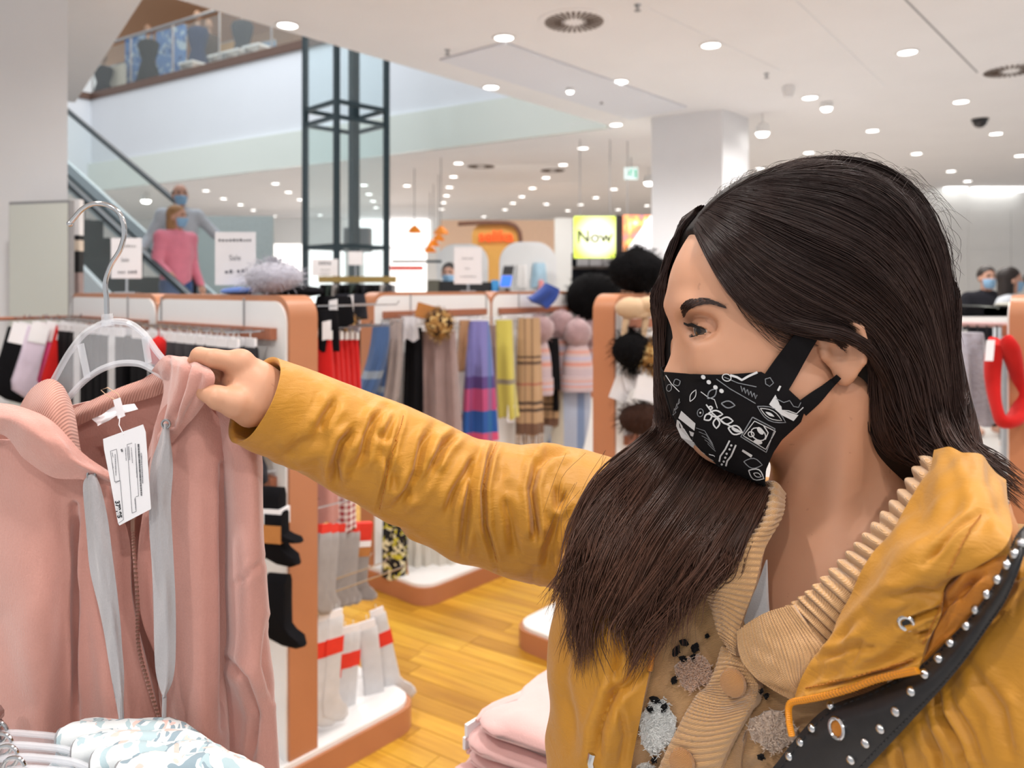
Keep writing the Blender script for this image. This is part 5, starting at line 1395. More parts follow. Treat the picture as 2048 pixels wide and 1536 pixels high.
def hair_cap(p):
    q = (p - HO) @ HM
    d = smin(ell(p, HC, HR - .005, HM), within(p, HEADC, .17, face_sdf) - .0045, .01)
    zl = HL0[2] + (q[:, 0] - HL0[0]) * HLS
    d = smax(d, np.minimum(zl - q[:, 2], q[:, 0] - HLB), .006)
    d = smin(d, hair_neck(p, q), .02)
    c = smin(cap(p, HP(1402, 462, -.034), HP(1352, 600, -.058), .017, .015), cap(p, HP(1352, 600, -.058), HP(1362, 860, -.052), .015, .022), .02)
    c = smin(c, cap(p, HP(1415, 520, -.062), HP(1420, 800, -.068), .020, .024), .02)
    return smin(d, c, .010)
hb = net_obj('hair', hair_cap, axis_of((.10, .46, .003)), axis_of((.52, .80, .003)), axis_of((1.36, 1.68, .003)), M['hair_base'], woman)
def auto(px, py, out=.003):
    "near surface of the hair mass along the view ray (or the closest pass when the ray misses it)"
    d = ray(px, py); t = .48; best = (9, t)
    for _ in range(70):
        v = float(hair_solid((CAM + d * t)[None])[0]) - out
        if v < best[0]: best = (v, t)
        if v < .0004: break
        t += max(v * .8, .0005)
        if t > .86: break
    return CAM + d * best[1]
def A(*q): return [auto(x, y) for x, y in q]
def Lp(*q): return [HP(x, y, l) for x, y, l in q]
def Sp(*q): return [S(x, y, -.05 + (e[0] if e else 0)) for x, y, *e in q]
hr = random.Random(21); hnp = np.random.RandomState(21)
strands = []
def groom(guides, count, nseg=15, spread=.0022, wave=.0016, r=(.00030, .00055), clump=9, trim=(.82, 1.0), curlf=2.5, start=0.0):
    G = np.array([crom(np.array(g), np.linspace(0, 1, 24)) for g in guides])          # (guides, 24, 3)
    ng = len(guides); cl = [(hr.random(), hnp.normal(0, 1, 3)) for _ in range(max(2, count // clump))]
    for k in range(count):
        cu, cofs = cl[hr.randrange(len(cl))]
        u = min(1, max(0, cu + hr.gauss(0, .018)))
        L = hr.uniform(*trim); t = np.linspace(start * hr.random(), L, nseg)
        base = crom(G[:, :, :].reshape(ng, -1), [u])[0].reshape(24, 3) if ng > 1 else G[0]
        p = crom(base, t)
        ph = cu * 40 + hr.uniform(-.5, .5); am = wave * (.3 + t)
        w = np.stack([np.sin(t * 6.28 * curlf + ph), np.cos(t * 5.1 * curlf + ph * 1.3), np.sin(t * 4.3 * curlf + ph * .7)], 1) * am[:, None]
        p = p + w + (cofs[None] * spread * .7 + hnp.normal(0, 1, 3)[None] * spread * .45) * (.35 + .65 * t[:, None] ** .8)
        strands.append((p, hr.uniform(*r)))
# the sweep from the forehead over the ear to the nape
TOPG = [A((1388, 462), (1418, 525), (1462, 590), (1525, 640), (1600, 664), (1665, 668), (1725, 700), (1762, 770)),
       A((1396, 442), (1450, 505), (1520, 570), (1600, 622), (1680, 648), (1750, 700), (1800, 780), (1835, 870)),
       A((1412, 420), (1490, 462), (1580, 520), (1680, 570), (1770, 640), (1830, 740), (1862, 850), (1885, 925)),
       A((1438, 398), (1530, 420), (1640, 460), (1750, 520), (1830, 620), (1872, 740), (1892, 860), (1915, 930)),
       A((1478, 374), (1580, 380), (1690, 402), (1790, 462), (1858, 570), (1888, 700), (1900, 820), (1925, 930)),
       A((1540, 350), (1640, 344), (1740, 362), (1818, 425), (1868, 530), (1893, 660), (1903, 800), (1930, 930)),
       A((1400, 434), (1450, 390), (1540, 342), (1640, 317), (1740, 326), (1830, 376), (1886, 480), (1908, 640)),
       A((1606, 332), (1680, 326), (1760, 348), (1832, 420), (1878, 540), (1898, 680), (1908, 830), (1940, 940))]
groom(TOPG, 3000, 16, .0020, .0010, curlf=1.6, trim=(.7, 1.0), r=(.00026, .0005))
groom([Lp((1540, 630, .070), (1620, 648, .080), (1690, 662, .086), (1745, 700, .080), (1785, 780, .070), (1812, 880, .062)),
       Lp((1560, 645, .070), (1630, 662, .082), (1690, 678, .087), (1738, 712, .080), (1775, 790, .070), (1800, 885, .060))], 260, 15, .0022, .0010, curlf=1.4, trim=(.6, 1.0))
# hair tucked round the ear, falling to the collar
groom([Lp((1700, 660, .072), (1738, 720, .066), (1752, 800, .058), (1770, 870, .055), (1800, 905, .06), (1850, 925, .07)),
       Lp((1740, 660, .072), (1780, 740, .072), (1800, 820, .072), (1830, 880, .075), (1880, 930, .085), (1960, 985, .10)),
       Lp((1800, 640, .066), (1840, 740, .072), (1860, 830, .075), (1890, 890, .085), (1950, 950, .10), (2030, 1020, .11)),
       Lp((1860, 640, .04), (1890, 740, .05), (1905, 830, .055), (1930, 890, .07), (1985, 940, .09), (2055, 1000, .10)),
       Lp((1895, 560, .01), (1905, 700, .02), (1912, 830, .03), (1945, 890, .05), (1995, 930, .07), (2060, 985, .08))], 1100, 15, .004, .003, curlf=1.4, trim=(.75, 1.0))
groom([Lp((1880, 700, .03), (1895, 780, .04), (1890, 800, .045), (1905, 795, .05), (1924, 768, .05)), Lp((1890, 720, .02), (1905, 790, .03), (1900, 815, .04), (1915, 805, .045), (1926, 770, .045))], 60, 10, .0015, .0005)
# curtain beyond the forehead
groom([Lp((1404, 440, -.012), (1368, 470, -.030), (1345, 540, -.045), (1335, 640, -.05), (1338, 760, -.045), (1345, 860, -.03)),
       Lp((1400, 440, -.025), (1350, 480, -.045), (1325, 560, -.06), (1316, 660, -.065), (1325, 770, -.055), (1330, 870, -.04)),
       Lp((1410, 450, -.035), (1380, 520, -.05), (1366, 600, -.055), (1370, 700, -.055), (1372, 800, -.045), (1375, 890, -.035))], 750, 13, .003, .0015, trim=(.85, 1.0))
# lengths over her chest
chest = [Sp((1350, 830, .05), (1280, 895, .01), (1205, 960), (1155, 1055), (1132, 1130), (1112, 1185)),
         Sp((1362, 850, .04), (1295, 920), (1225, 1010), (1172, 1110), (1145, 1215), (1135, 1290)),
         Sp((1388, 880, .03), (1332, 960), (1265, 1050), (1215, 1150), (1178, 1250), (1170, 1335)),
         Sp((1428, 920, .02), (1380, 1000), (1322, 1090), (1272, 1180), (1238, 1250), (1250, 1300)),
         Sp((1470, 950, .02), (1422, 1030), (1372, 1110), (1330, 1190), (1292, 1260), (1268, 1335)),
         Sp((1515, 972, .02), (1478, 1030), (1440, 1090), (1408, 1150), (1370, 1200), (1345, 1270)),
         Sp((1538, 985, .02), (1513, 1030), (1488, 1080), (1466, 1125), (1440, 1165), (1422, 1185))]
groom(chest, 2500, 17, .0055, .0035, curlf=1.5, trim=(.55, 1.08), r=(.00026, .00050), clump=14)
groom([[q + np.array((0, .018, 0)) for q in g] for g in chest[:6]], 700, 13, .006, .002, curlf=1.2, trim=(.6, .92), r=(.0006, .0011), clump=8)
# loose wisps
for _ in range(130):
    x = hr.uniform(1420, 1860); y = 560 - 235 * math.sqrt(max(0, 1 - ((x - 1640) / 262) ** 2)); dx = hr.uniform(30, 90)
    a = auto(x, y + 8); l = hr.uniform(4, 26)
    strands.append((crom(np.array([a, HP(x + dx * .5, y - l, hr.uniform(-.03, .03)), HP(x + dx, y - l * .3 + (dx * .25 if x > 1700 else 0), hr.uniform(-.03, .03))]), np.linspace(0, 1, 9)), .00016))
for _ in range(70):
    y = hr.uniform(400, 900); x = 1893 + hr.uniform(-12, 6)
    strands.append((crom(np.array([HP(x, y, .02), HP(x + hr.uniform(5, 26), y + 25, .02), HP(x + hr.uniform(0, 34), y + hr.uniform(40, 80), .02)]), np.linspace(0, 1, 8)), .00016))
for _ in range(150):
    y0 = hr.uniform(0, 1); a = (1395 + 60 * y0, 470 + 100 * y0); 
    strands.append((crom(np.array([on_skin(a[0], a[1], lift=.003), on_skin(a[0] + 45, a[1] + 58 + hr.uniform(-14, 22), lift=.004), on_skin(a[0] + 115, a[1] + 112 + hr.uniform(-22, 26), lift=.004), on_skin(min(1640, a[0] + 190), min(690, a[1] + 160 + hr.uniform(-10, 20)), lift=.006)]), np.linspace(0, 1, 12)), hr.uniform(.00012, .00022)))
for _ in range(60):
    a = (hr.uniform(1130, 1330), hr.uniform(900, 1150)); 
    strands.append((crom(np.array([S(a[0], a[1], -.055), S(a[0] - hr.uniform(10, 50), a[1] + 50, -.065), S(a[0] - hr.uniform(10, 60), a[1] + hr.uniform(80, 150), -.06)]), np.linspace(0, 1, 9)), .00016))
def build_strands(name, mat):
    global allp, strands
    allp = np.vstack([p for p, r in strands])
    tgt = np.concatenate([np.full(len(p), hr.uniform(.0006, .0042)) for p, r in strands])
    def push(fn, idx, tg):
        q = allp[idx]; f = fn(q); k = np.where(f < tg)[0]
        if not len(k): return
        qq = q[k]; e = .0012
        gr = np.stack([fn(qq + np.eye(3)[a] * e) - f[k] for a in range(3)], 1); gr /= np.linalg.norm(gr, axis=1, keepdims=True) + 1e-9
        allp[idx[k]] = qq + gr * np.clip(tg[k] - f[k], 0, .02)[:, None]
    near = np.where(np.linalg.norm(allp - HP(1680, 680), axis=1) < .19)[0]
    for _ in range(2):
        push(lambda q: np.minimum(face_sdf(q) - .0012, ear_sdf(q, 0) - .0006), near, np.full(len(near), .0008))
        push(hair_cap, near, tgt[near])
    o_ = 0
    for i_, (p, r) in enumerate(strands): strands[i_] = (allp[o_:o_ + len(p)], r); o_ += len(p)
    # strands -> one mesh of three-sided tubes
    VV, FF = [], []; o_ = 0
    for p, r in strands:
        k = len(p); t = np.gradient(p, axis=0); t /= np.linalg.norm(t, axis=1, keepdims=True) + 1e-9
        ref = np.array((.31, .2, .93)); x = np.cross(t, ref); x /= np.linalg.norm(x, axis=1, keepdims=True) + 1e-9; y = np.cross(t, x)
        rr = r * np.clip(np.minimum(1, (1 - np.linspace(0, 1, k)) * 4 + .15), .15, 1)
        ring = np.stack([p + (x * math.cos(a) + y * math.sin(a)) * rr[:, None] for a in (0, 2.094, 4.189)], 1).reshape(-1, 3)
        VV.append(ring); i = np.arange(k - 1)[:, None] * 3
        for a in range(3):
            b = (a + 1) % 3; FF.append(np.concatenate([i + a, i + b, i + 3 + b, i + 3 + a], 1) + o_)
        o_ += 3 * k
    VV = np.vstack(VV) - np.array(woman.location); FF = np.vstack(FF)
    me = bpy.data.meshes.new(name); me.vertices.add(len(VV)); me.vertices.foreach_set('co', VV.ravel())
    me.loops.add(FF.size); me.loops.foreach_set('vertex_index', FF.ravel().astype(np.int32)); me.polygons.add(len(FF)); me.polygons.foreach_set('loop_start', (np.arange(len(FF)) * 4).astype(np.int32))
    me.polygons.foreach_set('use_smooth', np.ones(len(FF), bool)); me.update(calc_edges=True); me.materials.append(mat)
    ho = bpy.data.objects.new(name, me); COL.objects.link(ho); ho.parent = hb; ho['kind'] = 'stuff'
    strands = []
build_strands('hair_strands', M['hair'])
M['hair_highlight'] = hair_mat('painted_highlights', (.085, .055, .048), (.10, .060, .048), (.15, .085, .060))  # hair highlights put into the colour of thin lighter strands
groom(TOPG, 330, 16, .0026, .0014, curlf=1.8, trim=(.5, 1.0), r=(.00016, .00026), clump=2, start=.3)
groom(chest, 160, 17, .0065, .004, curlf=1.5, trim=(.6, 1.08), r=(.00018, .00030), clump=2)
build_strands('highlight_strands', M['hair_highlight'])
# ------------------------------------------------------------------ the pink hoodie on its hanger
def fleece(name, col):
    t = NT(name); v = t.coord(); n = t.noise(v, 480, 3, .7); b = t.noise(v, 12, 4); w = t.noise(t.mapping(v, (1, 1, .25)), 700, 2)
    c = t.ramp(b, [(.3, tuple(x * .93 for x in col)), (.7, tuple(min(1, x * 1.05) for x in col))])
    c = t.mix(t.math('MULTIPLY', n, .22), c, tuple(min(1, x * 1.5 + .1) for x in col))
    t.base(c).set(Roughness=.95, Sheen_Weight=.55, Specular_IOR_Level=.12); t.bump(t.math('ADD', n, w), .4, .0012)
    return t.m
M['pink'] = fleece('dusty_pink_fleece', lin(196, 142, 130))
M['ribbed'] = None
tk = NT('dusty_pink_rib'); v_ = tk.coord(); wv_ = tk.wave(tk.mapping(v_, rot=(0, R(-28), 0)), 130, .6, 'X', 1)
tk.base(tk.mix(tk.math('MULTIPLY', tk.math('SUBTRACT', 1.0, wv_), .35), lin(210, 156, 140), lin(160, 104, 92))).set(Roughness=.95, Sheen_Weight=.4, Specular_IOR_Level=.1); tk.bump(wv_, .5, .0015); M['rib'] = tk.m
M['tape'] = fleece('grey_melange', lin(168, 164, 166))
hood = thing('hoodie', 'dusty pink zip hoodie with grey ties and a price tag on a clear hanger', 'hoodie', tuple(P(270, 1100, .79)))
def sh(name, rows, mat, parent, nu, nv, thick=.003, noise=0, cells=(6, 6), seed=1, cre=(), bulge=0):
    "cloth from control points (px, py, distance)"
    g = sheet_grid([[pp(*q) for q in r] for r in rows], nu, nv); n = toward(grid_normals(g), g); d = np.zeros((nu, nv))
    u = np.linspace(0, 1, nu)[:, None]; v = np.linspace(0, 1, nv)[None]
    if noise: d += noise * smooth_noise((nu, nv), cells, seed)
    if bulge: d += bulge * np.sin(math.pi * v) ** .7 + 0 * u
    pr = proj(g)
    for line, w, dep in cre:
        best = np.full((nu, nv), 1e9); tt = np.zeros((nu, nv)); tot = len(line) - 1
        for i in range(tot):
            a = np.array(line[i], float); b = np.array(line[i + 1], float); ba = b - a
            h = np.clip(((pr - a) @ ba) / (ba @ ba), 0, 1); dd = np.linalg.norm(pr - a - h[..., None] * ba, axis=2)
            tt = np.where(dd < best, (i + h) / tot, tt); best = np.minimum(best, dd)
        env = np.clip(np.sin(math.pi * np.clip(tt, .06, .94)) * 2.2, 0, 1)
        d += env * (-dep * np.exp(-(best / w) ** 2) + .4 * dep * np.exp(-((best - 2.2 * w) / (1.4 * w)) ** 2))
    g = g + n * d[..., None]
    return sheet_obj(name, g, mat, parent, thick, n), g, n
# back, inside
sh('back_panel', [[(-140, 880, .86), (140, 812, .83), (240, 786, .826), (330, 742, .82), (430, 800, .83), (500, 880, .84)], [(-160, 1100, .87), (140, 1000, .85), (240, 980, .85), (330, 980, .85), (430, 1000, .86), (520, 1050, .86)], [(-160, 1700, .88), (140, 1700, .88), (240, 1700, .88), (330, 1700, .88), (430, 1700, .88), (520, 1700, .87)]], M['pink'], hood, 50, 50)
sh('neck_band', [[(136, 822, .828), (232, 778, .822), (300, 752, .818), (345, 722, .81)], [(140, 838, .822), (236, 795, .816), (305, 770, .812), (352, 744, .80)], [(146, 856, .828), (240, 814, .822), (312, 792, .818), (362, 768, .81)]], M['rib'], hood, 12, 60)
# the two fronts
fl, _, _ = sh('left_front', [[(-190, 930, .84), (-120, 905, .80), (0, 880, .775), (80, 900, .768), (150, 930, .775), (212, 955, .785), (222, 975, .80)], [(-195, 1080, .85), (-120, 1060, .81), (0, 1040, .775), (80, 1040, .768), (150, 1050, .79), (212, 1060, .782), (258, 1075, .79)],
                   [(-195, 1250, .86), (-120, 1240, .82), (0, 1220, .778), (80, 1210, .768), (150, 1210, .80), (215, 1210, .786), (266, 1210, .792)], [(-195, 1460, .86), (-120, 1450, .82), (0, 1440, .785), (80, 1440, .772), (150, 1440, .81), (228, 1440, .79), (318, 1440, .80)], [(-195, 1720, .87), (-120, 1720, .83), (0, 1720, .79), (80, 1720, .78), (160, 1720, .815), (250, 1720, .80), (360, 1720, .81)]],
        M['pink'], hood, 120, 110, .004, .002, (6, 8), 2,
        cre=[([(150, 1010), (152, 1120), (150, 1240), (152, 1460)], 7, .011), ([(-20, 1200), (20, 1330), (60, 1460)], 30, .003), ([(185, 1100), (205, 1250), (235, 1430)], 9, .005), ([(222, 1100), (226, 1250), (252, 1440)], 5, .003)])
sh('right_front', [[(300, 930, .80), (310, 850, .775), (345, 800, .765), (400, 800, .768), (450, 850, .79), (470, 880, .80)], [(283, 1040, .795), (310, 1000, .785), (350, 980, .776), (400, 960, .772), (440, 960, .79), (458, 960, .81)],
                    [(280, 1200, .795), (312, 1190, .785), (355, 1180, .776), (405, 1170, .772), (440, 1170, .795), (456, 1170, .82)], [(326, 1440, .80), (345, 1420, .79), (370, 1400, .778), (410, 1400, .774), (444, 1400, .80), (458, 1400, .825)], [(370, 1720, .81), (380, 1720, .80), (395, 1720, .785), (420, 1720, .78), (450, 1720, .80), (466, 1720, .83)]],
   M['pink'], hood, 110, 70, .004, .0012, (6, 5), 4, cre=[([(296, 1000), (294, 1200), (312, 1440)], 8, .006), ([(444, 930), (446, 1150), (448, 1460)], 7, .008)])
sh('right_sleeve', [[(428, 800, .782), (470, 822, .772), (505, 862, .78), (522, 896, .80), (516, 900, .84)], [(446, 960, .80), (468, 960, .772), (505, 960, .765), (525, 960, .785), (524, 960, .83)], [(450, 1100, .81), (470, 1100, .775), (505, 1100, .766), (530, 1100, .785), (528, 1100, .83)], [(452, 1260, .815), (472, 1255, .785), (505, 1250, .772), (537, 1250, .79), (534, 1250, .84)],
                     [(452, 1340, .81), (480, 1340, .775), (512, 1350, .766), (543, 1350, .79), (540, 1350, .84)], [(460, 1460, .82), (500, 1460, .80), (520, 1450, .79), (553, 1450, .80), (550, 1450, .85)], [(456, 1720, .83), (490, 1720, .80), (520, 1720, .795), (566, 1720, .81), (560, 1720, .86)]],
   M['pink'], hood, 130, 60, .004, .0012, (8, 5), 5, cre=[([(456, 1320), (490, 1360), (512, 1430), (500, 1536)], 7, .006), ([(470, 1170), (495, 1150), (530, 1120)], 6, .0025), ([(538, 1240), (530, 1330), (545, 1400)], 6, .004)])
# the hood, folded open: left roll, left inner peak, right flap held by the hand
sh('hood_peak', [[(30, 830, .80), (60, 780, .79), (96, 758, .784), (124, 770, .79), (142, 800, .80)], [(30, 870, .79), (66, 830, .77), (100, 808, .764), (130, 812, .775), (152, 838, .795)], [(40, 910, .785), (80, 890, .766), (110, 880, .76), (140, 880, .77), (162, 900, .79)], [(60, 950, .785), (110, 940, .775), (140, 935, .772), (165, 930, .78), (176, 930, .79)]], M['rib'], hood, 40, 50)
sh('hood_roll', [[(-160, 840, .80), (-80, 815, .775), (0, 806, .757), (60, 818, .75), (112, 848, .75), (165, 905, .757), (220, 944, .765)], [(-160, 880, .785), (-80, 850, .755), (0, 836, .738), (56, 860, .732), (108, 895, .735), (162, 930, .745), (221, 957, .757)], [(-160, 925, .80), (-80, 900, .775), (0, 868, .755), (50, 918, .75), (104, 955, .752), (164, 958, .755), (222, 972, .765)]], M['pink'], hood, 40, 90, .004, .0012, (4, 8), 8)
sh('hood_flap', [[(302, 742, .79), (318, 722, .776), (334, 710, .768), (352, 712, .76), (384, 716, .752)], [(328, 762, .786), (340, 750, .755), (362, 742, .735), (396, 738, .722), (428, 748, .725)], [(322, 812, .79), (338, 800, .755), (360, 796, .735), (388, 792, .725), (418, 792, .733)], [(306, 870, .79), (322, 850, .77), (340, 840, .755), (362, 838, .745), (388, 832, .752)], [(290, 932, .80), (302, 910, .785), (318, 895, .775), (332, 888, .768), (346, 886, .768)]],
   M['pink'], hood, 70, 60, .004, .0008, (5, 5), 9, cre=[([(380, 722), (370, 770), (345, 850)], 5, .006), ([(404, 740), (392, 790), (362, 850)], 6, .003), ([(338, 716), (336, 770), (318, 860)], 5, .003)])
# zip
zl = crom(np.array([(266, 1036), (268, 1100), (275, 1200), (277, 1290), (300, 1380), (330, 1470), (350, 1560)], float), np.linspace(0, 1, 70))
zt = MB(); zt.tube([Vector(pp(x, y, .782)) for x, y in zl], 0.0012, 6, flat=1.5); zo = obj('zip', zt, M['pink'], hood)
bronze_z = plain('antique_brass', lin(158, 120, 104), .4, .5)
tm = MB(); tm.box((0, 0, 0), (.0034, .0016, .0016)); tme = mesh_from('zip_tooth', tm.v, tm.f, bronze_z, None, False)
for (x, y) in zl[::1]:
    o = bpy.data.objects.new('zip_tooth', tme); COL.objects.link(o); o.parent = zo; o.location = Vector(pp(x, y, .7795)) - hood.location
m = MB(); c = Vector(pp(266, 1028, .777)); m.box(c, (.006, .003, .010)); m.box(c - Z * .010, (.004, .002, .014)); obj('zip_pull', m, bronze_z, zo)
# ties
def tie(L_, R_, Y0, nm='tie', twist=0):
    rows = [[(a[0], a[1], Y0 + .002), ((a[0] + b[0]) / 2, (a[1] + b[1]) / 2, Y0 - .004), (b[0], b[1], Y0 + .001)] for a, b in zip(L_, R_)]
    return sh(nm, rows, M['tape'], hood, 110, 16, .002, .0012, (9, 3), 14)[0]
t1 = tie([(176, 950), (166, 972), (172, 1040), (180, 1130), (200, 1230), (216, 1310), (233, 1400), (242, 1480)], [(190, 948), (202, 975), (216, 1040), (226, 1120), (236, 1200), (244, 1280), (248, 1370), (250, 1480)], .752)
t2 = tie([(328, 848), (318, 880), (303, 930), (299, 1010), (302, 1100), (306, 1200), (310, 1300), (316, 1360), (325, 1394)], [(336, 848), (343, 890), (346, 940), (342, 1010), (346, 1100), (351, 1200), (352, 1290), (346, 1360), (332, 1396)], .748)
m = MB(); m.tube([Vector(pp(329, 1394, .748)), Vector(pp(328, 1440, .75)), Vector(pp(326, 1500, .752))], .0022, 8); obj('tie_end', m, M['tape'], t2)
for x, y, Y in ((183, 950, .752), (332, 848, .746)):
    m = MB(); c = Vector(pp(x, y, Y)); m.tube([c + Vector((math.cos(a) * .004, 0, math.sin(a) * .004)) for a in np.linspace(0, 2 * math.pi, 16)], .0012, 6); obj('eyelet', m, M['steel'], hood)
# label, loop and price tag
lb, _, _ = sh('neck_label', [[(184, 838, .80), (205, 828, .795), (235, 812, .795), (268, 806, .80)], [(196, 852, .797), (214, 842, .79), (240, 828, .79), (276, 818, .797)]], M['paper'], hood, 8, 30, .0006, .0015, (2, 6), 3)
m = MB(); m.prism([pp(226, 800, .785), pp(240, 795, .785), pp(250, 832, .783), pp(236, 838, .783)], (0, .0008, 0)); obj('size_flag', m, M['paper'], hood, False)
m = MB(); m.tube([Vector(pp(x, y, .786)) for x, y in ((232, 800), (215, 792), (202, 780), (215, 775), (236, 788), (240, 798))], .0005, 6); obj('loop', m, plain('beige_cord', lin(206, 170, 140)), hood)
tag_c = [pp(206, 878, .738), pp(288, 848, .736), pp(302, 1018, .733), pp(237, 1052, .735)]
price = thing('price_tag', 'white printed price tag hanging in front of the pink hoodie', 'price tag', tuple(tag_c[0]))
TL, TR, BR, BL = [Vector(q) for q in tag_c]; nt = (TR - TL).cross(BL - TL).normalized()
nt = nt if nt.y < 0 else -nt
def TP(u, v, lift=.0004): return (TL * (1 - u) + TR * u) * (1 - v) + (BL * (1 - u) + BR * u) * v + nt * lift
m = MB(); m.prism([TP(0, 0, 0), TP(.97, 0, 0), TP(1.02, .10, 0), TP(1.0, .99, 0), TP(.99, 1, 0), TP(.03, 1, 0), TP(0, .97, 0), TP(-.005, .5, 0), TP(-.02, .12, 0)], -nt * .0006); obj('card', m, M['paper'], price, False)
TG = lambda x, y: None
inv = np.linalg.inv(np.array([[82, -30], [31, 174]]).T.astype(float))
def UVt(x, y):     # close-up pixel -> place on the tag
    px_, py_ = 160 + x / 6.98, 840 + y / 6.98; q = inv @ np.array((px_ - 206, py_ - 878)); return float(q[0]), float(q[1])
def tline(pts, w=.00035, mat='ink'):
    m = MB(); P3 = [TP(*UVt(*q)) for q in pts]
    for a, b in zip(P3[:-1], P3[1:]):
        d = (b - a).normalized(); s = d.cross(nt) * w / 2; m.prism([a - s, b - s, b + s, a + s], nt * .0001)
    obj('printed_line', m, M[mat], price, False)
tline([(430, 435), (520, 408), (575, 850), (495, 865), (430, 435)]); tline([(505, 880), (580, 850), (630, 1395), (545, 1440)]); tline([(670, 345), (745, 325)]); tline([(672, 345), (780, 1310), (850, 1290), (830, 1090)]); tline([(790, 330), (885, 1075), (840, 1085)])
def words(x0, y0, x1, y1, n, h, mat='ink', seed=0):
    g = random.Random(seed); a = np.array((x0, y0), float); b = np.array((x1, y1), float); t = 0; m = MB(); d = (b - a) / np.linalg.norm(b - a); nn = np.array((-d[1], d[0])) * h / 2; L_ = np.linalg.norm(b - a); q = 0
    while q < L_ - 4:
        w = g.uniform(6, 13); p0 = a + d * q; p1 = a + d * min(L_, q + w)
        m.prism([TP(*UVt(*(p0 - nn))), TP(*UVt(*(p1 - nn))), TP(*UVt(*(p1 + nn))), TP(*UVt(*(p0 + nn)))], nt * .0001); q += w + g.uniform(4, 9)
    obj('printed_text', m, M[mat], price, False)
words(650, 390, 668, 570, 0, 10, seed=1); words(695, 375, 720, 570, 0, 12, seed=2); words(735, 390, 765, 610, 0, 9, seed=3); words(455, 455, 470, 520, 0, 8, seed=4); words(500, 480, 515, 780, 0, 12, seed=5); words(455, 600, 475, 680, 0, 9, seed=6)
words(838, 340, 935, 1080, 0, 26, 'ink_dark', 7); words(890, 470, 945, 900, 0, 16, 'ink', 8); words(800, 400, 845, 820, 0, 9, 'ink', 9); words(590, 410, 605, 445, 0, 26, 'ink_dark', 10); words(820, 1110, 845, 1270, 0, 9, 'ink', 11)
ax_ = (TP(*UVt(565, 1400)) - TP(*UVt(515, 1090))).normalized()
copy_mesh_text('379,95', .0062, M['ink_dark'], price, TP(*UVt(546, 1250), .0004), ax_, nt.cross(ax_), 'price', .0001, bold=.00018)
m = MB(); m.tube([TP(.5, .03, .0006), Vector(pp(238, 850, .76)), Vector(pp(240, 832, .78))], .0004, 5); obj('string', m, M['paper'], price)

# ---- clear hangers
M['clear'] = glassy('clear_plastic', (.965, .97, .985), .12, .16)
M['clear_rim'] = glassy('clear_plastic_rim', (.95, .96, .98), .10, .30)
hg = thing('clothes_hanger', 'clear plastic hanger with chrome hook holding the pink hoodie', 'hanger', tuple(P(215, 640, .80)))
outer = [(58, 850), (86, 800), (112, 752), (138, 706), (168, 668), (200, 649), (215, 645), (236, 643), (262, 648), (290, 670), (316, 706), (345, 738), (385, 775), (425, 815)]
innr = [(78, 868), (108, 830), (140, 792), (166, 764), (196, 742), (225, 730), (250, 726), (280, 728), (305, 740), (335, 760), (370, 795), (408, 832)]
m = MB(); poly = [pp(x, y, .80) for x, y in outer] + [pp(x, y, .80) for x, y in innr[::-1]]
m.prism(poly, (0, .0028, 0)); obj('plate', m, M['clear'], hg, False)
for ln in (outer, innr):
    c_ = crom(np.array(ln, float), np.linspace(0, 1, 50)); m = MB(); m.tube([Vector(pp(x, y, .8014)) for x, y in c_], .0034, 8); obj('edge_bead', m, M['clear_rim'], hg)
for a, b in (((156, 690), (170, 758)), ((284, 676), (292, 728))):
    m = MB(); d_ = (b[0] - a[0], b[1] - a[1]); m.prism([pp(a[0], a[1], .7995), pp(a[0] + 12, a[1] - 4, .7995), pp(b[0] + 12, b[1] - 4, .7995), pp(b[0], b[1], .7995)], (0, -.0016, 0)); obj('rib', m, M['clear_rim'], hg, False)
m = MB(); m.tube([Vector(pp(216, 652, .8012)), Vector(pp(214, 628, .8012))], [.0062, .0056], 12); obj('hub', m, M['clear_rim'], hg)
hk = crom(np.array([(214, 640), (213, 600), (211, 565), (222, 530), (241, 498), (249, 462), (241, 430), (220, 412), (190, 407), (166, 417), (150, 434), (140, 446)], float), np.linspace(0, 1, 60))
m = MB(); m.tube([Vector(pp(x, y, .8012)) for x, y in hk], .0026, 10); m.ball(Vector(pp(140, 447, .8012)), .0034, 10); obj('hook', m, M['chrome'], hg)
copy_mesh_text('CAX', .012, M['clear_rim'], hg, Vector(pp(226, 718, .799)), (1, 0, 0), (0, 0, 1), 'embossing', .0006) if False else None

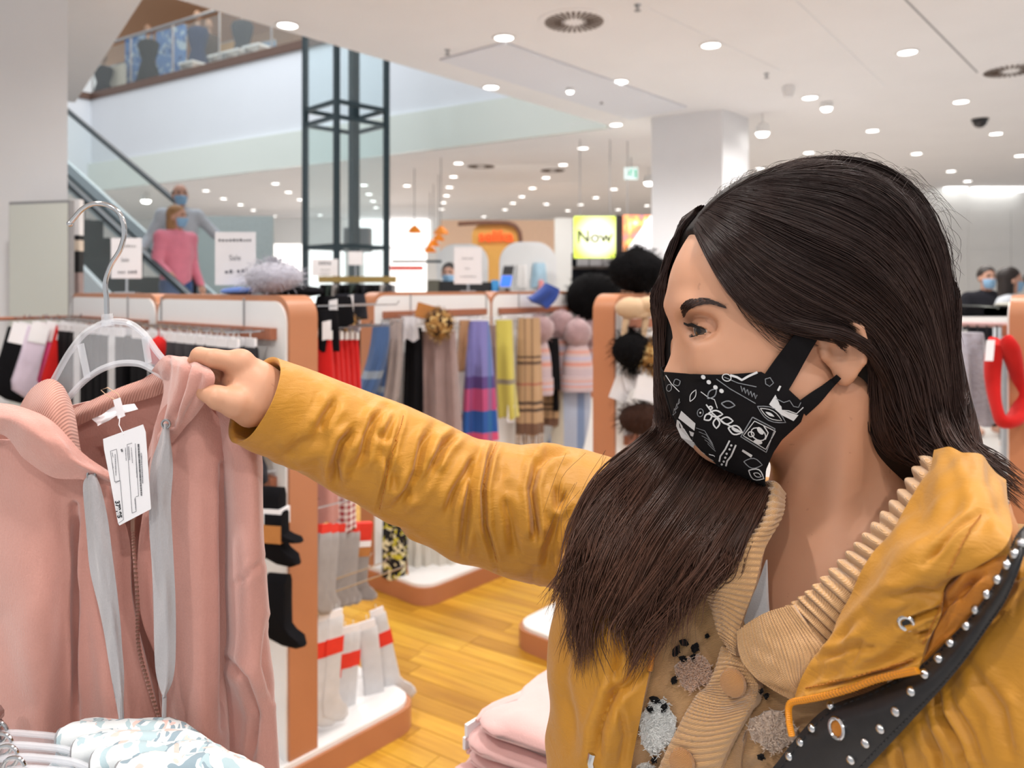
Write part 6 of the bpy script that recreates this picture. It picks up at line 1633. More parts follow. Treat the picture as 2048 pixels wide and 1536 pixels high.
# ---- patterned tops on the rail below
M['leafprint'] = spots('blue_grey_petal_print', (.66, .69, .70), [(lin(140, 158, 168), 0, .56), (lin(170, 190, 196), 5, .60), (lin(226, 190, 182), 11, .665)], 26, dist=2.4)
M['print_in'] = plain('grey_inside', (.22, .22, .23), .8)
names = ['patterned top nearest the pink hoodie, back of the row', 'patterned top second from the hoodie in the row', 'patterned top third from the hoodie in the row', 'patterned top at the very front of the row by the picture edge']
for k in range(4):
    Y = .735 - .035 * k; dx, dy = (-18, 14, 52, 100)[k], 24 * k
    t = thing('patterned_top', 'petal print ' + names[k], 'top', tuple(P(260, 1700, Y)), group='petal print tops on the rail')
    ol = [(150, 1463), (165, 1452), (190, 1449), (250, 1455), (300, 1450), (345, 1449), (378, 1460), (412, 1484), (442, 1522), (462, 1580), (470, 1960), (70, 1960), (80, 1580), (140, 1500)]
    mb = MB(); ctrp = [pp(x + dx * (1 if y < 1600 else .3), y + dy, Y) for x, y in ol]; rings = []
    cc = sum(ctrp) / len(ctrp)
    for off, sc in ((-.016, .965), (-.011, .99), (0, 1), (.011, .99), (.016, .965)):
        rings.append([Vector(cc + (q - cc) * sc + np.array((0, off, 0))) for q in ctrp])
    mb.loft(rings); obj('cloth', mb, M['leafprint'], t, True, 1.0)
    rp = crom(np.array([(148, 1482), (190, 1470), (260, 1470), (330, 1468), (378, 1478), (418, 1508), (444, 1560), (458, 1640)], float), np.linspace(0, 1, 30))
    c3 = [Vector(pp(x + dx, y + dy, Y - .010)) for x, y in rp]; m = MB()
    m.tube(c3, [.0125 + .0012 * math.sin(i * .9 + k) for i in range(30)], 16, flat=1.0); obj('shoulder_fold', m, M['leafprint'], t)
    m = MB(); axd = (c3[0] - c3[1]).normalized(); m.lathe([(.0122, .0004), (.0126, .0022), (.0108, .0026), (.0100, .0016), (.0002, .0012)], c3[0], 18, 0, axd); obj('neck_inside', m, M['print_in'], t)
    h_ = thing('clothes_hanger', 'clear plastic hanger of the ' + ('hindmost patterned top', 'second patterned top from the hoodie', 'third patterned top from the hoodie', 'foremost patterned top')[k], 'hanger', tuple(P(20, 1500 + dy, Y)), group='clear hangers on the rail')
    m = MB(); arc = crom(np.array([(-60, 1480), (10, 1466), (70, 1468), (130, 1476), (190, 1500)], float), np.linspace(0, 1, 26))
    m.prism([pp(x + dx * .3, y + dy, Y + .001) for x, y in arc] + [pp(x + dx * .3, y + dy + 34, Y + .001) for x, y in arc[::-1]], (0, .003, 0)); obj('plate', m, M['clear'], h_, False)
    m = MB(); m.tube([Vector(pp(x + dx * .3, y + dy, Y + .002)) for x, y in arc], .003, 8); obj('edge_bead', m, M['clear_rim'], h_)
    m = MB(); m.tube([Vector(pp(-2 + dx * .3 + 22 * math.cos(a), 1445 + 60 + dy * 1.0 - 22 * math.sin(a) - 40, Y + .002)) for a in np.linspace(-1.5, 3.6, 20)], .0017, 8); obj('hook', m, M['chrome'], h_)
rl = thing('clothes_rail', 'chrome clothes rail under the row of patterned tops', 'clothes rack', (-.46, .8, 0))
zr = P(-2, 1462, .735).z
m = MB(); m.tube([Vector(((P(-2, 1450, .735).x - .01), .30, zr + .012)), Vector(((P(-2, 1450, .735).x - .01) - .0, .745, zr + .012))], .009, 10); obj('bar', m, M['chrome'], rl)
for y in (.31, .735):
    m = MB(); m.tube([Vector(((P(-2, 1450, .735).x - .01), y, .02)), Vector(((P(-2, 1450, .735).x - .01), y, zr + .006))], .012, 10); obj('post', m, M['chrome'], rl)
    m = MB(); m.box(((P(-2, 1450, .735).x - .01), y, .011), (.5, .05, .02)); obj('foot', m, M['chrome'], rl)

# ---- pale pink sweaters on a low table
A0 = Vector((-.064, 1.125, 0)); Wd = Vector((.87, -.5, 0)).normalized()
tb = thing('display_table', 'white display table under the stack of pale pink sweaters', 'table', tuple(A0 + U * .3))
m = MB(); m.obox(A0 - U * .08 + Wd * .02 + Z * .74, U * .75, Wd * .40, Z * .035); obj('table_top', m, M['panel'], tb, False)
for a in (.0, .6):
    for b in (.05, .36):
        m = MB(); m.box(A0 + U * a + Wd * (b + .02) + Z * .37, (.035, .035, .738), U); obj('leg', m, M['bronze'], tb, False)
M['blush'] = fleece('blush_cotton', lin(212, 168, 164))
lay = ['bottom sweater of the pale pink stack', 'second sweater from the bottom of the pale pink stack', 'middle sweater of the pale pink stack', 'second sweater from the top of the pale pink stack', 'topmost pale pink sweater with a white tag sticking up']
zt_ = .7752
for k in range(5):
    g_ = random.Random(60 + k); th = (.029, .030, .031, .033, .031)[k]; o = A0 + U * g_.uniform(-.016, .016) + Wd * (g_.uniform(-.010, .012) - .014 * (4 - k)); L_, w = .37 - .004 * k, .29
    t = thing('folded_sweater', lay[k], 'sweater', tuple(o + U * .18 + Wd * .14 + Z * zt_), group='pale pink sweaters on the table')
    nu_, nv_ = 40, 44; mb = MB(); rings = []
    for i in range(nu_):
        u_ = i / (nu_ - 1); ring = []; e = min(1.0, (min(u_, 1 - u_) * 14 + .12)) ** .5
        for q in range(nv_):
            a = 2 * math.pi * q / nv_; cx, sx = math.cos(a), math.sin(a)
            xx = math.copysign(abs(cx) ** .28, cx) * .5; zz = math.copysign(abs(sx) ** .75, sx) * .5
            edge = .006 * math.sin(u_ * 13 + k * 2) + .004 * math.sin(u_ * 29 + k)
            groove = -.014 * math.exp(-((zz + .02) / .07) ** 2) * (1 if abs(cx) > .6 else 0)
            lump = (.0035 * math.sin(xx * 11 + u_ * 7 + k) + .0025 * math.sin(xx * 23 - u_ * 17 + 2 * k)) * (1 if sx > 0 else -.2)
            if k == 4 and sx > 0: lump += .004 * math.exp(-((xx + .35 - u_ * .5) / .05) ** 2) - .004 * math.exp(-((xx - .1 + u_ * .3) / .04) ** 2)
            ring.append(o + U * (u_ * L_ + .004 * math.sin(xx * 9 + k)) + Wd * (w * (.5 + xx * e ** .3) + (edge + groove) * (1 if xx > 0 else -1)) + Z * (zt_ + th * .5 + zz * th * e + max(-.002, lump) * e))
        rings.append(ring)
    mb.loft(rings); obj('folded_body', mb, M['blush'], t, True, 1.3)
    mb = MB(); pts = [o + U * (L_ * (.06 + .88 * i / 16)) + Wd * (-.002 + .006 * math.sin(i * .9 + k)) + Z * (zt_ + th * .42 + .004 * math.sin(i * .7)) for i in range(17)]
    mb.tube(pts, [.003 + .009 * math.sin(math.pi * i / 16) ** .5 for i in range(17)], 8); obj('folded_sleeve', mb, M['blush'], t)
    if k in (2, 3, 4):
        c = o + U * (.33 if k == 4 else .02) + Wd * (.0 if k == 4 else -.004) + Z * (zt_ + th * (.9 if k == 4 else .55))
        m = MB(); m.obox(c, U * .03, Vector((.004, -.004, 0)), Z * (.035 if k == 4 else .018)); obj('tag', m, M['paper'], t, False)
    zt_ += th - .001
m = MB(); c = A0 + U * .24 + Wd * .10 + Z * (zt_ + .006); m.obox(c, U * .012, Wd * .09, Z * .0012); o = obj('size_strip', m, M['paper']); tag(o, 'white size strip lying on the topmost pale pink sweater', 'label')
# ------------------------------------------------------------------ goods on the display stands
def on_line(near, d, off, px):
    "point of the line near + d*s + off (floor plan) that stands at picture column px"
    b = Vector(near) + Vector(off); k = (px - PX0) / F
    s = (k * b.y - b.x) / (d.x - k * d.y); return b + d * s
ZA = lambda p, py: CAMZ - (py - PY0) / F * p.y
NL = Vector((-.678, 2.35, 0)); NM = Vector((-.725, 4.0, 0)); NH = Vector((.397, 3.0, 0))
def hook(parent, p, d, L, z):
    m = MB(); m.tube([Vector((p.x, p.y, z)), Vector((p.x, p.y, z)) + d * L, Vector((p.x, p.y, z + .012)) + d * (L + .01)], .0028, 6); return obj('peg_hook', m, M['chrome'], parent)
def goods(name, label, cat, mesh_mb, mat, group=None, parts=(), smooth=True):
    o = obj(name, mesh_mb, mat, None, smooth, 1.0); tag(o, label, cat, group)
    for nm, mb, mm in parts: obj(nm, mb, mm, o, False)
    return o
def clone(o, loc, label=None, rz=0, scale=None):
    c = copy_tree(o); c.location = Vector(loc); c.rotation_euler = (0, 0, rz)
    if scale: c.scale = (scale,) * 3
    if label: c['label'] = label
    return c
M['sock_dark'] = cloth('charcoal_ribbed_sock', lin(52, 50, 54)); M['sock_black'] = cloth('black_sock', lin(20, 19, 22)); M['sock_white'] = cloth('white_sock', (.66, .65, .66)); M['sock_grey'] = cloth('grey_sock', lin(158, 152, 150))
M['hot_pink'] = cloth('hot_pink_cloth', lin(228, 84, 140)); M['red'] = cloth('red_knit', lin(196, 28, 26), sheen=.1); M['lilac'] = cloth('lilac_sock', lin(206, 190, 206)); M['redcard'] = plain('red_card', lin(216, 50, 34), .6)
aV = math.atan2(-V.y, -V.x)
# dark socks in files of pegs on the left stand
def sock(mat, outline, label, group, card=M['paper'], name='sock_pair', band=None, cardh=.028):
    mb = MB(); puffy(outline, .020, (0, 0, -.03), (1, 0, 0), Z, mb)
    m2 = MB(); m2.obox((-.03, -.004, -.034), (.06, 0, 0), (0, .008, 0), (0, 0, cardh)); parts = [('header_card', m2, card)]
    if band:
        m3 = MB(); m3.obox((-.04, -.0112, band[0]), (.08, 0, 0), (0, .0224, 0), (0, 0, band[1])); parts.append(('band', m3, band[2]))
    m4 = MB(); m4.tube([(0, 0, -.008), (0, -.002, .006), (0, .0, .014), (0, .004, .008)], .0014, 5); parts.append(('hanger_loop', m4, M['white']))
    return goods(name, label, 'socks', mb, mat, group, parts)
s_dark = sock(M['sock_dark'], LONGSOCK, 'charcoal socks on pegs at the copper end of the left stand', 'charcoal socks on the left stand')
s_black = sock(M['sock_black'], LONGSOCK, 'black socks on pegs beside the charcoal ones on the left stand', 'black socks on the left stand')
s_white = sock(M['sock_white'], LONGSOCK, 'white socks on pegs among the black ones on the left stand', 'white socks on the left stand')
fd_, fb_, fw_ = [True], [True], [True]
def put_first(o, flag, loc, rz):
    if flag[0]: flag[0] = False; o.location = loc; o.rotation_euler = (0, 0, rz); return o
    return clone(o, loc, None, rz)
g5 = random.Random(9); peg = 0
for i in range(24):
    s = .09 + i * .068
    if .80 < s < .90: continue
    base_p = NL + V * s - U * .034; h_ = hook(g_left, base_p, -U, .13, 1.415)
    for k in range(2):
        p = base_p - U * (.045 + .055 * k) + Z * 1.402
        kind = (s_dark, fd_) if i < 7 else ((s_black, fb_) if (i * 3 + k) % 5 else (s_white, fw_))
        oo = put_first(kind[0], kind[1], p, aV + g5.uniform(-.1, .1)); nm_ = 'charcoal' if kind[0] is s_dark else ('black' if kind[0] is s_black else 'white')
        oo['label'] = '%s sock pair, %s on the %s peg from the copper end panel' % (nm_, 'inner' if k == 0 else 'outer', ORD[peg])
    peg += 1
p = on_line(NL, V, -U * .10, 347) + Z * 1.385
m = MB(); m.ball((0, 0, -.05), (.045, .028, .05), 12, 0, .06, 4); m.tube([(0, 0, 0), (0, 0, .02)], .002, 5); o = goods('red_mitten', 'red fluffy item above a black glove among the socks', 'mitten', m, M['red']); o.location = p - U * .05
m = MB(); puffy(MITTEN, .03, (0, 0, -.10), (1, 0, 0), Z, m); o = goods('glove', 'black glove hanging below the red fluffy item', 'glove', m, M['sock_black']); o.location = p - U * .055; o.rotation_euler = (0, 0, aV)
# low pegs of the same face, seen beside the hoodie's edge
for i, (px, z, mat_, lab) in enumerate(((546, .985, M['sock_black'], 'black slippers pair with white band beside the hoodie sleeve'), (557, .74, M['sock_black'], 'black low sock beside the lower hoodie sleeve'), (551, .92, M['sock_black'], 'small black item with brown card behind the hoodie sleeve'))):
    p = on_line(NL, V, -U * .10, px); hook(g_left, on_line(NL, V, -U * .034, px + 6), -U, .09, z + .01)
    mb = MB(); puffy([(x * .9, y * (.55, .50, .22)[i]) for x, y in LONGSOCK], .045, (0, 0, -.01), (1, 0, 0), Z, mb)
    parts = []
    if i == 0: m3 = MB(); m3.obox((-.04, -.026, -.12), (.08, 0, 0), (0, .052, 0), (0, 0, .05)); parts = [('paper_band', m3, M['paper'])]
    if i == 2: m3 = MB(); m3.obox((-.03, -.026, -.10), (.06, 0, 0), (0, .052, 0), (0, 0, .05)); parts = [('paper_band', m3, M['kraft'])]
    o = goods('slipper_pair' if i == 0 else 'sock_pair', lab, 'socks', mb, mat_, None, parts); o.location = (p.x, p.y, z); o.rotation_euler = (0, 0, aV + .5)
# bright items on a bar left of the stand
bar = thing('hook_bar', 'chrome bar with hooks in front of the pale mirror panel', 'hook bar', (-2.2, 3.3, 0))
b0, b1 = Vector((kx(-30, 3.15), 3.15, 1.42)), Vector((kx(135, 3.40), 3.40, 1.42)); bd = (b1 - b0).normalized()
m = MB(); m.tube([b0, b1], .008, 8); obj('bar', m, M['rail'], bar)
for q in (b0, b1): m = MB(); m.tube([Vector((q.x, q.y, .02)), q], .012, 8); obj('post', m, M['steel'], bar); m = MB(); m.box((q.x, q.y, .011), (.3, .2, .02)); obj('foot', m, M['steel'], bar)
bn_ = Vector((bd.y, -bd.x, 0))
items = [(28, M['sock_black'], 'black sock with white tag, leftmost on the chrome bar', .0), (62, M['lilac'], 'lilac sock beside the black one on the chrome bar', .02), (94, M['hot_pink'], 'hot pink sock on the chrome bar', .0), (116, M['red'], 'dark red sock under white tags on the chrome bar', .03), (134, M['sock_dark'], 'grey sock nearest the clear hanger on the chrome bar', .03), (45, M['sock_white'], 'white sock behind the lilac one on the chrome bar', -.03), (78, M['sock_black'], 'black sock behind the pink one on the chrome bar', -.03)]
for px, mt, lab, o2 in items:
    k = (px - PX0) / F; s = (k * b0.y - b0.x) / (bd.x - k * bd.y); p = b0 + bd * s
    hook(bar, p, bn_, .10 + o2, 1.425)
    mb = MB(); puffy([(x * 1.15, y * .72) for x, y in LONGSOCK], .035, (0, 0, -.02), (1, 0, 0), Z, mb)
    m2 = MB(); m2.obox((-.035, -.02, -.085), (.07, 0, 0), (0, .003, 0), (0, 0, .085)); o = goods('sock_pair', lab, 'socks', mb, mt, None, [('tag', m2, M['paper'])])
    o.location = p + bn_ * (.07 + o2) + Z * (-.02); o.rotation_euler = (R(-4), R(16), math.atan2(bd.y, bd.x))

# ---- aisle side of the left stand
BL_ = U * .10                                             # back face
def back(px, out): return on_line(NL + BL_, V, U * out, px)
M['redmit'] = M['red']
first = None
for i, px in enumerate((646, 658, 668, 679, 690, 701)):
    p = back(px, .08 + .055 * i); hook(g_left, NL + BL_ + V * .08 + U * .034 + V * .06 * (i % 3), U, .33, 1.415)
    if first is None:
        mb = wavy((0, 0, 0), (1, 0, 0), .34, .06, .09, .05, 2, .25, 3)
        m2 = MB(); m2.obox((-.03, -.01, -.002), (.06, 0, 0), (0, .02, 0), (0, 0, .03))
        first = goods('red_scarf', 'red knitted scarf in the row behind the copper end panel', 'scarf', mb, M['red'], 'red scarves behind the left stand', [('clip', m2, M['white'])]); o = first
    else: o = clone(first, (0, 0, 0))
    o['label'] = ORD[i] + ' red knitted scarf, counted from the copper end panel'; o.location = (p.x, p.y, ZA(p, 678)); o.rotation_euler = (0, 0, math.atan2(V.y, V.x) + .5)
ging = NT('red_gingham'); gx = ging.sep(ging.coord()); w1 = ging.math('LESS_THAN', ging.math('FRACT', ging.math('MULTIPLY', gx[0], 45)), .5); w2 = ging.math('LESS_THAN', ging.math('FRACT', ging.math('MULTIPLY', gx[2], 45)), .5)
ging.base(ging.mix(ging.math('MULTIPLY', ging.math('ADD', w1, w2), .5), (.75, .70, .68), lin(150, 30, 40))).set(Roughness=.85)
p = back(690, .26); mb = wavy((0, 0, 0), (1, 0, 0), .30, .06, .085, .05, 2, .2, 5); o = goods('gingham_scarf', 'red and white gingham cloth hanging above the grey socks', 'scarf', mb, ging.m); o.location = (p.x, p.y, ZA(p, 890)); o.rotation_euler = (0, 0, .5)
p = back(655, .14); mb = wavy((0, 0, 0), (1, 0, 0), .26, .05, .08, .05, 2, .2, 6); o = goods('pink_glove', 'dull pink glove with a red clip left of the gingham cloth', 'glove', mb, cloth('dull_pink', lin(196, 140, 130)), None); o.location = (p.x, p.y, ZA(p, 890)); o.rotation_euler = (0, 0, .5)
s_grey = sock(M['sock_grey'], LONGSOCK, 'grey sock bundle with red card on the aisle side of the left stand', 'grey socks on the aisle side', M['redcard'], cardh=.045)
for i, (px, out) in enumerate(((648, .10), (664, .16), (680, .21), (696, .26), (710, .31), (652, .05), (668, .10))):
    p = back(px, out); o = s_grey if i == 0 else clone(s_grey, (0, 0, 0)); o['label'] = ORD[i] + ' grey sock bundle with red card, counted from the copper end panel'; o.scale = (.75, .75, .64); o.location = (p.x, p.y, ZA(p, 1052)); o.rotation_euler = (0, R(8), .6 + .1 * i)
p = back(728, .36); mb = MB(); puffy(LONGSOCK, .03, (0, 0, -.03), (1, 0, 0), Z, mb)
m2 = MB(); m2.obox((-.035, -.017, -.09), (.07, 0, 0), (0, .034, 0), (0, 0, .10)); m3 = MB(); m3.obox((-.035, -.0172, -.125), (.07, 0, 0), (0, .0344, 0), (0, 0, .034)); m4 = MB(); m4.obox((-.034, -.0172, -.18), (.068, 0, 0), (0, .0344, 0), (0, 0, .054))
o = goods('sock_pair', 'outermost grey sock with large red, white and kraft band', 'socks', mb, M['sock_grey'], None, [('red_header', m2, M['redcard']), ('white_band', m3, M['paper']), ('kraft_band', m4, M['kraft'])]); o.scale = (.85, .85, .64); o.location = (p.x, p.y, ZA(p, 1048)); o.rotation_euler = (0, R(6), .5)
for i in range(3): hook(g_left, NL + BL_ + V * (.06 + .09 * i) + U * .034, U, .34, .835)
s_wr = sock(M['sock_white'], LONGSOCK, 'white ankle sock with red band on the lowest aisle pegs', 'white and red socks low on the left stand', M['paper'], band=(-.17, .06, M['redcard']))
for i, (px, py, out) in enumerate(((644, 1290, .10), (668, 1282, .15), (690, 1262, .19), (706, 1258, .23), (650, 1235, .06), (672, 1228, .10))):
    p = back(px, out); o = s_wr if i == 0 else clone(s_wr, (0, 0, 0)); o['label'] = ORD[i] + ' white sock with red band on the lowest pegs, counted from the panel'; o.scale = (.85, .85, .85); o.location = (p.x, p.y, ZA(p, py) + .02); o.rotation_euler = (0, R(5), .55 + .06 * i)
s_w2 = sock(M['sock_white'], LONGSOCK, 'plain white sock on the outer peg beside the red-banded ones', None)
p = back(733, .30); s_w2.location = (p.x, p.y, ZA(p, 1238)); s_w2.rotation_euler = (0, R(-6), .5)
o = clone(s_wr, (0, 0, 0), 'outermost white sock with red band, standing clear of the others'); o['group'] = ''; del o['group']
p = back(752, .35); o.location = (p.x, p.y, ZA(p, 1215)); o.rotation_euler = (0, R(-12), .45)
for i in range(3): hook(g_left, NL + BL_ + V * (.06 + .09 * i) + U * .034, U, .36, .545)
# hats, gloves on top and at the back
M['grey_fur'] = cloth('grey_fur', lin(172, 170, 182), .2, 60, .95, .8, .5, dist=.01)
M['black_fur'] = cloth('black_fur', (.0045, .004, .0045), .4, 90, .9, .6, .0, dist=.01)
M['leopard'] = spots('leopard_fur', lin(150, 110, 60), [(lin(50, 32, 22), 0, .52), (lin(206, 176, 120), 7, .60)], 30)
def fur(mb, o, n, ln, seed, r=.0012):
    "short hairs standing on a ball-like mesh"
    g = random.Random(seed); cen = sum((Vector(v) for v in mb.v), Vector()) / len(mb.v); src = list(mb.v); m = MB()
    for _ in range(n):
        a = Vector(g.choice(src)); b = Vector(g.choice(src)); p = a + (b - a) * .0; d = (p - cen).normalized() + Vector((g.uniform(-.6, .6), g.uniform(-.6, .6), g.uniform(-.7, .4)))
        p = p + Vector((g.uniform(-1, 1), g.uniform(-1, 1), g.uniform(-1, 1))) * .012; d.normalize(); m.tube([p - d * .004, p + d * ln * .5, p + d * ln + Vector((0, 0, -ln * .3))], [r, r * .8, r * .2], 3, caps=False)
    return m
def furball(name, label, cat, c, r, mat, n=500, ln=.03, seed=1, group=None, noise=.03):
    mb = MB(); mb.ball((0, 0, 0), r, 22, 0, noise, seed); o = goods(name, label, cat, mb, mat, group)
    f = obj('fur', fur(mb, None, n, ln, seed), mat, o); f['kind'] = 'stuff'; o.location = c; return o
p = Vector((kx(590, 2.75), 2.75, 0)); q = NL + V * .22 + U * .05
furball('fur_hat', 'grey fur hat lying on top of the left stand', 'hat', (q.x + .02, q.y + .03, GH + .055), (.095, .085, .055), M['grey_fur'], 500, .025, 2)
mb = MB(); mb.ball((0, 0, 0), (.10, .085, .02), 16, 0, .05, 3); o = goods('flat_beret', 'flat black beret under the grey fur hat on the left stand', 'hat', mb, M['sock_black']); o.location = (q.x + .075, q.y + .075, GH + .012)
mb = MB(); mb.ball((0, 0, 0), (.07, .04, .014), 14, 0, .05, 3); o = goods('blue_beret', 'small blue beret lying on the left stand beside the grey fur hat', 'hat', mb, cloth('blue_cloth', lin(84, 112, 176))); q2 = NL + V * .38 + U * .05; o.location = (q2.x, q2.y, GH + .013)
for i, (px, py, out, mt, lab, w, h) in enumerate(((668, 592, .16, M['sock_black'], 'black bag slung from a high peg behind the left stand', .14, .10), (700, 588, .30, M['dark_cloth'], 'charcoal bag at the end of a high peg behind the left stand', .13, .09), (655, 620, .10, M['sock_black'], 'black glove with white tags at the copper end panel', .08, .13), (706, 612, .34, M['grey_fur'], 'blue grey fuzzy mitten beside the charcoal bag', .06, .09))):
    p = back(px, out); mb = wavy((0, 0, 0), (1, 0, 0), h, w * .8, w, .06, 2, .25, i); parts = []
    if i in (0, 1, 2):
        m2 = MB(); m2.obox((-.02, -.05, -h * .75), (.028, 0, .006), (0, .002, 0), (0, 0, .06)); parts = [('tag', m2, M['paper'])]
    o = goods('black_bag' if i < 2 else ('glove' if i == 2 else 'mitten'), lab, 'bag' if i < 2 else 'glove', mb, mt, None, parts); o.location = (p.x, p.y, ZA(p, py)); o.rotation_euler = (0, 0, .3)
for i in range(3): hook(g_left, NL + BL_ + V * (.05 + .12 * i) + U * .034, U, .33, 1.49)
p = back(690, .25); furball('scrunchie', 'leopard scrunchie over the red scarves', 'scrunchie', (p.x, p.y, ZA(p, 640)), (.045, .035, .03), M['leopard'], 120, .012, 5)

# ---- scarves and hats on the middle stand
def mid(px, out): return on_line(NM, U, -V * out, px)
def scarf(label, px, top, bot, wpx, mat, out=.10, lean=0, seed=0, folds=3, cat='scarf', name='scarf', fringe=False, amp=.3, ang=None, wt=.75, depth=.07):
    p = mid(px, out); z = ZA(p, top); h = (bot - top) / F * p.y; w = wpx / F * p.y
    mb = wavy((0, 0, 0), (1, 0, 0), h, w * wt, w, depth, folds, amp, seed, (lean / F * p.y, 0, 0), n=34, rows=12)
    parts = []
    if fringe:
        m2 = MB(); g = random.Random(seed)
        for k in range(int(w / .006)):
            x = -w / 2 + k * .006 + lean / F * p.y; y = g.uniform(-.03, .03); m2.tube([(x, y, -h + .01), (x + g.uniform(-.004, .004), y, -h - .05), (x + g.uniform(-.008, .008), y, -h - .085)], .0024, 4, caps=False)
        parts = [('fringe', m2, mat)]
    o = goods(name, label, cat, mb, mat, None, parts); o.location = (p.x, p.y, z); o.rotation_euler = (0, 0, ang if ang is not None else .12)
    hook(g_mid, on_line(NM, U, -V * .034, px), -V, out, min(z + .012, 1.50)); return o
denim = bands('denim_scarf', lin(70, 96, 140), [(2, .35, .10, lin(150, 160, 170), .8)])
scarf('denim blue scarf, leftmost on the middle stand', 762, 648, 800, 44, denim, .16, -38, 1)
scarf('second denim blue scarf hanging lower beside the leftmost one', 776, 700, 815, 40, denim, .10, -10, 2)
scarf('taupe scarf left of the black one', 792, 638, 800, 34, cloth('taupe_wool', lin(158, 144, 140)), .14, -12, 3)
scarf('pale grey scarf over the black one', 818, 634, 680, 40, cloth('pale_grey_wool', lin(188, 184, 188)), .16, 0, 4)
scarf('black scarf between the taupe and mauve ones', 828, 655, 832, 42, M['sock_black'], .12, -2, 5)
scarf('large mauve shawl under the leopard fur', 876, 662, 880, 92, cloth('mauve_wool', lin(150, 126, 122)), .17, 4, 6, 4, amp=.4, depth=.11)
scarf('white flecked grey scarf at the edge of the mauve shawl', 848, 670, 838, 26, spots('flecked_grey', lin(120, 112, 108), [(lin(60, 54, 52), 0, .55)], 60), .10, 0, 7)
p = mid(878, .24); furball('fur_collar', 'leopard fur collar with a kraft card over the mauve shawl', 'collar', (p.x, p.y, ZA(p, 648)), (.075, .055, .075), M['leopard'], 350, .022, 8)
m = MB(); c = p + V * .03; a0 = Vector((c.x - .11, c.y, ZA(c, 632))); m.obox(a0, Vector((.12, .01, -.035)), Vector((0, .002, 0)), Vector((.02, 0, .075))); o = goods('kraft_card', 'tilted kraft card at the leopard fur collar', 'card', m, M['kraft'], smooth=False)
scarf('camel brown scarf right of the mauve shawl', 930, 640, 740, 30, cloth('camel_wool', lin(170, 130, 98)), .10, -4, 9)
plaid1 = bands('blue_pink_check', lin(132, 128, 190), [(2, .50, .10, lin(92, 60, 130), .9), (2, .36, .18, lin(206, 74, 122), .9), (2, .18, .18, lin(30, 90, 170), .95), (2, .03, .12, lin(226, 84, 124), .95), (0, .75, .12, lin(60, 130, 170), .45), (0, .25, .10, lin(60, 60, 110), .3)])
scarf('blue, purple and pink checked scarf, widest on the middle stand', 958, 642, 882, 76, plaid1, .17, 2, 10, 3, amp=.35, wt=.5, depth=.10)
scarf('narrow taupe scarf behind the blue checked one', 986, 650, 815, 24, cloth('taupe_wool_2', lin(146, 122, 114)), .10, 4, 11)
yel = bands('yellow_check', lin(214, 200, 96), [(2, .38, .05, lin(140, 130, 120), .9), (0, .8, .14, lin(150, 140, 120), .5)])
scarf('yellow scarf with grey cross bands', 1008, 640, 835, 44, yel, .15, 10, 12, 2)
p = mid(1014, .19); m = MB(); m.obox((p.x, p.y, ZA(p, 845)), (.04, .01, 0), (0, .002, 0), (.004, 0, .10)); goods('swing_tag', 'white tag hanging at the foot of the yellow scarf', 'tag', m, M['paper'], smooth=False)
beige = bands('beige_check', lin(196, 160, 122), [(2, .22, .03, lin(60, 46, 44), .85), (2, .28, .03, lin(60, 46, 44), .85), (2, .62, .03, lin(70, 50, 46), .8), (2, .67, .02, lin(70, 50, 46), .8), (0, .3, .06, lin(90, 66, 56), .6), (0, .55, .06, lin(90, 66, 56), .6), (2, .44, .02, lin(170, 60, 60), .6), (2, .06, .10, lin(90, 56, 48), .8)])
scarf('beige checked scarf with dark lines and fringe', 1058, 636, 868, 58, beige, .15, 2, 13, 3, fringe=True)
scarf('second beige checked scarf half hidden by the knitted hats', 1098, 690, 850, 44, beige, .06, 6, 14)
strip = bands('blue_cream_stripe', lin(178, 186, 206), [(0, .12, .2, lin(72, 80, 100), .95), (0, .36, .22, lin(206, 196, 176), .95), (0, .80, .14, lin(120, 140, 176), .9)])
scarf('wide blue and cream striped scarf below the knitted hats', 1150, 776, 930, 80, strip, .18, -36, 15, 2, amp=.2)
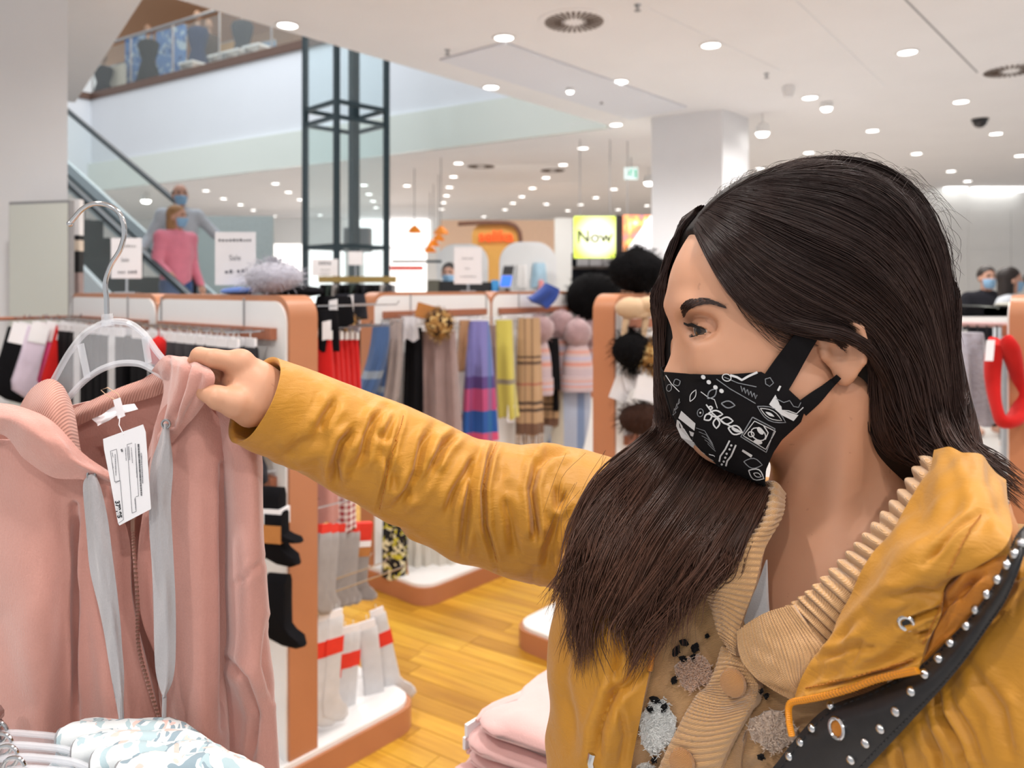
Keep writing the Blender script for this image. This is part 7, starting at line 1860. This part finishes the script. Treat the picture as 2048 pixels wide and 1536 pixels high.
# knitted bobble hats
M['pastel'] = bands('pastel_knit', lin(214, 190, 192), [(2, .70, .10, lin(226, 160, 140), .8), (2, .52, .08, lin(196, 190, 214), .9), (2, .36, .10, lin(226, 150, 126), .8), (2, .12, .22, lin(204, 184, 190), .9)], weave=180, bump=.8)
M['pompom'] = cloth('dusty_pompom', lin(178, 146, 148), .2, 120, .95, .8, .5, dist=.008)
hats = [(1080, 640, 790, 'bobble hat leftmost of the pastel ones', .12, 48), (1122, 634, 758, 'bobble hat behind the black glove', .10, 40), (1155, 650, 782, 'bobble hat with the darkest pompom, in front', .22, 62), (1184, 652, 770, 'bobble hat half hidden by the copper end panel', .17, 50)]
for i, (px, top, bot, lab, out, w) in enumerate(hats):
    p = mid(px, out); sc_ = p.y / F; H_ = (bot - top) * sc_; r = w * sc_ / 2
    t = thing('bobble_hat', 'pastel knitted ' + lab, 'hat', (p.x, p.y, ZA(p, top)), 0, 'pastel bobble hats')
    mb = MB(); rings = []
    for z_, q in ((.24, .35), (.30, .62), (.45, .86), (.62, .98), (.78, 1.0)):
        rings.append([Vector((p.x + math.cos(a) * r * q, p.y + math.sin(a) * r * q * .7, ZA(p, top) - H_ * z_)) for a in np.linspace(0, 6.283, 24, endpoint=False)])
    mb.loft(rings); obj('crown', mb, M['pastel'], t)
    mb = MB(); rings = []
    for z_, q in ((.765, 1.0), (.77, 1.08), (.90, 1.10), (.99, 1.08), (1.0, 1.0)):
        rings.append([Vector((p.x + math.cos(a) * r * q * (1 + .03 * math.cos(a * 20)), p.y + math.sin(a) * r * q * .7, ZA(p, top) - H_ * z_)) for a in np.linspace(0, 6.283, 80, endpoint=False)])
    mb.loft(rings); obj('ribbed_cuff', mb, M['pastel'], t)
    mb = MB(); mb.ball(Vector((p.x, p.y, ZA(p, top) - H_ * .12)), 30 * sc_ * .95, 16, 0, .06, i); pm_o = obj('pompom', mb, M['pompom'], t)
    f = obj('yarn', fur(mb, None, 260, .014, i, .0016), M['pompom'], pm_o); f['kind'] = 'stuff'
scarf('black glove pair between the pastel hats', 1102, 676, 780, 40, M['sock_black'], .15, 0, 20, 1, 'gloves', 'glove_pair', amp=.1)
scarf('narrow black strap hanging under the black gloves', 1112, 780, 820, 12, M['sock_black'], .14, 0, 21, 1, 'strap', 'strap_loop', amp=.1)
p = mid(1105, .16); mb = wavy((0, 0, 0), (1, 0, 0), .14, .10, .15, .08, 2, .3, 22, lean=(-.05, 0, 0)); o = goods('blue_mitten', 'bright blue fleece mitten over the white price strips', 'mitten', mb, cloth('royal_blue_fleece', lin(52, 76, 150))); o.location = (p.x, p.y, ZA(p, 572)); o.rotation_euler = (0, R(24), .2)
p = mid(1188, .16); furball('fur_hat', 'large black fur hat left of the copper end panel', 'hat', (p.x, p.y, ZA(p, 594)), (.19, .16, .165), M['black_fur'], 900, .035, 12)
for a, b in ((800, 838), (905, 975), (1002, 1068)):       # white clip strips under the rails
    pa_, pb_ = mid(a, .05), mid(b, .05); m = MB(); m.obox(Vector((pa_.x, pa_.y, 1.36)), Vector((pb_.x - pa_.x, pb_.y - pa_.y, 0)), -V * .006, Z * .022)
    goods('price_strip', 'white price strip under the rail at the ' + {800: 'taupe scarf', 905: 'camel scarf', 1002: 'yellow scarf'}[a], 'strip', m, M['paper'], smooth=False)
# low pegs of the middle stand
flor = spots('dark_floral', lin(34, 32, 34), [(lin(214, 206, 170), 0, .56), (lin(190, 180, 60), 6, .63)], 28)
p = mid(790, .17); mb = wavy((0, 0, 0), (1, 0, 0), .30, .12, .13, .07, 2, .3, 30); o = goods('floral_scarf', 'dark floral scarf above the base of the middle stand', 'scarf', mb, flor); o.location = (p.x, p.y, ZA(p, 1036)); hook(g_mid, on_line(NM, U, -V * .034, 790), -V, .16, .80)
cream = cloth('cream_knit', (.66, .62, .55), .05, 300, .95, .5)
for i, (px, top, bot, w, lab, out) in enumerate(((840, 1040, 1160, 56, 'cream scarf beside the floral one on the middle stand', .16), (890, 1050, 1150, 66, 'cream fringed scarf nearest the floor on the middle stand', .24))):
    o = scarf(lab, px, top, bot, w, cream, out, 0, 31 + i, 4, fringe=True, amp=.25); 
p = mid(806, .17); m = MB(); m.obox((p.x, p.y - .05, ZA(p, 1142)), (.035, .0, 0), (0, .004, 0), (-.012, 0, .09)); goods('kraft_tag', 'small kraft tag under the dark floral scarf', 'tag', m, M['kraft'], smooth=False)

# ---- furry accessories right of the third copper end panel
def hat(px, out): return on_line(NH, U, -V * out, px)
p = hat(1300, .02) ; furball('fur_hat', 'black fur hat on top of the stand behind the woman\'s forehead', 'hat', (p.x - V.x * -.06, p.y + .05, GH + .095), (.12, .11, .09), M['black_fur'], 700, .03, 13)
for i, (px, py, r, mt, lab, out, ln) in enumerate(((1264, 700, (.075, .06, .07), M['black_fur'], 'black fur earmuff below the beige headband', .085, .03), (1306, 712, (.05, .045, .055), M['leopard'], 'leopard fur earmuff beside the black one', .155, .022), (1285, 838, (.09, .07, .06), cloth('brown_fur', lin(54, 34, 26), .3, 80, .9, .8, .3), 'dark brown fur muff under the white cards', .12, .03))):
    p = hat(px, out); furball('fur_earmuff', lab, 'earmuffs', (p.x, p.y, ZA(p, py)), r, mt, 450, ln, 40 + i); hook(g_hat, on_line(NH, U, -V * .034, px), -V, out, ZA(p, py) + r[2])
M['beige_head'] = cloth('beige_fleece', lin(206, 174, 140))
p = hat(1276, .095); m = MB(); m.tube([Vector((.060 * math.cos(a), .02 + .03 * math.sin(a), .022 * math.sin(a))) for a in np.linspace(0, 6.283, 24)], .022, 10, flat=.7); m.ball((-.03, -.01, 0), (.060, .035, .042), 14, 0, .02, 3); m.ball((.045, -.005, .012), (.055, .03, .034), 14, 0, .02, 4); o = goods('headband', 'beige fleece headband on the top peg by the copper end panel', 'headband', m, M['beige_head']); o.location = (p.x, p.y, ZA(p, 616))
m2 = MB(); m2.obox((.06, -.06, -.03), (.05, .01, 0), (0, .002, 0), (-.008, 0, .075)); obj('tag', m2, plain('pale_blue_card', lin(196, 208, 222)), o, False, local=True)
for k, dx in enumerate((-.045, .03)):
    m = MB(); m.tube([Vector((dx, 0, -.04)), Vector((dx - .012, -.02, -.10)), Vector((dx - .018, -.02, -.16))], [.014, .012, .004], 8); obj('tie', m, M['beige_head'], o, local=True)
for i, (px, py, w, h, rot, lab) in enumerate(((1264, 752, .075, .10, 15, 'white card tilted left under the black earmuff'), (1242, 778, .07, .09, -20, 'white card behind the tilted one by the copper end panel'), (1296, 778, .095, .09, -12, 'largest white card under the leopard earmuff'), (1284, 838, .04, .10, 20, 'narrow white card above the brown fur'), (1300, 862, .085, .04, 8, 'white card lying on the brown fur'))):
    co_ = (.075, .04, .15, .125, .15)[i]; p = hat(px, co_); m = MB(); c = Vector((p.x, p.y, ZA(p, py))); a = R(rot); ax = Vector((math.cos(a), .15, math.sin(a))); az = Vector((-math.sin(a), 0, math.cos(a)))
    m.obox(c - ax * w / 2 - az * h / 2, ax * w, Vector((0, .003, 0)), az * h); co = goods('card', lab, 'card', m, M['paper'], smooth=False); m = MB(); tp = c + az * h * .45; m.tube([tp, tp + V * (co_ - .036) * .5 + Z * .04, tp + V * (co_ - .036) + Z * .06], .0012, 5); obj('string', m, M['paper'], co); hook(g_hat, on_line(NH, U, -V * .034, px), -V, max(.02, co_ - .03), ZA(p, py) + .11)

# ---- right edge: fuzzy scarf, red loop, rail
NR = Vector((1.614, 2.5, 0))
rk = thing('hook_rail', 'pinkish rail with hooks left of the copper panel at the picture edge', 'rail', (1.6, 2.8, 0))
ra, rb = Vector((kx(1905, 2.9), 2.9, ZA(Vector((0, 2.9, 0)), 648))), Vector((kx(2020, 2.62), 2.62, ZA(Vector((0, 2.62, 0)), 650)))
m = MB(); m.tube([ra, rb], .009, 8); obj('bar', m, plain('pinkish_rail', lin(176, 140, 138), .5), rk)
for q in (ra, rb): m = MB(); m.tube([Vector((q.x, q.y, .015)), q], .01, 8); obj('post', m, M['steel'], rk)
for k in range(6):
    q = ra + (rb - ra) * (k + .5) / 6; m = MB(); m.tube([q, q + Vector((-.01, -.03, -.005)), q + Vector((-.01, -.03, -.05))], .0025, 6); obj('peg_hook', m, M['black'], rk)
p = P(1942, 760, 2.72); mb = wavy((0, 0, 0), (1, 0, 0), .32, .09, .15, .09, 3, .35, 50, lean=(.02, 0, 0)); o = goods('fuzzy_scarf', 'pale grey fuzzy scarf beside the red loop scarf', 'scarf', mb, M['grey_fur']); o.location = P(1940, 665, 2.72)
m = MB(); path = crom(np.array([(1992, 682), (1985, 740), (1990, 800), (2004, 842), (2030, 838), (2044, 800), (2034, 750), (2020, 700), (2012, 682)], float), np.linspace(0, 1, 40))
m.tube([Vector(pp(x, y, 2.46 + .03 * math.sin(i * .3))) for i, (x, y) in enumerate(path)], [.030 + .006 * math.sin(i * .4) for i in range(40)], 12, flat=.6); goods('loop_scarf', 'bright red loop scarf in front of the copper panel at the picture edge', 'scarf', m, M['red'])
m = MB(); m.obox(P(1970, 722, 2.40), (.028, .004, 0), (0, .002, 0), (.006, 0, .065)); goods('swing_tag', 'white tag at the top of the red loop scarf', 'tag', m, M['paper'], smooth=False)
# dark folded stack behind
tb2 = thing('display_table', 'low rack table with dark folded clothes near the tiled wall', 'table', (2.7, 4.6, 0))
m = MB(); m.box((kx(1965, 4.6), 4.6, 1.37), (.6, .5, .03)); obj('table_top', m, M['panel'], tb2, False)
for a in (-.27, .27):
    for b in (-.22, .22): m = MB(); m.box((kx(1965, 4.6) + a, 4.6 + b, .677), (.03, .03, 1.354)); obj('leg', m, M['steel'], tb2, False)
for i, (x, w, mt, lab) in enumerate(((1935, .22, M['sock_black'], 'black folded sweater on the rack table by the tiled wall'), (1962, .16, cloth('grey_green_knit', lin(120, 124, 118)), 'grey folded sweater in the middle of the rack table'), (2000, .24, M['sock_black'], 'black folded sweater with pale collar on the rack table'))):
    mb = MB(); puffy([(-w / 2, 0), (w / 2, 0), (w / 2 + .01, .03), (w / 2 - .01, .055), (-w / 2 + .01, .06), (-w / 2 - .01, .03)], .28, (0, 0, 0), (1, 0, 0), Z, mb); o = goods('folded_sweater', lab, 'sweater', mb, mt); o.location = (kx(x, 4.5), 4.5, 1.3865)
    if i == 2: m2 = MB(); m2.ball((0, -.06, .065), (.07, .05, .012), 10); obj('collar', m2, cloth('cream_cloth', (.6, .58, .5)), o, local=True)
# ------------------------------------------------------------------ the shop behind: tills, signs, lamps
def panel(name, label, cat, x0, y0, x1, y1, Y, mat, thick=.04, floor_=False, r=0, rim=None):
    a, b = P(x0, y1, Y), P(x1, y0, Y); z0 = 0.0 if floor_ else a.z
    t = thing(name, label, cat, (a.x, Y, z0))
    m = MB(); w, h = b.x - a.x, b.z - z0
    if r: m.prism([Vector((a.x + x, Y, z0 + y)) for x, y in roundrect(w, h, r)], (0, thick, 0))
    else: m.obox((a.x, Y, z0), (w, 0, 0), (0, thick, 0), (0, 0, h))
    obj('board', m, mat, t, True, .5)
    if rim:
        m = MB()
        if r: m.prism([Vector((a.x - .03 + x, Y + .01, z0 + y)) for x, y in roundrect(w + .06, h + .03, r + .03)], (0, thick, 0))
        else: m.obox((a.x - .03, Y + .01, z0), (w + .06, 0, 0), (0, thick, 0), (0, 0, h + .03))
        obj('rim', m, rim, t, True, .5)
    return t
M['white_glow'] = emit('white_added_glow', (1, .99, .98), 1.15)  # glow added so the far white areas come out bright
# sign holders with printed sheets
def sign(label, x0, y0, x1, y1, Y, foot_y, rows, big=None):
    t = thing('paper_sign', label, 'sign', tuple(P((x0 + x1) / 2, foot_y, Y))); sc_ = Y / F
    m = MB(); m.obox(P(x0, y1, Y), ((x1 - x0) * sc_, 0, 0), (0, .003, 0), (0, 0, (y1 - y0) * sc_)); obj('sheet', m, M['paper'], t, False)
    m = MB(); cx = (x0 + x1) / 2; m.obox(P(cx, foot_y, Y + .001) - Vector((.005, -.004, 0)), (.01, 0, 0), (0, .004, 0), (0, 0, (foot_y - y1) * sc_)); m.box(P(cx, foot_y, Y) + Vector((0, .01, .004)), (.09, .05, .006)); obj('stand', m, M['chrome'], t, False)
    for (a, yy, b, h) in rows:
        g = random.Random(int(a * 7 + yy)); x = a; m = MB()
        while x < b:
            w = g.uniform(.5, 1.0) * h * .9; m.obox(P(x, yy + h / 2, Y - .0006), (min(w, b - x) * sc_, 0, 0), (0, .0005, 0), (0, 0, h * sc_ * g.uniform(.6, 1))); x += w + h * .35
        obj('print', m, M['ink'] if h > 5 else M['grey'], t, False)
    if big: copy_mesh_text(big[0], big[3], M['ink'], t, P(big[1], big[2], Y - .0008), (1, 0, 0), (0, 0, 1), 'print', .0001)
    return t
qf = lambda s: NL + V * s + U * .05
Y1 = on_line(NL, V, U * .05, 252).y; Y2 = on_line(NL, V, U * .05, 470).y; topy = lambda Y: PY0 + (CAMZ - GH) / Y * F
sign('white printed price sign standing behind the hanger hook', 222, 476, 283, 557, Y1, topy(Y1), [(238, 492, 272, 5), (236, 544, 250, 6), (256, 544, 274, 6)], ('Sale', 250, 520, .022))
sign('large white printed sale sign standing on the left stand', 430, 464, 511, 570, Y2, topy(Y2), [(437, 480, 502, 6), (450, 543, 468, 8), (474, 541, 494, 9)], ('Sale', 470, 516, .026))
sign('pinkish printed sign with a dark heading right of the grey hat', 624, 518, 676, 552, 6.2, 556, [(638, 526, 663, 7), (642, 540, 660, 3), (640, 548, 660, 3)])
sign('small blank white sign in front of the lift', 697, 503, 725, 530, 6.2, 556, [])
Y5 = on_line(NM, U, V * .05, 936).y
sign('white printed sign on the middle stand in front of the tills', 908, 494, 964, 568, Y5, topy(Y5), [(924, 517, 946, 3), (930, 537, 940, 3), (920, 553, 952, 3)])
panel('partition', 'pale grey partition panel behind the couple on the escalator', 'partition', 392, 432, 546, 600, 10.3, plain('pale_grey_panel', lin(196, 206, 206), .6), .05, True)
for i, (x0, y0, x1, y1, Y) in enumerate(((548, 488, 606, 540, 18.5), (618, 496, 688, 560, 18.0), (728, 498, 852, 560, 17.5), (700, 440, 860, 492, 20.63))):
    lb_ = panel('glowing_panel', ('small white panel with added glow left of the lift', 'white panel with added glow seen through the lift', 'wide white panel with added glow right of the lift', 'upper white panel with added glow by the orange lamps')[i], 'bright panel', x0, y0, x1, y1, Y, M['white_glow'], .1, i != 3)
    if i == 2: m = MB(); m.obox(P(780, 540, 17.45), (kx(846, 17.45) - kx(780, 17.45), 0, 0), (0, .0495, 0), (0, 0, .09)); obj('red_band', m, plain('red_band', lin(226, 90, 80)), lb_, False)
# wooden bar with dark garments
t = thing('garment_rack', 'wooden-topped rack of dark garments beyond the middle aisle', 'clothes rack', (kx(715, 6.2), 6.2, 0))
m = MB(); m.box((kx(715, 6.2), 6.2, ZA(Vector((0, 6.2, 0)), 559)), (.62, .05, .05)); obj('top_bar', m, plain('olive_wood', lin(150, 126, 72)), t, False)
for a in (-.29, .29): m = MB(); m.box((kx(715, 6.2) + a, 6.2, .79), (.03, .03, 1.56)); obj('post', m, M['steel'], t, False)
for k in range(12):
    mb = wavy((0, 0, 0), (0, 1, 0), .75, .30, .36, .04, 2, .3, k); mt = [M['sock_black'], M['dark_cloth'], M['sock_grey'], cloth('deep_green', lin(50, 62, 56))][(k * 7) % 4 if k % 3 else 0]
    o = goods('dark_garment', 'dark garment on the wooden-topped rack', 'garment', mb, mt, 'dark garments on the wooden-topped rack'); o['label'] = ORD[k] + ' dark garment from the left on the wooden-topped rack'; o.location = (kx(715, 6.2) - .26 + k * .047, 6.2, 1.575)
# till counter
t = thing('till_counter', 'long till counter with dark top beyond the middle stand', 'counter', (kx(960, 8.2), 8.2, 0))
m = MB(); m.box((kx(950, 8.2), 8.2, .70), (2.0, .6, 1.39)); obj('front', m, M['panel'], t, False); m = MB(); m.box((kx(950, 8.2), 8.2, 1.42), (2.05, .65, .04)); obj('top', m, M['black'], t, False)
for i, (x0, x1, y0, mt, lab) in enumerate(((855, 880, 560, plain('olive_box', lin(86, 84, 74)), 'olive grey box at the left end of the till counter'), (878, 934, 562, M['black'], 'long black till box in front of the clerk'), (938, 984, 564, M['black'], 'black till box right of the white sign'), (982, 998, 560, plain('sky_blue_plastic', lin(70, 150, 214)), 'small sky blue box beside the monitor'), (996, 1022, 571, M['grey'], 'grey card reader under the monitor'))):
    a = P(x0, 0, 8.05); b = P(x1, y0, 8.05); m = MB(); pts = roundrect(b.x - a.x, b.z - 1.4405, .02); m.prism([Vector((a.x + x, 8.05, 1.4405 + y)) for x, y in pts], (0, .2, 0)); goods('till_box', lab, 'box', m, mt)
t = thing('monitor', 'tilted till monitor with blue screen beside the sky blue box', 'monitor', tuple(P(1012, 578, 7.9)))
c = P(1014, 553, 7.9); ax = Vector((.115, 0, .0)); az = Vector((.045, .03, .24))
m = MB(); m.obox(c - ax * .5 - az * .5 , ax, Vector((0, .03, 0)), az); obj('case', m, M['grey'], t, False)
m = MB(); m.obox(c - ax * .45 - az * .42 + Vector((0, -.004, 0)), ax * .9, Vector((0, .003, 0)), az * .45); obj('screen', m, emit('blue_screen', lin(40, 100, 220), .6), t, False)
m = MB(); m.obox(c - ax * .45 + az * .08 + Vector((0, -.004, 0)), ax * .9, Vector((0, .003, 0)), az * .36); obj('dark_bezel', m, M['black'], t, False)
m = MB(); m.tube([Vector((c.x, 7.93, 1.4405)), c + Vector((0, .025, -.06))], .02, 8); obj('stand', m, M['black'], t)
# white display boards, orange wall with lettering
panel('display_board', 'white display board with grey rounded top left of the orange wall', 'display board', 878, 492, 972, 600, 10.8, M['panel'], .06, True, .22, M['column'])
panel('display_board', 'white display board with grey rounded top hung with pale clothes', 'display board', 1003, 488, 1108, 600, 10.4, M['panel'], .06, True, .25, M['column'])
for i, (x, y0, y1, w, mt, lab) in enumerate(((1078, 526, 575, 34, cloth('sky_blue_fleece', lin(176, 206, 224)), 'light blue hoodie on the white board'), (1042, 530, 575, 28, cloth('off_white_fleece', lin(226, 222, 220)), 'off-white top on the white board'), (1082, 560, 590, 14, cloth('coral_cloth', lin(226, 150, 150)), 'small coral garment below the light blue hoodie'))):
    p = P(x, y0, 10.355 if i < 2 else 10.30); mb = wavy((0, 0, 0), (1, 0, 0), (y1 - y0) / F * 10.3, w * .7 / F * 10.3, w / F * 10.3, .08, 2, .25, i); o = goods('hung_top', lab, 'garment', mb, mt); o.location = p + Vector((0, 0, 0))
cream_w = panel('wall_panel', 'pale peach wall panel behind the orange wall', 'wall panel', 880, 440, 1142, 600, 13.6, plain('peach_wall', lin(236, 206, 182), .7), .05, True)
ow = panel('orange_wall', 'orange wall panel with curved copper edge and shop lettering', 'wall panel', 944, 448, 1038, 600, 12.2, plain('amber_wall', lin(226, 172, 92), .5), .06, True, .18)
m = MB(); ol = [(916, 448), (950, 446), (1000, 445), (1022, 448), (1034, 456), (1040, 470), (1041, 492)]
m.tube([Vector(P(x, y, 12.12)) for x, y in crom(np.array(ol, float), np.linspace(0, 1, 30))], .035, 8); obj('edge', m, plain('umber_edge', lin(120, 84, 70)), ow)
copy_mesh_text('selika', .25, emit('red_orange_letters', lin(232, 84, 30), .55), ow, P(992, 473, 12.15), (1, 0, 0), (0, 0, 1), 'lettering', .01, bold=.004)
lamp('AREA', 'wall_washer', (-.2, 11.2, 3.2), 12, (1, .94, .82), 1.2, (-.2, 12.2, 1.4), .3)
panel('pillar', 'white pillar strip left of the yellow lit sign', 'pillar', 1110, 436, 1146, 600, 11.6, M['wall'], .2, True)
# lit signs
ns = thing('glowing_panel', 'lit yellow green sign reading Now', 'sign', tuple(P(1190, 517, 9.6)))
m = MB(); m.obox(P(1147, 517, 9.6), (85 / F * 9.6, 0, 0), (0, .08, 0), (0, 0, 85 / F * 9.6)); obj('case', m, M['grey'], ns, False)
gl = NT('lit_yellow_green'); gg = gl.sep(gl.coord('Generated')); dx_ = gl.math('SUBTRACT', gg[0], .55); dz_ = gl.math('SUBTRACT', gg[2], .5)
rr_ = gl.math('SQRT', gl.math('ADD', gl.math('MULTIPLY', dx_, dx_), gl.math('MULTIPLY', dz_, dz_)))
cc_ = gl.ramp(rr_, [(.15, (1, 1, .80)), (.62, lin(206, 226, 70))]); gl.base(cc_); gl.link(cc_, gl.b.inputs['Emission Color']); gl.b.inputs['Emission Strength'].default_value = 1.0
m = MB(); m.obox(P(1148, 516, 9.59), (83 / F * 9.59, 0, 0), (0, .009, 0), (0, 0, 83 / F * 9.59)); obj('face', m, gl.m, ns, False)
copy_mesh_text('Now', .215, plain('olive_letters', lin(74, 82, 34)), ns, P(1189, 474, 9.58), (1, 0, 0), (0, 0, 1), 'lettering', .003, bold=.004)
for x in (1160, 1220): m = MB(); q = P(x, 432, 9.63); m.tube([q, Vector((q.x, q.y, CZ))], .006, 6); obj('wire', m, M['steel'], ns)
panel('black_post', 'black post between the yellow sign and the flower poster', 'post', 1232, 430, 1246, 600, 9.8, M['black'], .1, True)
pst = NT('flower_poster'); pv = pst.coord('Generated'); pg = pst.sep(pv); n1 = pst.noise(pst.mapping(pv, (1, 1, 1)), 3.2, 3); md = pst.math('LESS_THAN', pst.math('ADD', pg[0], pst.math('MULTIPLY', pst.math('SUBTRACT', .75, pg[2]), .9)), .62)
fl_ = pst.ramp(n1, [(.35, lin(150, 90, 120)), (.48, lin(240, 110, 40)), (.6, lin(250, 190, 70)), (.7, (1, .95, .9))]); c_ = pst.mix(pst.math('MULTIPLY', md, .9), (.95, .93, .95), fl_); pst.base(c_); pst.link(c_, pst.b.inputs['Emission Color']); pst.b.inputs['Emission Strength'].default_value = .9
pt_ = panel('glowing_panel', 'lit poster with orange flowers beside the black post', 'poster', 1247, 430, 1312, 515, 9.7, pst.m, .06)
for x in (1255, 1305): m = MB(); q = P(x, 430, 9.73); m.tube([q, Vector((q.x, q.y, CZ))], .006, 6); obj('wire', m, M['steel'], pt_)
sv = thing('wall_shelf', 'dark shelf unit with white goods under the lit signs', 'shelf', (kx(1230, 10.2), 10.2, 0))
m = MB(); m.obox((kx(1146, 10.2), 10.4, 0), (kx(1320, 10.2) - kx(1146, 10.2), 0, 0), (0, .03, 0), (0, 0, 2.0)); obj('back', m, M['dark_cloth'], sv, False)
for z in (1.2, 1.55, 1.80, 1.98): m = MB(); m.obox((kx(1146, 10.2), 10.12, z), (kx(1320, 10.2) - kx(1146, 10.2), 0, 0), (0, .279, 0), (0, 0, .03)); obj('shelf_board', m, plain('umber_board', lin(86, 76, 70)), sv, False)
for i, (x, w, lab) in enumerate(((1165, 22, 'white folded pile at the left of the dark shelf'), (1190, 26, 'white folded pile in the middle of the dark shelf'), (1214, 18, 'white folded pile beside the black post on the dark shelf'), (1275, 40, 'white folded pile under the flower poster'))):
    ww = w / F * 10.2; mb = MB(); puffy([(-ww / 2, 0), (ww / 2, 0), (ww / 2, .10), (-ww / 2, .10)], .2, (0, 0, 0), (1, 0, 0), Z, mb, 0, .95); o = goods('folded_pile', lab, 'clothes', mb, M['sock_white']); o.location = (kx(x, 10.24), 10.24, 1.831)
# orange pendant lamps
M['shade'] = plain('orange_enamel', lin(250, 146, 36), .35)
for i, (x, y, Y, w, lab) in enumerate(((829, 462, 12.0, 30, 'leftmost of the row, hanging alone'), (882, 464, 11.0, 32, 'highest right one, nearest the camera'), (877, 478, 12.6, 26, 'second below the highest right one'), (867, 489, 13.8, 27, 'third of the descending row'), (860, 501, 15.0, 27, 'lowest of the descending row'))):
    c = P(x, y, Y); r = w / F * Y / 2; t = thing('pendant_lamp', 'orange pendant lamp, ' + lab, 'lamp', tuple(c), group='orange pendant lamps')
    m = MB(); m.lathe([(r * .12, r * .75), (r * .35, r * .62), (r * .75, r * .2), (r, -r * .25), (r * .97, -r * .25), (r * .7, r * .16)], c, 22); obj('shade', m, M['shade'], t)
    m = MB(); m.ball(c + Vector((0, 0, r * .12)), r * .17, 10); obj('bulb', m, M['glow'], t)
    m = MB(); m.tube([c + Z * r * .75, Vector((c.x, c.y, CZ))], .006, 6); obj('cord', m, M['grey'], t)

# ------------------------------------------------------------------ upper floor goods behind the railing
def up_pt(px, dd): # point dd metres behind the edge line at column px
    b = FAR(0) + fn * dd; k = (px - PX0) / F; s = (k * b.y - b.x) / (fd.x - k * fd.y); return b + fd * s
UF = 5.3
blue_p = spots('blue_cloud_print', lin(96, 132, 184), [(lin(170, 190, 206), 0, .56), (lin(70, 100, 150), 4, .62)], 5)
for i, (x0, x1, mt, h, dd, lab) in enumerate(((250, 300, blue_p, 1.55, 1.2, 'blue cloud-printed banner left on the upper floor'), (312, 368, blue_p, 1.5, 1.2, 'blue cloud-printed banner right of the mannequin on the upper floor'), (216, 248, plain('cream_board', lin(206, 198, 182)), .95, 1.0, 'cream counter board at the left of the upper floor'), (426, 476, plain('tan_board', lin(196, 160, 112)), 1.5, 2.4, 'tan shelf board in the middle of the upper floor'), (500, 530, plain('tan_board_2', lin(186, 150, 110)), 1.3, 2.4, 'tan shelf board at the right of the upper floor'), (515, 548, plain('slate_board', lin(110, 132, 156)), 1.1, 2.0, 'slate blue board at the right end of the upper floor'))):
    a, b = up_pt(x0, dd), up_pt(x1, dd); t = thing('banner' if i < 2 else 'shelf_board', lab, 'banner' if i < 2 else 'shelf', (a.x, a.y, UF)); m = MB(); m.obox(a + Z * (UF + .002), b - a, fn * .06, Z * h); obj('panel', m, mt, t, False); m = MB(); m.obox(a + Z * (UF + h + .003), b - a, fn * .06, Z * .03); obj('cap', m, M['steel'], t, False)
for i, (x, h, mt, dd, lab) in enumerate(((296, 1.42, M['sock_black'], .7, 'mannequin in a long black dress on the upper floor'), (395, 1.5, cloth('navy_coat', lin(34, 44, 74)), .9, 'mannequin in a navy coat on the upper floor'), (418, 1.55, cloth('brown_coat', lin(70, 56, 48)), 1.4, 'mannequin in a brown coat on the upper floor'), (484, 1.45, M['dark_cloth'], 1.05, 'mannequin in charcoal at the right of the upper floor'), (206, 1.2, M['dark_cloth'], .8, 'mannequin in dark clothes by the diagonal ceiling edge'))):
    p = up_pt(x, dd); t = thing('mannequin', lab, 'mannequin', (p.x, p.y, UF)); zt2 = UF + h
    m = MB(); m.lathe([(.16, .002), (.16, .015), (.02, .02), (.02, h * .45)], (p.x, p.y, UF), 14); obj('stand', m, M['steel'], t)
    m = MB(); rings = []
    for z_, w, d in ((0, .05, .05), (.03, .17, .09), (.10, .21, .12), (.25, .18, .12), (.42, .13, .10), (.58, .18, .13), (.80, .24, .17), (1.0, .30, .22)):
        rings.append([Vector((p.x + math.cos(a) * w * (1 + .05 * math.sin(5 * a)), p.y + math.sin(a) * d, zt2 - .28 - z_ * (h * .72))) for a in np.linspace(0, 6.283, 20, endpoint=False)])
    m.loft(rings); obj('garment', m, mt, t)
    m = MB(); m.ball((p.x, p.y, zt2 - .10), (.075, .095, .115), 12); m.tube([(p.x, p.y, zt2 - .30), (p.x, p.y, zt2 - .18)], .045, 8); obj('head', m, plain('mannequin_skin', lin(150, 120, 100), .4), t)
for i, x in enumerate((380, 440, 470, 510)):
    p = up_pt(x, .35); t = thing('merchandise_table', ('low white table of folded goods left of the navy coat', 'low white table behind the middle railing pane', 'low white table before the tan board', 'low white table near the right end of the railing')[i], 'table', (p.x, p.y, UF)); m = MB(); m.box((p.x, p.y + .1, UF + .30), (.42, .3, .03), fd); obj('table_top', m, M['white'], t, False)
    for a in (-.17, .17): m = MB(); m.box(Vector((p.x, p.y + .1, UF + .144)) + fd * a, (.03, .25, .284), fd); obj('leg', m, M['steel'], t, False)
for x, y, z in ((265, 24, 7.55), (248, 76, 7.0), (222, 91, 6.8), (378, 35, 7.4)):
    p = up_pt(x, .9); c = Vector((p.x, p.y, 7.62)); t = thing('spotlight', 'small ceiling spot on the upper floor above column %s' % {265: 'of the diagonal edge', 248: 'of the cream board', 222: 'of the dark mannequin', 378: 'of the navy coat'}[x], 'spotlight', tuple(c), group='spots on the upper floor')
    m = MB(); m.lathe([(.05, .08), (.06, 0), (.055, -.005)], c, 14); obj('housing', m, M['white'], t); m = MB(); m.lathe([(.054, -.006), (.001, -.02)], c, 14); obj('bulb', m, M['glow'], t)
